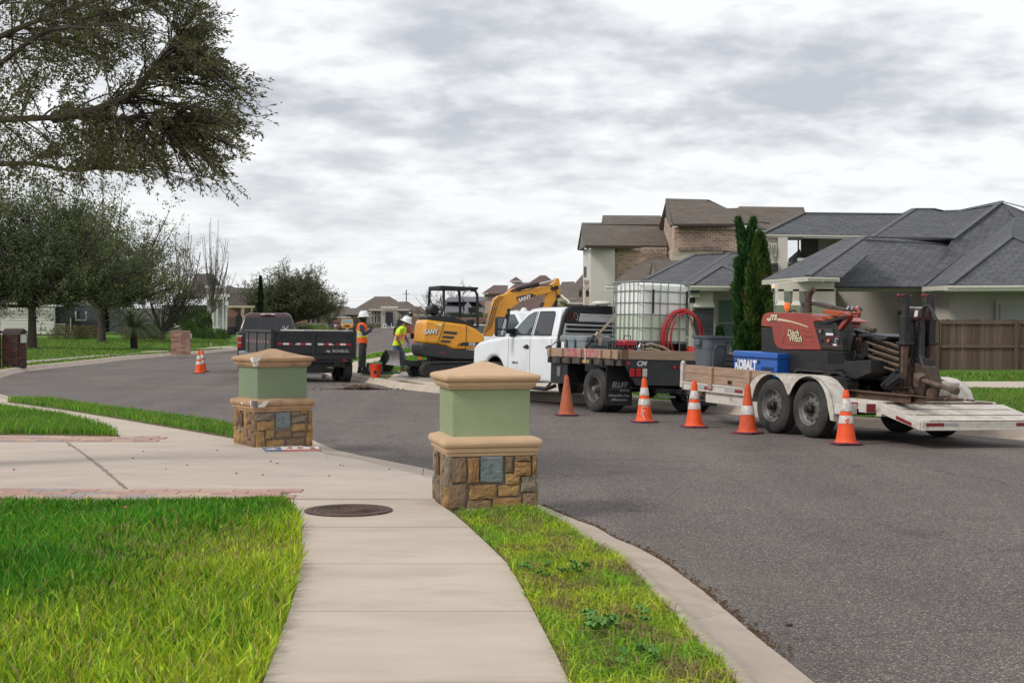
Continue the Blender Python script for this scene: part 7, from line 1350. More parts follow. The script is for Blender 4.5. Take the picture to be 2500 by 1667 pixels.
def tree(label, base, hgt, r0, crowns, nb, nl, size, cols, spread=.55, name='oak_tree', bark=None, twig=.010, asp=.4, group=None, cl_n=26, up=.25, cat='tree', trunk_top=None, lean=(0, 0), bare=0):
 root = empty(name, base, 0, label, cat, group); bark = bark or BARK
 tt = trunk_top or hgt * .3; mb = MB(); T = Vector((lean[0], lean[1], tt)); mb.tube([(0, 0, -.2), (0, 0, .0), (lean[0] * .3, lean[1] * .3, tt * .4), tuple(T)], [r0 * 1.35, r0 * 1.15, r0 * .92, r0 * .8], 10)
 C = []; limbs = []
 for c, r, wt in crowns:
  for k in range(max(3, int(nb * wt))):
   e = Vector(ell(1, c, r, .55)[0]); s = T * rnd.uniform(.75, 1.0); P = bez(s, e, ((e.x - s.x) * .15, (e.y - s.y) * .15, (e.z - s.z) * -.12 + rnd.uniform(-.3, .5) * up * hgt * .3), 8); rr0 = r0 * rnd.uniform(.22, .42); mb.tube(P, [rr0 * (1 - i / 8) + twig for i in range(8)], 5, cap=False); limbs.append(P)
   for q in range(4):
    i = rnd.randint(2, 6); st = P[i]; e2 = Vector(ell(1, c, r, .6)[0]); e2 = st.lerp(e2, rnd.uniform(.3, .7)); P2 = bez(st, e2, (0, 0, rnd.uniform(-.2, .3) * hgt * .1), 5); mb.tube(P2, [rr0 * .35 * (1 - j / 5) + twig * .6 for j in range(5)], 4, cap=False); limbs.append(P2)
 mb.build('trunk', bark, root, smooth=True, uv=False, fix=False)
 ends = []; dirs = []
 for P in limbs:
  for k in range(max(1, len(P) - 3), len(P)): ends.append(P[k]); dirs.append((P[k] - P[k - 1]).normalized())
 # twigs: many short fine stems fanning from limb ends, leaves along them
 E = np.array([tuple(e) for e in ends]); Dd = np.array([tuple(d) for d in dirs]); nt_ = max(10, nl // cl_n); ii = nr.integers(0, len(E), nt_)
 tl_ = hgt * .085; s0 = E[ii] + nr.normal(0, hgt * .035, (nt_, 3)); dd = Dd[ii] * 1.0 + nr.normal(0, .55, (nt_, 3)) + np.array([0, 0, up]); dd /= np.linalg.norm(dd, axis=1, keepdims=True); ln = nr.uniform(.5, 1.5, (nt_, 1)) * tl_; e0 = s0 + dd * ln
 sd_ = np.cross(dd, nr.normal(0, 1, (nt_, 3))); sd_ /= np.linalg.norm(sd_, axis=1, keepdims=True); tw = twig * .55
 V = np.stack([s0 - sd_ * tw, s0 + sd_ * tw, e0 + sd_ * tw * .3, e0 - sd_ * tw * .3], 1); fast('twigs', V.reshape(-1, 3), (np.arange(nt_) * 4)[:, None] + [0, 1, 2, 3], bark, root)
 if nl > 0:
  t = nr.uniform(.05, 1.05, (nt_, cl_n, 1)); Pl = (s0[:, None] + (e0 - s0)[:, None] * t + nr.normal(0, tl_ * .16, (nt_, cl_n, 3))).reshape(-1, 3); Dl = (dd[:, None] + nr.normal(0, .7, (nt_, cl_n, 3))).reshape(-1, 3)
  if bare: k_ = np.repeat(nr.uniform(0, 1, nt_) > bare, cl_n); Pl, Dl = Pl[k_], Dl[k_];
  ct = np.repeat(nr.uniform(0, 1, nt_), cl_n)
  if bare: ct = ct[k_]
  c0 = mixc_(cols[0], cols[1], ct); c0 = np.clip(c0 * (1 + nr.normal(0, .22, (len(c0), 1))), .003, 1); leaves('crown', Pl, Dl, size, asp, c0, root)
 return root
def gb(px, py, d, dz=.15): p = at(px, py, d); return (p.x, p.y, H(p.x, p.y) + dz)
LO = ((.06, .09, .038), (.17, .19, .085)); LO2 = ((.10, .125, .052), (.22, .225, .11))
tree('big dark live oak on the left lawn with thick trunk beside the brick mailbox', gb(79, 855, 77), 9.5, .24, [((.8, 0, 5.2), (5.4, 4.2, 3.5), .7), ((-.5, .5, 7.8), (4.4, 3.4, 2.9), .5), ((3.8, 0, 4.4), (3.2, 3, 2.3), .3), ((-3, 0, 4.2), (3, 3, 2.2), .3)], 36, 62000, (.11, .21), LO, trunk_top=2.9)
tree('second live oak behind the sago palm, loose grey-green crown', gb(248.5, 840.5, 97), 9.5, .27, [((1.2, 0, 6.2), (5.2, 4, 4.0), .8), ((-1.6, 0, 9.0), (3.8, 3, 3.0), .5), ((2.5, 0, 4.3), (4.2, 3, 1.9), .35)], 36, 46000, (.11, .22), LO2, trunk_top=3.0)
tree('thin many-stemmed mesquite with sparse reddish leaves by the pink pillar', gb(395, 826, 100), 7.0, .12, [((.6, 0, 4.4), (2.9, 2, 2.4), .9), ((2.1, 0, 3.2), (2.1, 1.6, 1.6), .5)], 30, 9000, (.08, .15), ((.045, .065, .02), (.13, .11, .035)), trunk_top=.9, name='mesquite_tree', bark=BARKG, bare=.25, up=.6)
tree('slender bare grey tree left of the column house', gb(445, 815, 112), 9.0, .07, [((0, 0, 7.4), (1.5, 1.3, 2.3), .9)], 22, 1600, (.07, .13), ((.09, .09, .05), (.13, .12, .06)), trunk_top=2.5, name='bare_tree', bark=BARKG, bare=.5, up=.9, twig=.014)
tree('taller bare grey tree against the sky above the column house', gb(505, 812, 118), 10.0, .07, [((.7, 0, 7.4), (1.2, 1, 2.9), .9), ((1.3, 0, 4.9), (1.4, 1, 1.6), .4)], 24, 1200, (.07, .13), ((.09, .08, .05), (.13, .11, .06)), trunk_top=2.8, name='bare_tree', bark=BARKG, bare=.6, up=.9, twig=.014, lean=(.5, 0))
tree('broad dark oak centred behind the maroon pickup', gb(716, 802, 150), 8.4, .26, [((-.6, 0, 4.3), (5.0, 4, 2.8), .9), ((3.0, 0, 3.8), (2.7, 3, 2.0), .5), ((-3.4, 0, 4.1), (2.2, 2, 2.1), .4), ((.6, 0, 5.9), (3.0, 2.5, 1.6), .5)], 44, 60000, (.12, .23), ((.07, .088, .045), (.18, .19, .10)), trunk_top=1.7)
tree('small leafless tree in front of the beige house', gb(803, 800, 172), 5.6, .13, [((.2, 0, 3.6), (2.7, 2, 1.6), 1)], 26, 0, (.1, .1), LO, trunk_top=1.3, name='bare_tree', bark=BARKG, up=.6, twig=.018)
tree('patchy half-bare tree seen through the excavator canopy', gb(1085, 800, 165), 6.6, .12, [((-.6, 0, 3.6), (3.3, 2, 2.0), .8), ((2.2, 0, 4.2), (2.4, 2, 1.4), .4)], 30, 5200, (.10, .18), ((.04, .05, .025), (.08, .08, .05)), trunk_top=1.6, name='bare_tree', bark=BARKG, bare=.35, up=.5, twig=.018)
# shrubs
def shrub(label, base, rx_, rz_, nl, size, cols, name='shrub', cat='shrub', cone_=0, asp=.4, up=.5, group=None):
 root = empty(name, base, 0, label, cat, group); mb = MB()
 for k in range(9): a = rnd.uniform(0, 6.28); e_ = (math.cos(a) * rx_ * .7 * (1 - cone_ * .5), math.sin(a) * rx_ * .7 * (1 - cone_ * .5), rz_ * rnd.uniform(1.0, 1.9 if not cone_ else 1.5)); mb.tube(bez((0, 0, -.05), e_, (0, 0, rz_ * .2), 5), [.02 + rz_ * .01, .015, .012, .01, .006], 4)
 mb.build('stems', BARK, root, uv=False, fix=False)
 P = ell(nl, (0, 0, rz_), (rx_, rx_, rz_), .45)
 if cone_: k = np.clip(1.0 - (P[:, 2] / (2 * rz_)) ** 1.6 * cone_, .04, 1); P[:, 0] *= k; P[:, 1] *= k
 P += field(3.0 / max(rx_, .3), P[:, 0] * 3, P[:, 2] * 2 + P[:, 1], 3)[:, None] * rx_ * .09 * np.sign(P) * np.array([1, 1, 0])
 D = (P - np.array([0, 0, rz_ * .6])) * .5 / max(rx_, rz_) + nr.normal(0, .4, P.shape) + np.array([0, 0, up]); t = np.clip(.5 + field(5 / max(rx_, .3), P[:, 0], P[:, 2], 8) * .6 + nr.normal(0, .2, len(P)), 0, 1); c = np.clip(mixc_(cols[0], cols[1], t) * (1 + nr.normal(0, .2, (len(P), 1))), .003, 1)
 leaves('foliage', P, D, size, asp, c, root); return root
def column_tree(label, px, pt, pb, wpx, d, nl, cols, tops, brown=0, dz=.2):
 b = at(px, pb, d); Ht = (pb - pt) * d / F; W = wpx * d / F / 2; root = empty('cypress_tree', (b.x, b.y, H(b.x, b.y) + dz), 0, label, 'tree'); MB().cyl((0, 0, -.1), (0, 0, Ht * .8), .09, .02, n=8).build('trunk', BARK, root)
 z = nr.uniform(0, 1, nl) ** .9; a = nr.uniform(0, 6.283, nl); lob = 1 + .22 * np.sin(a * 3 + z * 9) + .16 * np.sin(a * 5 - z * 17) + .12 * np.sin(z * 40 + a * 2)
 prof = np.interp(z, [0, .04, .3, .6, .8, .93, 1.0], [.75, .95, 1, .85, .6, .33, .03]); r = W * prof * lob * nr.uniform(.72, 1.0, nl)
 x = r * np.cos(a); y = r * np.sin(a)
 for (zt, xo) in tops: x = np.where(z > zt, x * .55 + np.where(nr.uniform(0, 1, nl) > .5, xo, -xo) * (z - zt) * 3 * W, x)
 P = np.stack([x, y, z * Ht], 1); D = np.stack([np.cos(a) * .35, np.sin(a) * .35, np.ones(nl)], 1) + nr.normal(0, .22, (nl, 3)); t = np.clip(.45 + .4 * np.sin(a * 3 + z * 9) + nr.normal(0, .25, nl), 0, 1); c = mixc_(cols[0], cols[1], t)
 if brown: c = np.where((field(6, P[:, 0] * 4, P[:, 2] * 1.1, 6) > .85)[:, None], np.array([[.13, .065, .03]]), c)
 c = np.clip(c * (1 + nr.normal(0, .2, (nl, 1))), .003, 1); leaves('foliage', P, D, (.12, .30), .30, c, root); return root
column_tree('darker and taller columnar cypress in front of the grey house', 1820, 515, 858, 50, 53, 22000, ((.022, .065, .020), (.06, .14, .035)), [(.72, .9)])
column_tree('yellow-green columnar cypress with brown patches, right of the taller one', 1853, 552, 862, 58, 52, 24000, ((.03, .075, .018), (.11, .16, .035)), [], 1)
column_tree('short narrow cypress low in front of the window blinds', 1757, 752, 828, 13, 53.5, 2500, ((.02, .05, .015), (.05, .10, .03)), [])
column_tree('tall thin dark cypress beside the brick house at left', 636, 657, 803, 13, 128, 3500, ((.014, .026, .014), (.03, .045, .02)), [])
column_tree('low green shrub at the foot of the two cypresses', 1818, 770, 860, 26, 51, 3500, ((.02, .06, .015), (.06, .12, .03)), [])
shrub('small upright juniper between the two workers on the corner lawn', gb(942, 879, 42.2), .24, .32, 4200, (.05, .13), ((.02, .045, .018), (.055, .095, .045)), 'juniper_shrub', cone_=.85, up=1.0, asp=.25)
shrub('leafy yellow-green vine thicket in front of the column house', gb(478, 815, 110), 1.3, 1.35, 6000, (.10, .2), ((.03, .07, .015), (.12, .20, .03)))
shrub('green bush low under the vine thicket', gb(520, 818, 108), 1.6, .5, 3500, (.08, .15), ((.03, .08, .02), (.07, .15, .03)))
shrub('red-stemmed bed plants at the column base', gb(535, 812, 112), 1.0, .35, 1500, (.08, .14), ((.10, .05, .03), (.08, .12, .03)))
for px_, lb, rx__ in ((170, 'dry brown bush at the left of the dark grey wall', 1.6), (345, 'dry brown bush right of the sago palm', 1.7), (215, 'pale weedy bush by the second oak trunk', 1.2), (370, 'weedy green tuft beside the mesquite stems', 1.3)): shrub(lb, gb(px_, 826, 104), rx__, .62, 2500, (.10, .22), ((.12, .085, .05), (.13, .13, .05)), 'dry_bush', asp=.2)
shrub('clipped bright hedge under the beige house windows', gb(765, 806, 160), 2.2, .5, 3500, (.08, .16), ((.06, .12, .02), (.16, .24, .04)), 'hedge', 'hedge'); shrub('darker hedge left of the bright hedge', gb(738, 806, 162), 1.6, .55, 2500, (.08, .16), ((.03, .06, .02), (.06, .12, .03)), 'hedge', 'hedge')
for px_, py_, d_, rx__, rz__, lb in ((1120, 812, 96, 2.2, .8, 'rough green bush left behind the excavator seat'), (1170, 815, 92, 1.4, 1.05, 'rounded green bush under the pinkish house'), (1210, 815, 90, 1.2, .9, 'green bush behind the excavator hoses')): shrub(lb, gb(px_, py_, d_), rx__, rz__, 4500, (.09, .18), ((.035, .06, .02), (.09, .12, .04)))
shrub('orange-tinged conifer bush behind the boom', gb(1285, 830, 66), 1.1, .95, 6500, (.08, .20), ((.03, .06, .02), (.15, .075, .03)), 'conifer_bush', asp=.25); shrub('dark green conifer bush left behind the boom', gb(1250, 830, 67), .9, .85, 5000, (.08, .2), ((.02, .045, .015), (.05, .09, .03)), 'conifer_bush', asp=.25)
shrub('variegated bedding plant below the excavator counterweight', gb(1027, 885, 42.0), .28, .14, 420, (.07, .14), ((.10, .22, .03), (.45, .42, .12)), 'garden_plant', 'plant')
for px_, lb in ((1800, 'low plant left at the foot of the cypresses'), (1740, 'low dark plant under the stone pillar')): shrub(lb, gb(px_, 866, 50), .5, .22, 900, (.06, .12), ((.02, .05, .015), (.06, .11, .03)), 'garden_plant', 'plant')

def palm(label, base, th, tr_, nf, fl_, cols, name='sago_palm'):
 root = empty(name, base, 0, label, 'palm'); mb = MB(); mb.tube([(0, 0, -.1), (0, 0, th)], [tr_ * 1.1, tr_], 10)
 for k in range(int(th * 60)): a = rnd.uniform(0, 6.28); z = rnd.uniform(0, th); mb.box((math.cos(a) * tr_, math.sin(a) * tr_, z), (.07, .07, .09), (rnd.uniform(-.5, .5), rnd.uniform(-.5, .5), a))
 mb.build('trunk', mat('palm_trunk', (.03, .022, .018), .95, bump=.6, bs=20), root);
 for k in range(nf):
  a = 6.283 * k / nf * 2.4 + rnd.uniform(-.2, .2); el = rnd.uniform(.05, 1.2); L = fl_ * rnd.uniform(.8, 1.1); P = []
  for i in range(8): t = i / 7; rad_ = L * t * math.cos(el) * (1 - .12 * t); P.append(Vector((math.cos(a) * rad_, math.sin(a) * rad_, th + L * (t * math.sin(el) + .25 * t - .62 * t * t))))
  mb = MB(); mb.tube(P, [.012] * 7 + [.004], 4)
  for i in range(1, 22):
   t = i / 22; j = min(6, int(t * 7)); p = P[j].lerp(P[j + 1], t * 7 - j); d = (P[j + 1] - P[j]).normalized(); s = d.cross(Vector((0, 0, 1))).normalized(); w_ = .24 * L * (1 - (2 * t - 1) ** 2 * .6) * .8
   for sg in (-1, 1): e_ = p + s * sg * w_ * .8 + d * w_ * .7 + Vector((0, 0, .08 * w_)); mb.add([p - d * .018, p + d * .018, e_], [(0, 1, 2)])
  mb.build('frond', mat('frond_' + name, cols, .6, var=.25, vs=2), root, uv=False, fix=False)
 return root
palm('sago palm with dark trunk and arching fronds on the left lawn', gb(327, 851, 81), 1.15, .17, 60, 2.2, (.085, .13, .045))
palm('squat palm bush left of the far black door', gb(908, 799, 236), .2, .3, 22, 1.5, (.03, .055, .02), 'palm_bush'); palm('squat dark palm right of the far black door', gb(968, 800, 236), .2, .3, 16, 1.1, (.03, .05, .02), 'palm_bush')

# foreground overhanging oak: limbs enter from the left, hanging twigs end over the street
fo = empty('oak_tree', (-6.6, 14.2, .1), 0, 'large overhanging oak filling the upper left corner with fine drooping twigs', 'tree'); mb = MB(); O = fo.location
def aw(px, py, d): return at(px, py, d) - O
mb.tube([(0, 0, -.1), (0, 0, .8), (.1, 0, 2.0), (.15, 0, 3.0)], [.36, .28, .25, .22], 12)
limbs = [[(-420, 520, 14.2), (-150, 380, 14.1), (0, 292, 14), (130, 288, 13.9), (250, 285, 13.8), (330, 292, 13.7), (400, 318, 13.6)], [(-420, 520, 14.2), (-200, 260, 14), (0, 90, 13.8), (140, 30, 13.6), (300, -20, 13.4)], [(-420, 500, 14.2), (-150, 300, 13.4), (0, 155, 13), (110, 75, 12.8), (230, 60, 12.7)], [(130, 288, 13.9), (230, 272, 13.8), (320, 235, 13.7), (380, 165, 13.6), (430, 110, 13.5)], [(-300, 420, 14.3), (-60, 400, 14.6), (80, 400, 14.8), (190, 420, 15)], [(-420, 520, 14.2), (-200, 200, 14.6), (-20, 20, 14.8), (120, -60, 15)]]
LP = []
for L_ in limbs:
 P = [aw(*p) for p in L_]; P = resample(P, 18); mb.tube(P, [.055 * (1 - i / 19) + .007 for i in range(18)], 7, cap=False); LP += P[5:]
tips = []
def bound(y): return float(np.interp(y, [-80, 0, 60, 110, 160, 230, 280, 350, 400, 440, 475], [470, 480, 545, 500, 560, 610, 625, 590, 560, 545, 300]))
for k in range(330):
 y = rnd.uniform(-60, 470); xm = bound(y); x = xm * (rnd.random() ** .55) if rnd.random() < .72 else xm * rnd.uniform(.88, 1.0)
 if y > 400 and x < 330: y -= 40 * rnd.random()
 if y > 430 and 200 < x < 420: y -= 50
 tips.append((x, y, 13.6 + rnd.uniform(-1.3, 1.6)))
tips += [(542, 38, 13.3), (530, 62, 13.3), (462, 112, 13.4), (600, 182, 13.2), (615, 200, 13.2), (620, 232, 13.2), (638, 262, 13.2), (632, 285, 13.2), (590, 372, 13.3), (582, 462, 13.3), (548, 472, 13.3), (555, 405, 13.4), (352, 452, 13.6), (480, 90, 13.4), (470, 425, 13.4), (605, 255, 13.3), (520, 150, 13.4), (575, 300, 13.3)]
S0 = []; S1 = []; TD = []
for (x, y, d) in tips:
 e_ = aw(x, y, d); st = min(LP, key=lambda p: (p - e_).length + abs((p - e_).z) * .4 + rnd.uniform(0, .5) + (0 if p.x < e_.x + .02 else 1.5)); P = bez(st, e_, (0, 0, .12 * (e_ - st).length + rnd.uniform(-.05, .05)), 9); mb.tube(P, [.010 * (1 - i / 9) + .0022 for i in range(9)], 4, cap=False)
 for i in range(2, 9):
  for q in range(3 if x < 330 else 2):
   dd = ((P[i] - P[i - 1]).normalized() + Vector((rnd.gauss(.25, .45), rnd.gauss(0, .5), rnd.gauss(-.05, .45)))).normalized(); l = rnd.uniform(.09, .24) * (1.1 if i < 8 else .8); S0.append(P[i]); S1.append(P[i] + dd * l); TD.append(dd)
mb.build('trunk', BARK, fo, smooth=True, uv=False, fix=False)
s0 = np.array([tuple(v) for v in S0]); s1 = np.array([tuple(v) for v in S1]); td = np.array([tuple(v) for v in TD]); n_ = len(s0); sdv = np.cross(td, nr.normal(0, 1, (n_, 3))); sdv /= np.linalg.norm(sdv, axis=1, keepdims=True)
fast('twigs', np.stack([s0 - sdv * .002, s0 + sdv * .002, s1 + sdv * .0009, s1 - sdv * .0009], 1).reshape(-1, 3), (np.arange(n_) * 4)[:, None] + [0, 1, 2, 3], BARK, fo)
K = 11; t = nr.uniform(.15, 1.05, (n_, K, 1)); Pl = (s0[:, None] + (s1 - s0)[:, None] * t + nr.normal(0, .006, (n_, K, 3))).reshape(-1, 3); Dl = (td[:, None] + nr.normal(0, .55, (n_, K, 3))).reshape(-1, 3)
pxx = 1250 + F * (Pl[:, 0] + O.x) / (Pl[:, 1] + O.y); keep = nr.uniform(0, 1, len(Pl)) < np.interp(pxx, [0, 300, 450, 640], [1, .95, .7, .75]); Pl, Dl = Pl[keep], Dl[keep]
cc = mixc_((.06, .07, .028), (.17, .165, .065), nr.uniform(0, 1, len(Pl))); cc = np.clip(cc * (1 + nr.normal(0, .2, (len(cc), 1))), .003, 1); leaves('crown', Pl, Dl, (.032, .056), .30, cc, fo)
# inner foliage mass
n2 = 29000; x2 = nr.uniform(-60, 400, n2); y2 = nr.uniform(-60, 530, n2); ok = (x2 < 290 + 80 * np.sin(y2 / 50)) & ~((y2 > 400) & (x2 > 190 - (y2 - 400) * .5)); ok &= (field(.018, x2, y2, 44) + nr.normal(0, .35, n2)) > -.3; x2, y2 = x2[ok], y2[ok]; d2 = nr.uniform(12.6, 15.2, len(x2))
Pm = np.stack([(x2 - 1250) / F * d2, d2, CH + (HZ - y2) / F * d2], 1) - np.array(tuple(O)); Dm = nr.normal(0, 1, Pm.shape) + np.array([.6, 0, -.1]); cm = mixc_((.05, .06, .022), (.15, .15, .06), nr.uniform(0, 1, len(Pm))); leaves('inner_leaves', Pm, Dm, (.034, .060), .32, cm, fo)

# ------------------------------------------------------------------ mailboxes of brick at the left
DBR = [mat('dark_red_brick', (.085, .022, .018), .85, var=.2, vs=12), mat('black_red_brick', (.032, .014, .015), .85, var=.2, vs=12), mat('maroon_brick', (.11, .03, .024), .85, var=.2, vs=12)]
PBR = [mat('pink_brick', (.36, .20, .15), .9, var=.12, vs=9), mat('pink_brick_light', (.42, .26, .19), .9, var=.12, vs=9), mat('pink_brick_dark', (.26, .14, .105), .9, var=.12, vs=9)]
def brick_pillar(label, x, y, z, rz, W_, D_, h, bl, bh, mats, mort, cap, name='brick_mailbox', grp=None):
 root = empty(name, (x, y, z), rz, label, 'brick mailbox', grp); MB().bb((-W_ / 2 + .015, 0.015, 0), (W_ / 2 - .015, D_ - .015, h)).build('core', mort, root); me = {}
 def brk(l):
  key = (round(l, 3),)
  if key not in me: me[key] = []
  if not me[key]:
   for m in mats: o = MB().bb((-l / 2, 0, 0), (l / 2, .03, bh - .012)).build('brick', m); me[key].append(o.data); bpy.data.objects.remove(o)
  return rnd.choice(me[key])
 for fx, L_ in ((0, W_), (1, D_), (2, W_), (3, D_)):
  for r in range(int(h / bh)):
   xx = 0 if r % 2 == 0 else -bl / 2
   while xx < L_ - .01:
    a, b = max(0, xx), min(L_, xx + bl - .012)
    if b - a > .04:
     o = link(bpy.data.objects.new('brick', brk(b - a)), root); c = (a + b) / 2; o.location = {0: (-W_ / 2 + c, 0, r * bh), 1: (W_ / 2, c, r * bh), 2: (W_ / 2 - c, D_, r * bh), 3: (-W_ / 2, D_ - c, r * bh)}[fx]; o.rotation_euler = (0, 0, R(90 * fx))
    xx += bl
 cap(root); return root
def cap_gable(r): MB().prism([(0 - .04, 1.13), (.62, 1.13), (.30, 1.28)], -.33, .33, 'x').build('pitched_brick_cap', MC['black_red_brick'], r)
def cap_flat(r): MB().bb((-.47, -.02, 1.12), (.47, .57, 1.16)).build('cap', PBR[1], r, bevel=.01); MB().bb((-.02, -.012, 0), (.02, 0, 1.1)).build('centre_pilaster', PBR[1], r)
MRT = mat('brick_mortar', (.30, .25, .22), .95)
q_ = at(25, 901, 45.8); b1 = brick_pillar('dark red brick mailbox with pitched cap and white box on its right side', q_.x, q_.y, H(q_.x, q_.y) + .12, R(-8), .56, .56, 1.14, .23, .078, DBR, MRT, cap_gable, grp='brick mailboxes at left'); MB().bb((.29, .10, .82), (.36, .40, 1.08)).build('newspaper_box', TRW, b1, bevel=.01);
q_ = at(-38, 904, 45.4); brick_pillar('twin dark red brick mailbox cut by the left frame edge', q_.x, q_.y, H(q_.x, q_.y) + .12, R(-8), .56, .56, 1.14, .23, .078, DBR, MRT, cap_gable, grp='brick mailboxes at left')
q_ = at(440, 862, 69); b2 = brick_pillar('wide pink brick double mailbox on the kerb beyond the two cones', q_.x, q_.y, H(q_.x, q_.y) + .12, R(8), .92, .55, 1.12, .30, .1, PBR, MRT, cap_flat, grp='brick mailboxes at left'); MB().bb((.47, .05, .82), (.52, .35, 1.04)).build('newspaper_box', TRW, b2)
q_ = at(819, 806, 168); brick_pillar('reddish brick mailbox beside the orange off-roader', q_.x, q_.y, H(q_.x, q_.y) + .1, 0, .55, .5, 1.5, .30, .15, [DBR[2], PBR[2]], MRT, lambda r: MB().bb((-.15, -.02, .8), (.15, 0, 1.0)).build('mail_door', TRW, r))
p_ = G(32, 908, .15); kn = empty('kerb_number', (p_.x, p_.y, H(p_.x, p_.y) + .165), R(-28), 'blue and white painted stripes on the kerb by the brick mailbox', 'painted number')
for k in range(4): MB().bb((-.28 + k * .14, -.16, 0), (-.20 + k * .14, .16, .004)).build('stripe', BLU if k % 2 else WPT, kn)
p_ = G(460, 864, .13); pr_ = empty('litter_paper', (p_.x, p_.y, H(p_.x, p_.y) + .14), .3, 'crumpled white and blue paper litter on the kerb near the pink pillar', 'litter'); MB().box((0, 0, .02), (.34, .14, .04), (.1, .05, 0)).build('paper', TRW, pr_, bevel=.01); MB().box((-.12, -.02, .045), (.08, .1, .02), (.1, .2, 0)).build('blue_print', MC['blue_latch'], pr_)
p_ = G(517, 852, .15); sk = empty('survey_stake', (p_.x, p_.y, H(p_.x, p_.y) + .14), 0, 'leaning white marker stake in the left lawn', 'stake'); MB().beam((0, 0, 0), (-.09, 0, .40), .035).build('stake_rod', PRINTW, sk)

# ------------------------------------------------------------------ far vehicles
def jeep(label, px, d, paint, yaw_, kind):
 p = at(px, 800, d); r = empty('offroad_car', (p.x, p.y, H(p.x, p.y)), yaw_, label, 'off-road car')
 # front faces -y
 MB().prism([(-2.0, .62), (-2.0, 1.12), (-1.85, 1.18), (-.7, 1.25), (1.9, 1.25), (2.0, .6)], -.72, .72, 'x').build('body', paint, r, bevel=.05, smooth=True)
 for s_ in (-1, 1):
  MB().prism([(-2.05, .82), (-1.9, .98), (-1.2, .98), (-.95, .75), (-1.0, .70), (-1.25, .90), (-1.85, .90), (-2.0, .76)], s_ * .70, s_ * .94, 'x').prism([(.95, .75), (1.2, .98), (1.9, .98), (2.05, .8), (2.0, .74), (1.85, .9), (1.25, .9), (1.0, .7)], s_ * .70, s_ * .94, 'x').build('fender_flare', PLAS, r)
  for y_ in (-1.5, 1.5): wheel(r, s_ * .95, y_, .41, .41, .26, s_, 'car')
  MB().lathe([(.0005, -.02), (.09, -.02), (.1, 0), (.1, .02)], (s_ * .52, -2.0, .98), 'y', 14).build('headlight', WHL, r); MB().box((s_ * 1.02, -.55, 1.32), (.2, .08, .18)).build('mirror', PLAS, r)
 for k in range(7): MB().bb((-.30 + k * .09, -2.012, .82), (-.25 + k * .09, -2.0, 1.10)).build('grille_slot', BLACKD, r)
 MB().bb((-.92, -2.22, .50), (.92, -2.0, .68)).build('bumper', PLAS, r, bevel=.03); MB().bb((-.15, -2.235, .55), (.15, -2.22, .66)).build('number_plate', TRW, r); MB().bb((-.9, 2.0, .50), (.9, 2.15, .68)).build('rear_bumper', PLAS, r)
 MB().loft([[(-.72, -.72, 1.25), (.72, -.72, 1.25), (.72, 1.9, 1.25), (-.72, 1.9, 1.25)], [(-.62, -.42, 1.80), (.62, -.42, 1.80), (.64, 1.85, 1.80), (-.64, 1.85, 1.80)]]).build('hardtop', PLAS if kind else paint, r, bevel=.04)
 MB().poly([(-.62, -.73, 1.30), (.62, -.73, 1.30), (.56, -.46, 1.74), (-.56, -.46, 1.74)]).build('windshield', mat('pale_windshield', (.18, .26, .28), .1), r).location = (0, -.01, 0)
 if kind: MB().lathe([(.0005, .12), (.28, .1), (.40, .05), (.40, -.1), (.3, -.12)], (.1, 2.15, 1.05), 'y', 24).build('spare_wheel', RUBBER, r)
 return r
jeep('orange off-road car parked facing the camera on the far left kerb', 848, 172, mat('jeep_orange', (.60, .26, .03), .35, coat=.4), R(6), 0)
jeep('black off-road car seen from behind, beyond the worker in lime vest', 986, 136, mat('jeep_black', (.012, .012, .014), .3, coat=.4), R(186), 1)
wb = at(808, 808, 165); bn2 = empty('wheelie_bin', (wb.x - 1.7, wb.y, H(wb.x, wb.y) + .1), 0, 'tall grey wheelie bin on the far lawn left of the brick mailbox', 'trash bin'); MB().loft([rr(.26, .28, 0, .05), rr(.33, .36, 1.0, .06)]).build('bin_body', mat('wheelie_grey', (.13, .135, .145), .6), bn2); MB().loft([rr(.36, .40, 1.0, .06), rr(.34, .38, 1.08, .06)]).build('lid', mat('wheelie_lid', (.22, .22, .23), .6), bn2)
sc_ = at(1200, 820, 58); cr_ = empty('silver_car', (sc_.x, sc_.y, .08), R(100), 'silver car mostly hidden behind the excavator engine cover', 'car'); MB().prism([(-2.2, .35), (-2.25, .75), (-1.4, .98), (-.7, 1.42), (.9, 1.45), (1.7, 1.05), (2.2, .95), (2.25, .4)], -.88, .88, 'x').build('body', mat('silver_paint', (.42, .45, .47), .3, .3, coat=.4), cr_, bevel=.08, smooth=True); MB().prism([(-1.2, 1.02), (-.65, 1.38), (.85, 1.40), (1.45, 1.06)], -.89, .89, 'x').build('side_glass', GLASSL, cr_)
for s_ in (-1, 1):
 for y_ in (-1.4, 1.4): wheel(cr_, s_ * .9, y_, .33, .33, .2, s_, 'car')
pc = at(1300, 840, 42); wk = empty('white_work_truck', (pc.x, pc.y, .05), R(28), 'white work truck with cargo glimpsed behind the flatbed windshield', 'truck'); MB().prism([(-2.4, .5), (-2.5, 1.1), (-1.3, 1.25), (-.7, 1.86), (.8, 1.9), (.9, 1.2), (2.6, 1.2), (2.6, .5)], -.95, .95, 'x').build('body', WHITE, wk, bevel=.07, smooth=True); MB().prism([(-1.2, 1.28), (-.66, 1.78), (.7, 1.8), (.7, 1.28)], -.96, .96, 'x').build('side_glass', GLASSL, wk)
for s_ in (-1, 1):
 for y_ in (-1.7, 1.7): wheel(wk, s_ * .96, y_, .40, .40, .26, s_, 'car')
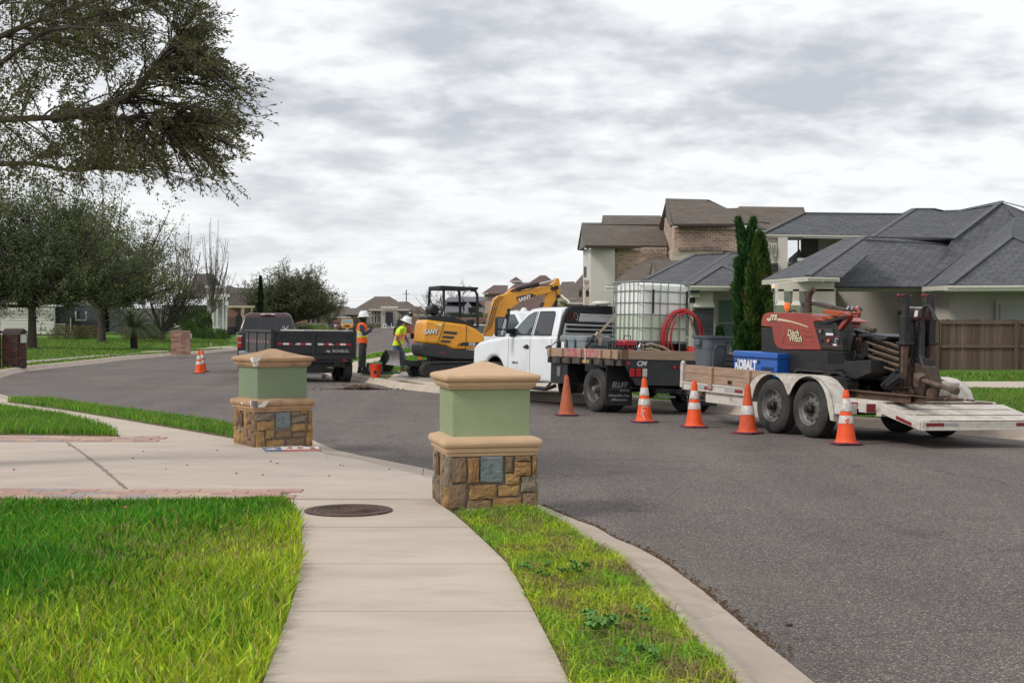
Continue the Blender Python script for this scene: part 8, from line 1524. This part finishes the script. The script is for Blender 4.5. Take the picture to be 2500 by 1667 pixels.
ld = empty('wrapped_bundle', tuple(wk.location + Vector((0, 0, 1.9))), .4, 'white plastic-wrapped bundle on the work truck', 'bundle'); MB().ball((0, 1.2, -.1), .2, 10, (1.3, .8, .6)).ball((.2, 1.1, -.02), .12, 8).build('wrapping', PRINTW, ld, smooth=True)

# road-work signs, mesh, stakes
def sign(label, px, py, w_, h_, d, m, txt, dia=False, post=1.2):
 p = at(px, py, d); r = empty('road_sign', (p.x, p.y, p.z), R(-4), label, 'sign');
 if dia: MB().prism([(0, -h_ / 2), (w_ / 2, 0), (0, h_ / 2), (-w_ / 2, 0)], -.01, .01, 'y').build('panel', m, r)
 else: MB().bb((-w_ / 2, -.01, -h_ / 2), (w_ / 2, .01, h_ / 2)).build('panel', m, r)
 MB().cyl((0, .03, -post - h_ / 2), (0, .03, h_ / 2), .035, n=8).build('post', mat('sign_post', (.12, .11, .1), .6), r)
 for i, t_ in enumerate(txt): text(t_, h_ / (len(txt) + 1.6), r, (0, -.014, h_ * (.5 - (i + 1) / (len(txt) + 1))), (R(90), 0, 0), PLAS if m is not MC.get('street_green') else PRINTW, sx=.7, off=.002)
SGO = mat('sign_orange', (.78, .12, .025), .6)
sign('orange rectangular road-work sign seen through the excavator canopy', 1104, 746, .74, .55, 168, SGO, ('ROAD', 'WORK', 'AHEAD'), post=1.3); sign('small orange sign plate below the larger one', 1103, 758, .5, .3, 167, SGO, ('ONE LANE',), post=.9); sign('lower orange sign right of the larger orange sign', 1114, 763, .55, .5, 160, SGO, ('DETOUR',), post=.9)
sign('green street name sign behind the excavator', 1124, 750, .8, .2, 165, mat('street_green', (.02, .22, .20), .5), ('PALM VIEW',), post=1.9)
mh = empty('orange_mesh_barrier', tuple(at(1030, 800, 110)), 0, 'orange safety mesh strung on stakes beyond the excavator', 'barrier')
for k in range(9): MB().beam((-1.2 + k * .3, 0, -.5), (-1.2 + k * .3, 0, .55), .03).build('mesh_strand', SGO, mh)
for k in range(6): MB().beam((-1.25, 0, -.4 + k * .18), (1.25, 0, -.42 + k * .18), .03).build('mesh_strand', SGO, mh)
q_ = at(1030, 825, 52); sp_ = empty('marker_post', (q_.x, q_.y, H(q_.x, q_.y) + .15), 0, 'leaning orange delineator post left of the excavator', 'marker post'); MB().cyl((0, 0, 0), (-.28, 0, .85), .05, n=10).build('tube', SGO, sp_)
for k, (px_, py_) in enumerate(((1037, 880), (1056, 884), (1070, 885))):
 q_ = at(px_, py_, 43.5); o = empty('orange_block', (q_.x, q_.y, H(q_.x, q_.y) + .15), .3 * k, ('leftmost', 'middle', 'rightmost')[k] + ' of three orange barrier feet under the counterweight', 'barrier foot'); MB().box((0, 0, .12), (.14 + .09 * k, .2, .24)).build('block', SGO, o, bevel=.02)

# ------------------------------------------------------------------ things at the workers' feet
def onG(px, py, dz=0.16): p = G(px, py, dz); return (p.x, p.y, H(p.x, p.y) + dz)
bk = empty('bucket', onG(917, 921), 0, 'bright orange plastic bucket on the muddy verge', 'bucket'); BKO = mat('bucket_orange', (.82, .06, .012), .4); MB().lathe([(.0005, 0), (.125, 0), (.155, .34), (.163, .34), (.163, .36), (.15, .36), (.142, .30), (.12, .02)], n=28).build('pail', BKO, bk, smooth=True)
for z_ in (.285, .315): MB().lathe([(.153, z_), (.165, z_), (.165, z_ + .012), (.153, z_ + .012)], n=28).build('rim_ring', BKO, bk)
MB().tube([(-.16, 0, .31), (-.17, -.06, .2), (-.10, -.15, .11), (0, -.17, .08), (.10, -.15, .11), (.17, -.06, .2), (.16, 0, .31)], .006, 5).build('handle', STEEL, bk); MB().bb((-.04, -.152, .10), (.04, -.135, .2)).build('printed_logo', PLAS, bk)
tb_ = empty('black_tub', onG(914, 914), .1, 'black trapezoid tub with green rim behind the orange bucket', 'tub'); MB().loft([rr(.27, .2, 0, .04), rr(.23, .16, .33, .04)]).build('tub_body', PLAS, tb_, bevel=.01); MB().loft([rr(.24, .17, .33, .04), rr(.23, .16, .35, .04)]).build('rim', mat('green_plastic', (.03, .22, .08), .5), tb_)
gx = empty('valve_box', onG(961, 914), R(8), 'open green valve box frame with litter in front of the second worker', 'valve box'); MB().bb((-.35, -.05, 0), (.25, 0, .08)).bb((-.35, .2, 0), (.25, .25, .05)).bb((-.38, -.02, 0), (-.33, .24, .06)).build('frame', mat('dark_green_plastic', (.02, .11, .05), .5), gx, bevel=.005)
for k in range(14): MB().box((rnd.uniform(-.3, .45), rnd.uniform(0, .2), .07), (rnd.uniform(.05, .12), .03, .02), (0, 0, rnd.uniform(0, 3))).build('debris', mat('debris_tan', (.30, .24, .16), .9, var=.3), gx)
for k, (pts, lb) in enumerate((([(947, 921), (985, 914), (1030, 915), (1045, 921), (1010, 926), (960, 925)], 'broken grey concrete slab lying against the excavator track'), ([(1000, 925), (1050, 921), (1090, 922), (1085, 928), (1004, 930)], 'flat concrete slab on the dropped kerb before the excavator'), ([(978, 912), (1010, 910), (1015, 917), (985, 919)], 'small tilted slab fragment near the blade'))):
 P = GP(pts, .2); c = Vector((sum(p[0] for p in P) / len(P), sum(p[1] for p in P) / len(P))); o = empty('concrete_slab', (c.x, c.y, H(c.x, c.y) + .13), 0, lb, 'concrete slab'); MB().prism([(p[0] - c.x, p[1] - c.y) for p in P], 0, .07, 'z').build('slab_piece', CONCD, o, bevel=.01).rotation_euler = (.02 * k, .015, 0)
MUD = mat('mud', (.075, .045, .03), .95, c2=(.12, .08, .055), vs=10, bump=1, bs=30)
mp_ = G(862, 950); md = empty('mud_heap', (mp_.x, mp_.y, H(mp_.x, mp_.y)), .1, 'low heap of brown mud on the asphalt below the dump trailer wheel', 'mud heap'); mb = MB()
for k in range(150): x_ = rnd.gauss(.15, .42); q = math.exp(-((x_ - .15) / .35) ** 2); mb.ball((x_, rnd.gauss(0, .10), rnd.uniform(0, .09) * q), rnd.uniform(.02, .06) * (.4 + .7 * q), 6, (1.2, 1, .8))
tag(mb.build('mud_clods', MUD, md), kind='stuff')
q_ = G(794, 925); cp = empty('plastic_cup', (q_.x, q_.y, H(q_.x, q_.y) + .03), 1.2, 'small clear round plastic cup lying in the gutter under the dump trailer', 'litter'); MB().lathe([(.0005, -.06), (.05, -.06), (.075, .08), (.07, .08), (.045, -.05)], (0, 0, .06), 'y', 20).build('cup', mat('clear_plastic', (.5, .55, .6), .2), cp, smooth=True)
def litter(name, px, lab, n, m, s):
 mb = MB()
 for k in range(n): p = G(rnd.uniform(px[0], px[2]), rnd.uniform(px[1], px[3])); q = p.copy(); mb.box((q.x, q.y, H(q.x, q.y) + .006), (rnd.uniform(*s), rnd.uniform(*s), .008), (0, 0, rnd.uniform(0, 3)))
 return tag(mb.build(name, m), lab, 'debris', kind='stuff')
litter('road_grit', (700, 915, 1700, 1030), 'scattered pale grit and crumbs on the asphalt', 120, mat('pale_grit', (.42, .38, .33), .9), (.008, .03)); LL_ = mat('leaf_litter', (.12, .07, .035), .9); mb = MB()
for k in range(420): i_ = rnd.randrange(0, 30); p = ko[i_].lerp(ko[i_ + 1], rnd.random()); q = (p - ki[i_]).normalized() * abs(rnd.gauss(0, .05)); s_ = rnd.uniform(.004, .018); mb.box((p.x + q.x, p.y + q.y, H(p.x, p.y) + .012), (s_, s_ * .7, .01), (0, 0, rnd.uniform(0, 3)))
tag(mb.build('gutter_leaves', LL_), 'brown leaf crumbs and grit along the near kerb edge', 'debris', kind='stuff'); litter('gutter_mud', (760, 925, 960, 952), 'mud crumbs along the gutter near the dump trailer', 160, MUD, (.01, .06)); litter('driveway_specks', (30, 1100, 1000, 1200), 'dark leaf specks on the concrete', 18, MC['leaf_litter'], (.006, .022))
for o_ in ('driveway_specks',): bpy.data.objects[o_].location.z = .118
for px_, py_, sz, lb in ((1927, 1527, .017, 'small black pebble on the asphalt at right'), (309, 1249, .02, 'tiny red wrapper in the left lawn grass')):
 p_ = G(px_, py_, 0 if px_ > 1000 else .16); o = empty('pebble' if px_ > 1000 else 'red_wrapper', (p_.x, p_.y, H(p_.x, p_.y) + (0 if px_ > 1000 else .19)), 0, lb, 'litter'); MB().ball((0, 0, sz * .3), sz, 8, (1.3, .8, .5)).build('lump', PLAS if px_ > 1000 else REDL, o, smooth=True)

# ------------------------------------------------------------------ people
SKIN = mat('skin', (.23, .11, .065), .6)
def skin(name, nodes, edges, m, parent, sub=2, root='pelvis'):
 me = bpy.data.meshes.new(name); ks = list(nodes); me.from_pydata([nodes[k][0] for k in ks], [(ks.index(a), ks.index(b)) for a, b in edges], []); o = link(bpy.data.objects.new(name, me), parent); me.materials.append(m)
 md_ = o.modifiers.new('skin', 'SKIN'); md_.use_smooth_shade = True; md_.branch_smoothing = .6
 for i, k in enumerate(ks):
  r = nodes[k][1]; r = (r, r) if not isinstance(r, tuple) else r; me.skin_vertices[0].data[i].radius = r; me.skin_vertices[0].data[i].use_root = (k == root)
 s_ = o.modifiers.new('sub', 'SUBSURF'); s_.levels = s_.render_levels = sub; return o
def hand(parent, wrist, fwd, up_, m, sc__=1.0, curl=.6):
 w = Vector(wrist); f = Vector(fwd).normalized(); u = Vector(up_); u = (u - f * u.dot(f)).normalized(); s = f.cross(u); mb = MB()
 pc_ = w + f * .05 * sc__; mb.loft([[tuple(w + s * a * .026 + u * b * .015) for a, b in ((-1, -1), (1, -1), (1, 1), (-1, 1))], [tuple(pc_ + s * a * .042 + u * b * .016) for a, b in ((-1, -1), (1, -1), (1, 1), (-1, 1))], [tuple(w + f * .095 + s * a * .040 + u * b * .012) for a, b in ((-1, -1), (1, -1), (1, 1), (-1, 1))]])
 for i, L in enumerate((.068, .078, .072, .055)):
  b = w + f * .09 + s * (-.031 + .021 * i); P = [b]; d = f.copy()
  for k in range(3): d = (d - u * curl * .45).normalized(); P.append(P[-1] + d * L * (.45, .32, .23)[k])
  mb.tube(P, [.010, .0095, .009, .007], 6)
 b = w + f * .03 - s * .035; mb.tube([b, b - s * .025 + f * .025, b - s * .035 + f * .055 - u * .012], [.012, .011, .008], 6); return mb
def person(base, rz, P, label, vest, vcol, shirt, trous, boots, bal):
 r = empty('person', base, rz, label, 'person'); N_ = P
 body = {k: (v[0], v[1]) for k, v in N_.items()}
 E = [('pelvis', 'waist'), ('waist', 'chest'), ('chest', 'neckb'), ('neckb', 'neck'), ('neck', 'head'), ('head', 'crown'), ('chest', 'shL'), ('shL', 'elL'), ('elL', 'wrL'), ('chest', 'shR'), ('shR', 'elR'), ('elR', 'wrR'), ('pelvis', 'hipL'), ('hipL', 'knL'), ('knL', 'anL'), ('pelvis', 'hipR'), ('hipR', 'knR'), ('knR', 'anR')]
 b = skin('body', body, E, SKIN, r)
 def sub_(keys, edges, m, nm, grow, root, over={}): return skin(nm, {k: (over.get(k, N_[k][0]), (N_[k][1] if not isinstance(N_[k][1], tuple) else N_[k][1][0]) + grow if not isinstance(N_[k][1], tuple) else (N_[k][1][0] + grow, N_[k][1][1] + grow)) for k in keys}, edges, m, r, root=root)
 sub_(['pelvis', 'hipL', 'knL', 'anL', 'hipR', 'knR', 'anR', 'waist'], [('pelvis', 'waist'), ('pelvis', 'hipL'), ('hipL', 'knL'), ('knL', 'anL'), ('pelvis', 'hipR'), ('hipR', 'knR'), ('knR', 'anR')], trous, 'trousers', .016, 'pelvis')
 if shirt[1]: sub_(['waist', 'chest', 'neckb', 'shL', 'elL', 'wrL', 'shR', 'elR', 'wrR'], [('waist', 'chest'), ('chest', 'neckb'), ('chest', 'shL'), ('shL', 'elL'), ('elL', 'wrL'), ('chest', 'shR'), ('shR', 'elR'), ('elR', 'wrR')], shirt[0], 'shirt', .012, 'chest')
 else:
  hl = {'elL': Vector(N_['shL'][0]).lerp(Vector(N_['elL'][0]), .85), 'elR': Vector(N_['shR'][0]).lerp(Vector(N_['elR'][0]), .85)}; sub_(['waist', 'chest', 'neckb', 'shL', 'elL', 'shR', 'elR'], [('waist', 'chest'), ('chest', 'neckb'), ('chest', 'shL'), ('shL', 'elL'), ('chest', 'shR'), ('shR', 'elR')], vcol, 'sleeves', .024, 'chest', hl)
 # vest as a shaped shell round the torso
 W_, C_, B_ = Vector(N_['pelvis'][0]), Vector(N_['chest'][0]), Vector(N_['neckb'][0]); vb = MB(); lo = []
 for t, (wx, wy) in ((0, (.195, .165)), (.2, (.185, .155)), (.45, (.185, .15)), (.7, (.205, .155)), (.88, (.20, .135)), (.97, (.13, .10)), (1.0, (.085, .075))):
  c = (W_ + Vector((0, 0, -.03))).lerp(B_ + Vector((0, 0, .03)), t) + (C_ - W_.lerp(B_, .6)) * (1 - abs(2 * t - 1)) * .5; lo.append([(c.x + wy * math.cos(a) * (1 + .03 * math.sin(3 * a + t * 5)), c.y + wx * math.sin(a), c.z) for a in [2 * math.pi * i / 20 for i in range(20)]])
 vo = vb.loft(lo).build('vest', vcol, r, smooth=True); TP = mat('vest_tape', (.50, .50, .46), .35)
 def band(t0, t1, m_, off, nm='reflective_band'):
  L_ = []
  for t in (t0, t1):
   k = t * (len(lo) - 1); i = min(len(lo) - 2, int(k)); f_ = k - i; a_ = [Vector(p).lerp(Vector(q), f_) for p, q in zip(lo[i], lo[i + 1])]; c = sum(a_, Vector()) / 20; L_.append([tuple(c + (p - c) * (1 + off) + Vector((0, 0, 0))) for p in a_])
  MB().loft(L_, cap=False).build(nm, m_, vo, smooth=True)
 band(.20, .40, bal, .03, 'contrast_band'); band(.25, .35, TP, .05)
 for s_ in (-1, 1):
  pts = []
  for i in range(2, 7): c = sum((Vector(p) for p in lo[i]), Vector()) / 20; a = 1.05 * s_; p = Vector(lo[i][3 if s_ > 0 else 17]); pts.append(p + (p - c) * .04)
  MB().loft([[tuple(p + Vector((0, .022 * k, 0))) for k in (-1, 1)] for p in pts], cap=False).build('reflective_strap', bal if True else TP, vo); MB().loft([[tuple(p + (p - Vector((C_.x, C_.y, p.z))) * .03 + Vector((0, .011 * k, 0))) for k in (-1, 1)] for p in pts], cap=False).build('reflective_strap', TP, vo)
 for s_, d0 in (('L', None), ('R', None)):
  a = Vector(N_['an' + s_][0]); fd = Vector(N_['toe' + s_]) if ('toe' + s_) in N_ else Vector((1, 0, 0)); sd2 = Vector((-fd.y, fd.x, 0)); bo = MB(); g = -a.z
  bo.loft([[tuple(a + fd * (x + dx * .0) + sd2 * y * w__ + Vector((0, 0, g + z_ * h_))) for y, z_ in ((-1, 0), (1, 0), (.9, .6), (.4, 1), (-.4, 1), (-.9, .6))] for x, w__, h_, dx in ((-.07, .035, .10, 0), (-.03, .045, .13, 0), (.05, .045, .13, 0), (.12, .050, .085, 0), (.18, .045, .07, 0), (.205, .025, .045, 0))]); bo.cyl(a + Vector((0, 0, g + .08)), a + Vector((0, 0, .09)), .055, .06, n=10).build('boot', boots, r, smooth=True)
 H_ = Vector(N_['head'][0]); return r
def hat(r, c, tilt, col_=None):
 hm = mat('hard_hat_white', (.72, .73, .74), .3, coat=.3, dirt=.15, dc=(.4, .38, .35)); o = MB().lathe([(.0005, .165), (.05, .16), (.10, .135), (.13, .09), (.142, .03), (.145, .01), (.195, -.012), (.19, -.02), (.135, -.005)], n=24).build('hard_hat', hm, r, smooth=True); o.location = c; o.rotation_euler = tilt; o.scale = (1.05, .92, 1); MB().box((.02, 0, .15), (.20, .04, .03)).build('hat_ridge', hm, o, bevel=.01); return o
SV = Vector
# worker 1: faces right (+x), right arm raised to chin, left arm down
p1 = gb(885, 911, 42.6, .155)
P1 = dict(pelvis=((0, 0, .95), (.13, .15)), waist=((.0, 0, 1.08), (.12, .145)), chest=((-.01, 0, 1.33), (.13, .17)), neckb=((.0, 0, 1.50), .075), neck=((.02, 0, 1.56), .06), head=((.045, 0, 1.66), (.095, .08)), crown=((.045, 0, 1.74), (.08, .07)),
 shL=((-.01, .20, 1.44), .065), elL=((-.02, .25, 1.14), .048), wrL=((.06, .27, .92), .032), shR=((-.01, -.20, 1.43), .068), elR=((.10, -.27, 1.17), .052), wrR=((.31, -.14, 1.33), .034),
 hipL=((0, .10, .88), .095), knL=((.02, .12, .50), .062), anL=((0.02, .13, .10), .042), hipR=((0, -.10, .88), .095), knR=((-.02, -.12, .50), .062), anR=((-.06, -.13, .10), .042))
NAVY = mat('navy_shirt', (.028, .034, .062), .9, var=.2); CHAR = mat('charcoal_trousers', (.045, .042, .045), .9, var=.15, bump=.4, bs=14); OV = mat('orange_vest', (.85, .12, .015), .7, bump=.2, bs=12); LV = mat('lime_vest', (.55, .78, .02), .7, bump=.2, bs=12); YT = mat('yellow_tape_band', (.65, .75, .05), .6); OT = mat('orange_tape_band', (.85, .20, .05), .6); JN = mat('jeans', (.055, .10, .19), .9, var=.2, bump=.4, bs=14); BT = mat('boot_dark', (.02, .018, .018), .8); BTB = mat('boot_brown', (.13, .075, .045), .85)
w1 = person(p1, R(-4), P1, 'worker in orange vest, navy sleeves and black face covering, standing with raised hand', None, OV, (NAVY, True), CHAR, BT, YT)
hand(w1, (.31, -.14, 1.33), (.6, .25, .75), (.5, 0, -.5), SKIN).build('hand', SKIN, w1, smooth=True); hand(w1, (.06, .27, .92), (.25, 0, -1), (1, 0, .2), SKIN, curl=.5).build('hand', SKIN, w1, smooth=True); hat(w1, (.035, 0, 1.715), (0, R(-4), 0))
BAL = mat('balaclava', (.012, .012, .014), .95); MB().loft([[(.02 + r_ * math.cos(a) * 1.1, r_ * .95 * math.sin(a), z_) for a in [6.283 * i / 14 for i in range(14)]] for z_, r_ in ((1.46, .11), (1.52, .088), (1.58, .082), (1.62, .092), (1.655, .102))]).build('face_covering', BAL, w1, smooth=True); MB().lathe([(.0005, -.06), (.05, -.055), (.092, -.02), (.098, .04), (.06, .08)], (-.005, 0, 1.70), n=14).build('hood', BAL, w1, smooth=True)
MB().ball((.145, 0, 1.672), .016, 8, (1.1, .8, 1.2)).build('nose', SKIN, w1, smooth=True)
for s_ in (-1, 1): MB().ball((.128, s_ * .032, 1.692), .009, 6).build('eye', PLAS, w1)
MB().bb((.05, -.172, 1.17), (.11, -.168, 1.25)).build('vest_pocket', mat('pocket_clear', (.45, .3, .15), .4), w1)
# worker 2: stooping, facing right, both arms forward-down
p2 = gb(961, 908, 44.0, .155)
P2 = dict(pelvis=((.12, 0, .86), (.13, .15)), waist=((.13, 0, .99), (.12, .145)), chest=((.21, 0, 1.23), (.135, .17)), neckb=((.30, 0, 1.40), .075), neck=((.34, 0, 1.45), .06), head=((.40, 0, 1.52), (.095, .08)), crown=((.415, 0, 1.60), (.08, .07)),
 shL=((.22, .20, 1.33), .065), elL=((.34, .25, 1.06), .047), wrL=((.47, .22, .84), .032), shR=((.20, -.20, 1.32), .068), elR=((.16, -.27, 1.03), .048), wrR=((.28, -.22, .83), .033),
 hipL=((.13, .10, .80), .095), knL=((.30, .12, .46), .064), anL=((.26, .13, .10), .044), hipR=((.10, -.10, .80), .095), knR=((.06, -.12, .44), .064), anR=((-.06, -.13, .10), .044))
w2 = person(p2, R(-6), P2, 'stooping worker in lime yellow vest, blue jeans and white hard hat behind the excavator blade', None, LV, (LV, False), JN, BTB, OT)
hand(w2, (.47, .22, .84), (.3, 0, -1), (1, 0, .2), SKIN, curl=.6).build('hand', SKIN, w2, smooth=True); hand(w2, (.28, -.22, .83), (.4, .1, -1), (1, 0, .2), SKIN, curl=.7).build('hand', SKIN, w2, smooth=True); hat(w2, (.405, 0, 1.575), (0, R(22), 0))
MB().ball((.495, 0, 1.50), .018, 8, (1.1, .8, 1.2)).build('nose', SKIN, w2, smooth=True); MB().ball((.455, 0, 1.435), .045, 10, (1, .95, .8)).build('beard', mat('grey_beard', (.32, .31, .30), .9), w2, smooth=True); MB().loft([[(.365, -.03, 1.36), (.365, .03, 1.36)], [(.32, -.05, 1.05), (.32, .05, 1.05)], [(.27, -.05, .86), (.27, .05, .86)]], cap=False).build('red_undershirt', mat('maroon_shirt', (.14, .02, .02), .9), w2)
for s_ in (-1, 1): MB().ball((.478, s_ * .032, 1.525), .009, 6).build('eye', PLAS, w2); MB().ball((.39, s_ * .085, 1.52), .028, 8, (.6, .4, 1)).build('ear', SKIN, w2, smooth=True)
MB().ball((.03, -.088, 1.655), .026, 8, (.6, .4, 1)).build('ear', SKIN, w1)
# sleeve tape on worker 2
for s_ in ('L', 'R'): a, b = Vector(P2['sh' + s_][0]), Vector(P2['el' + s_][0]); MB().cyl(a.lerp(b, .55), a.lerp(b, .75), .083, .078, n=14).build('sleeve_band', OT, w2, smooth=True)
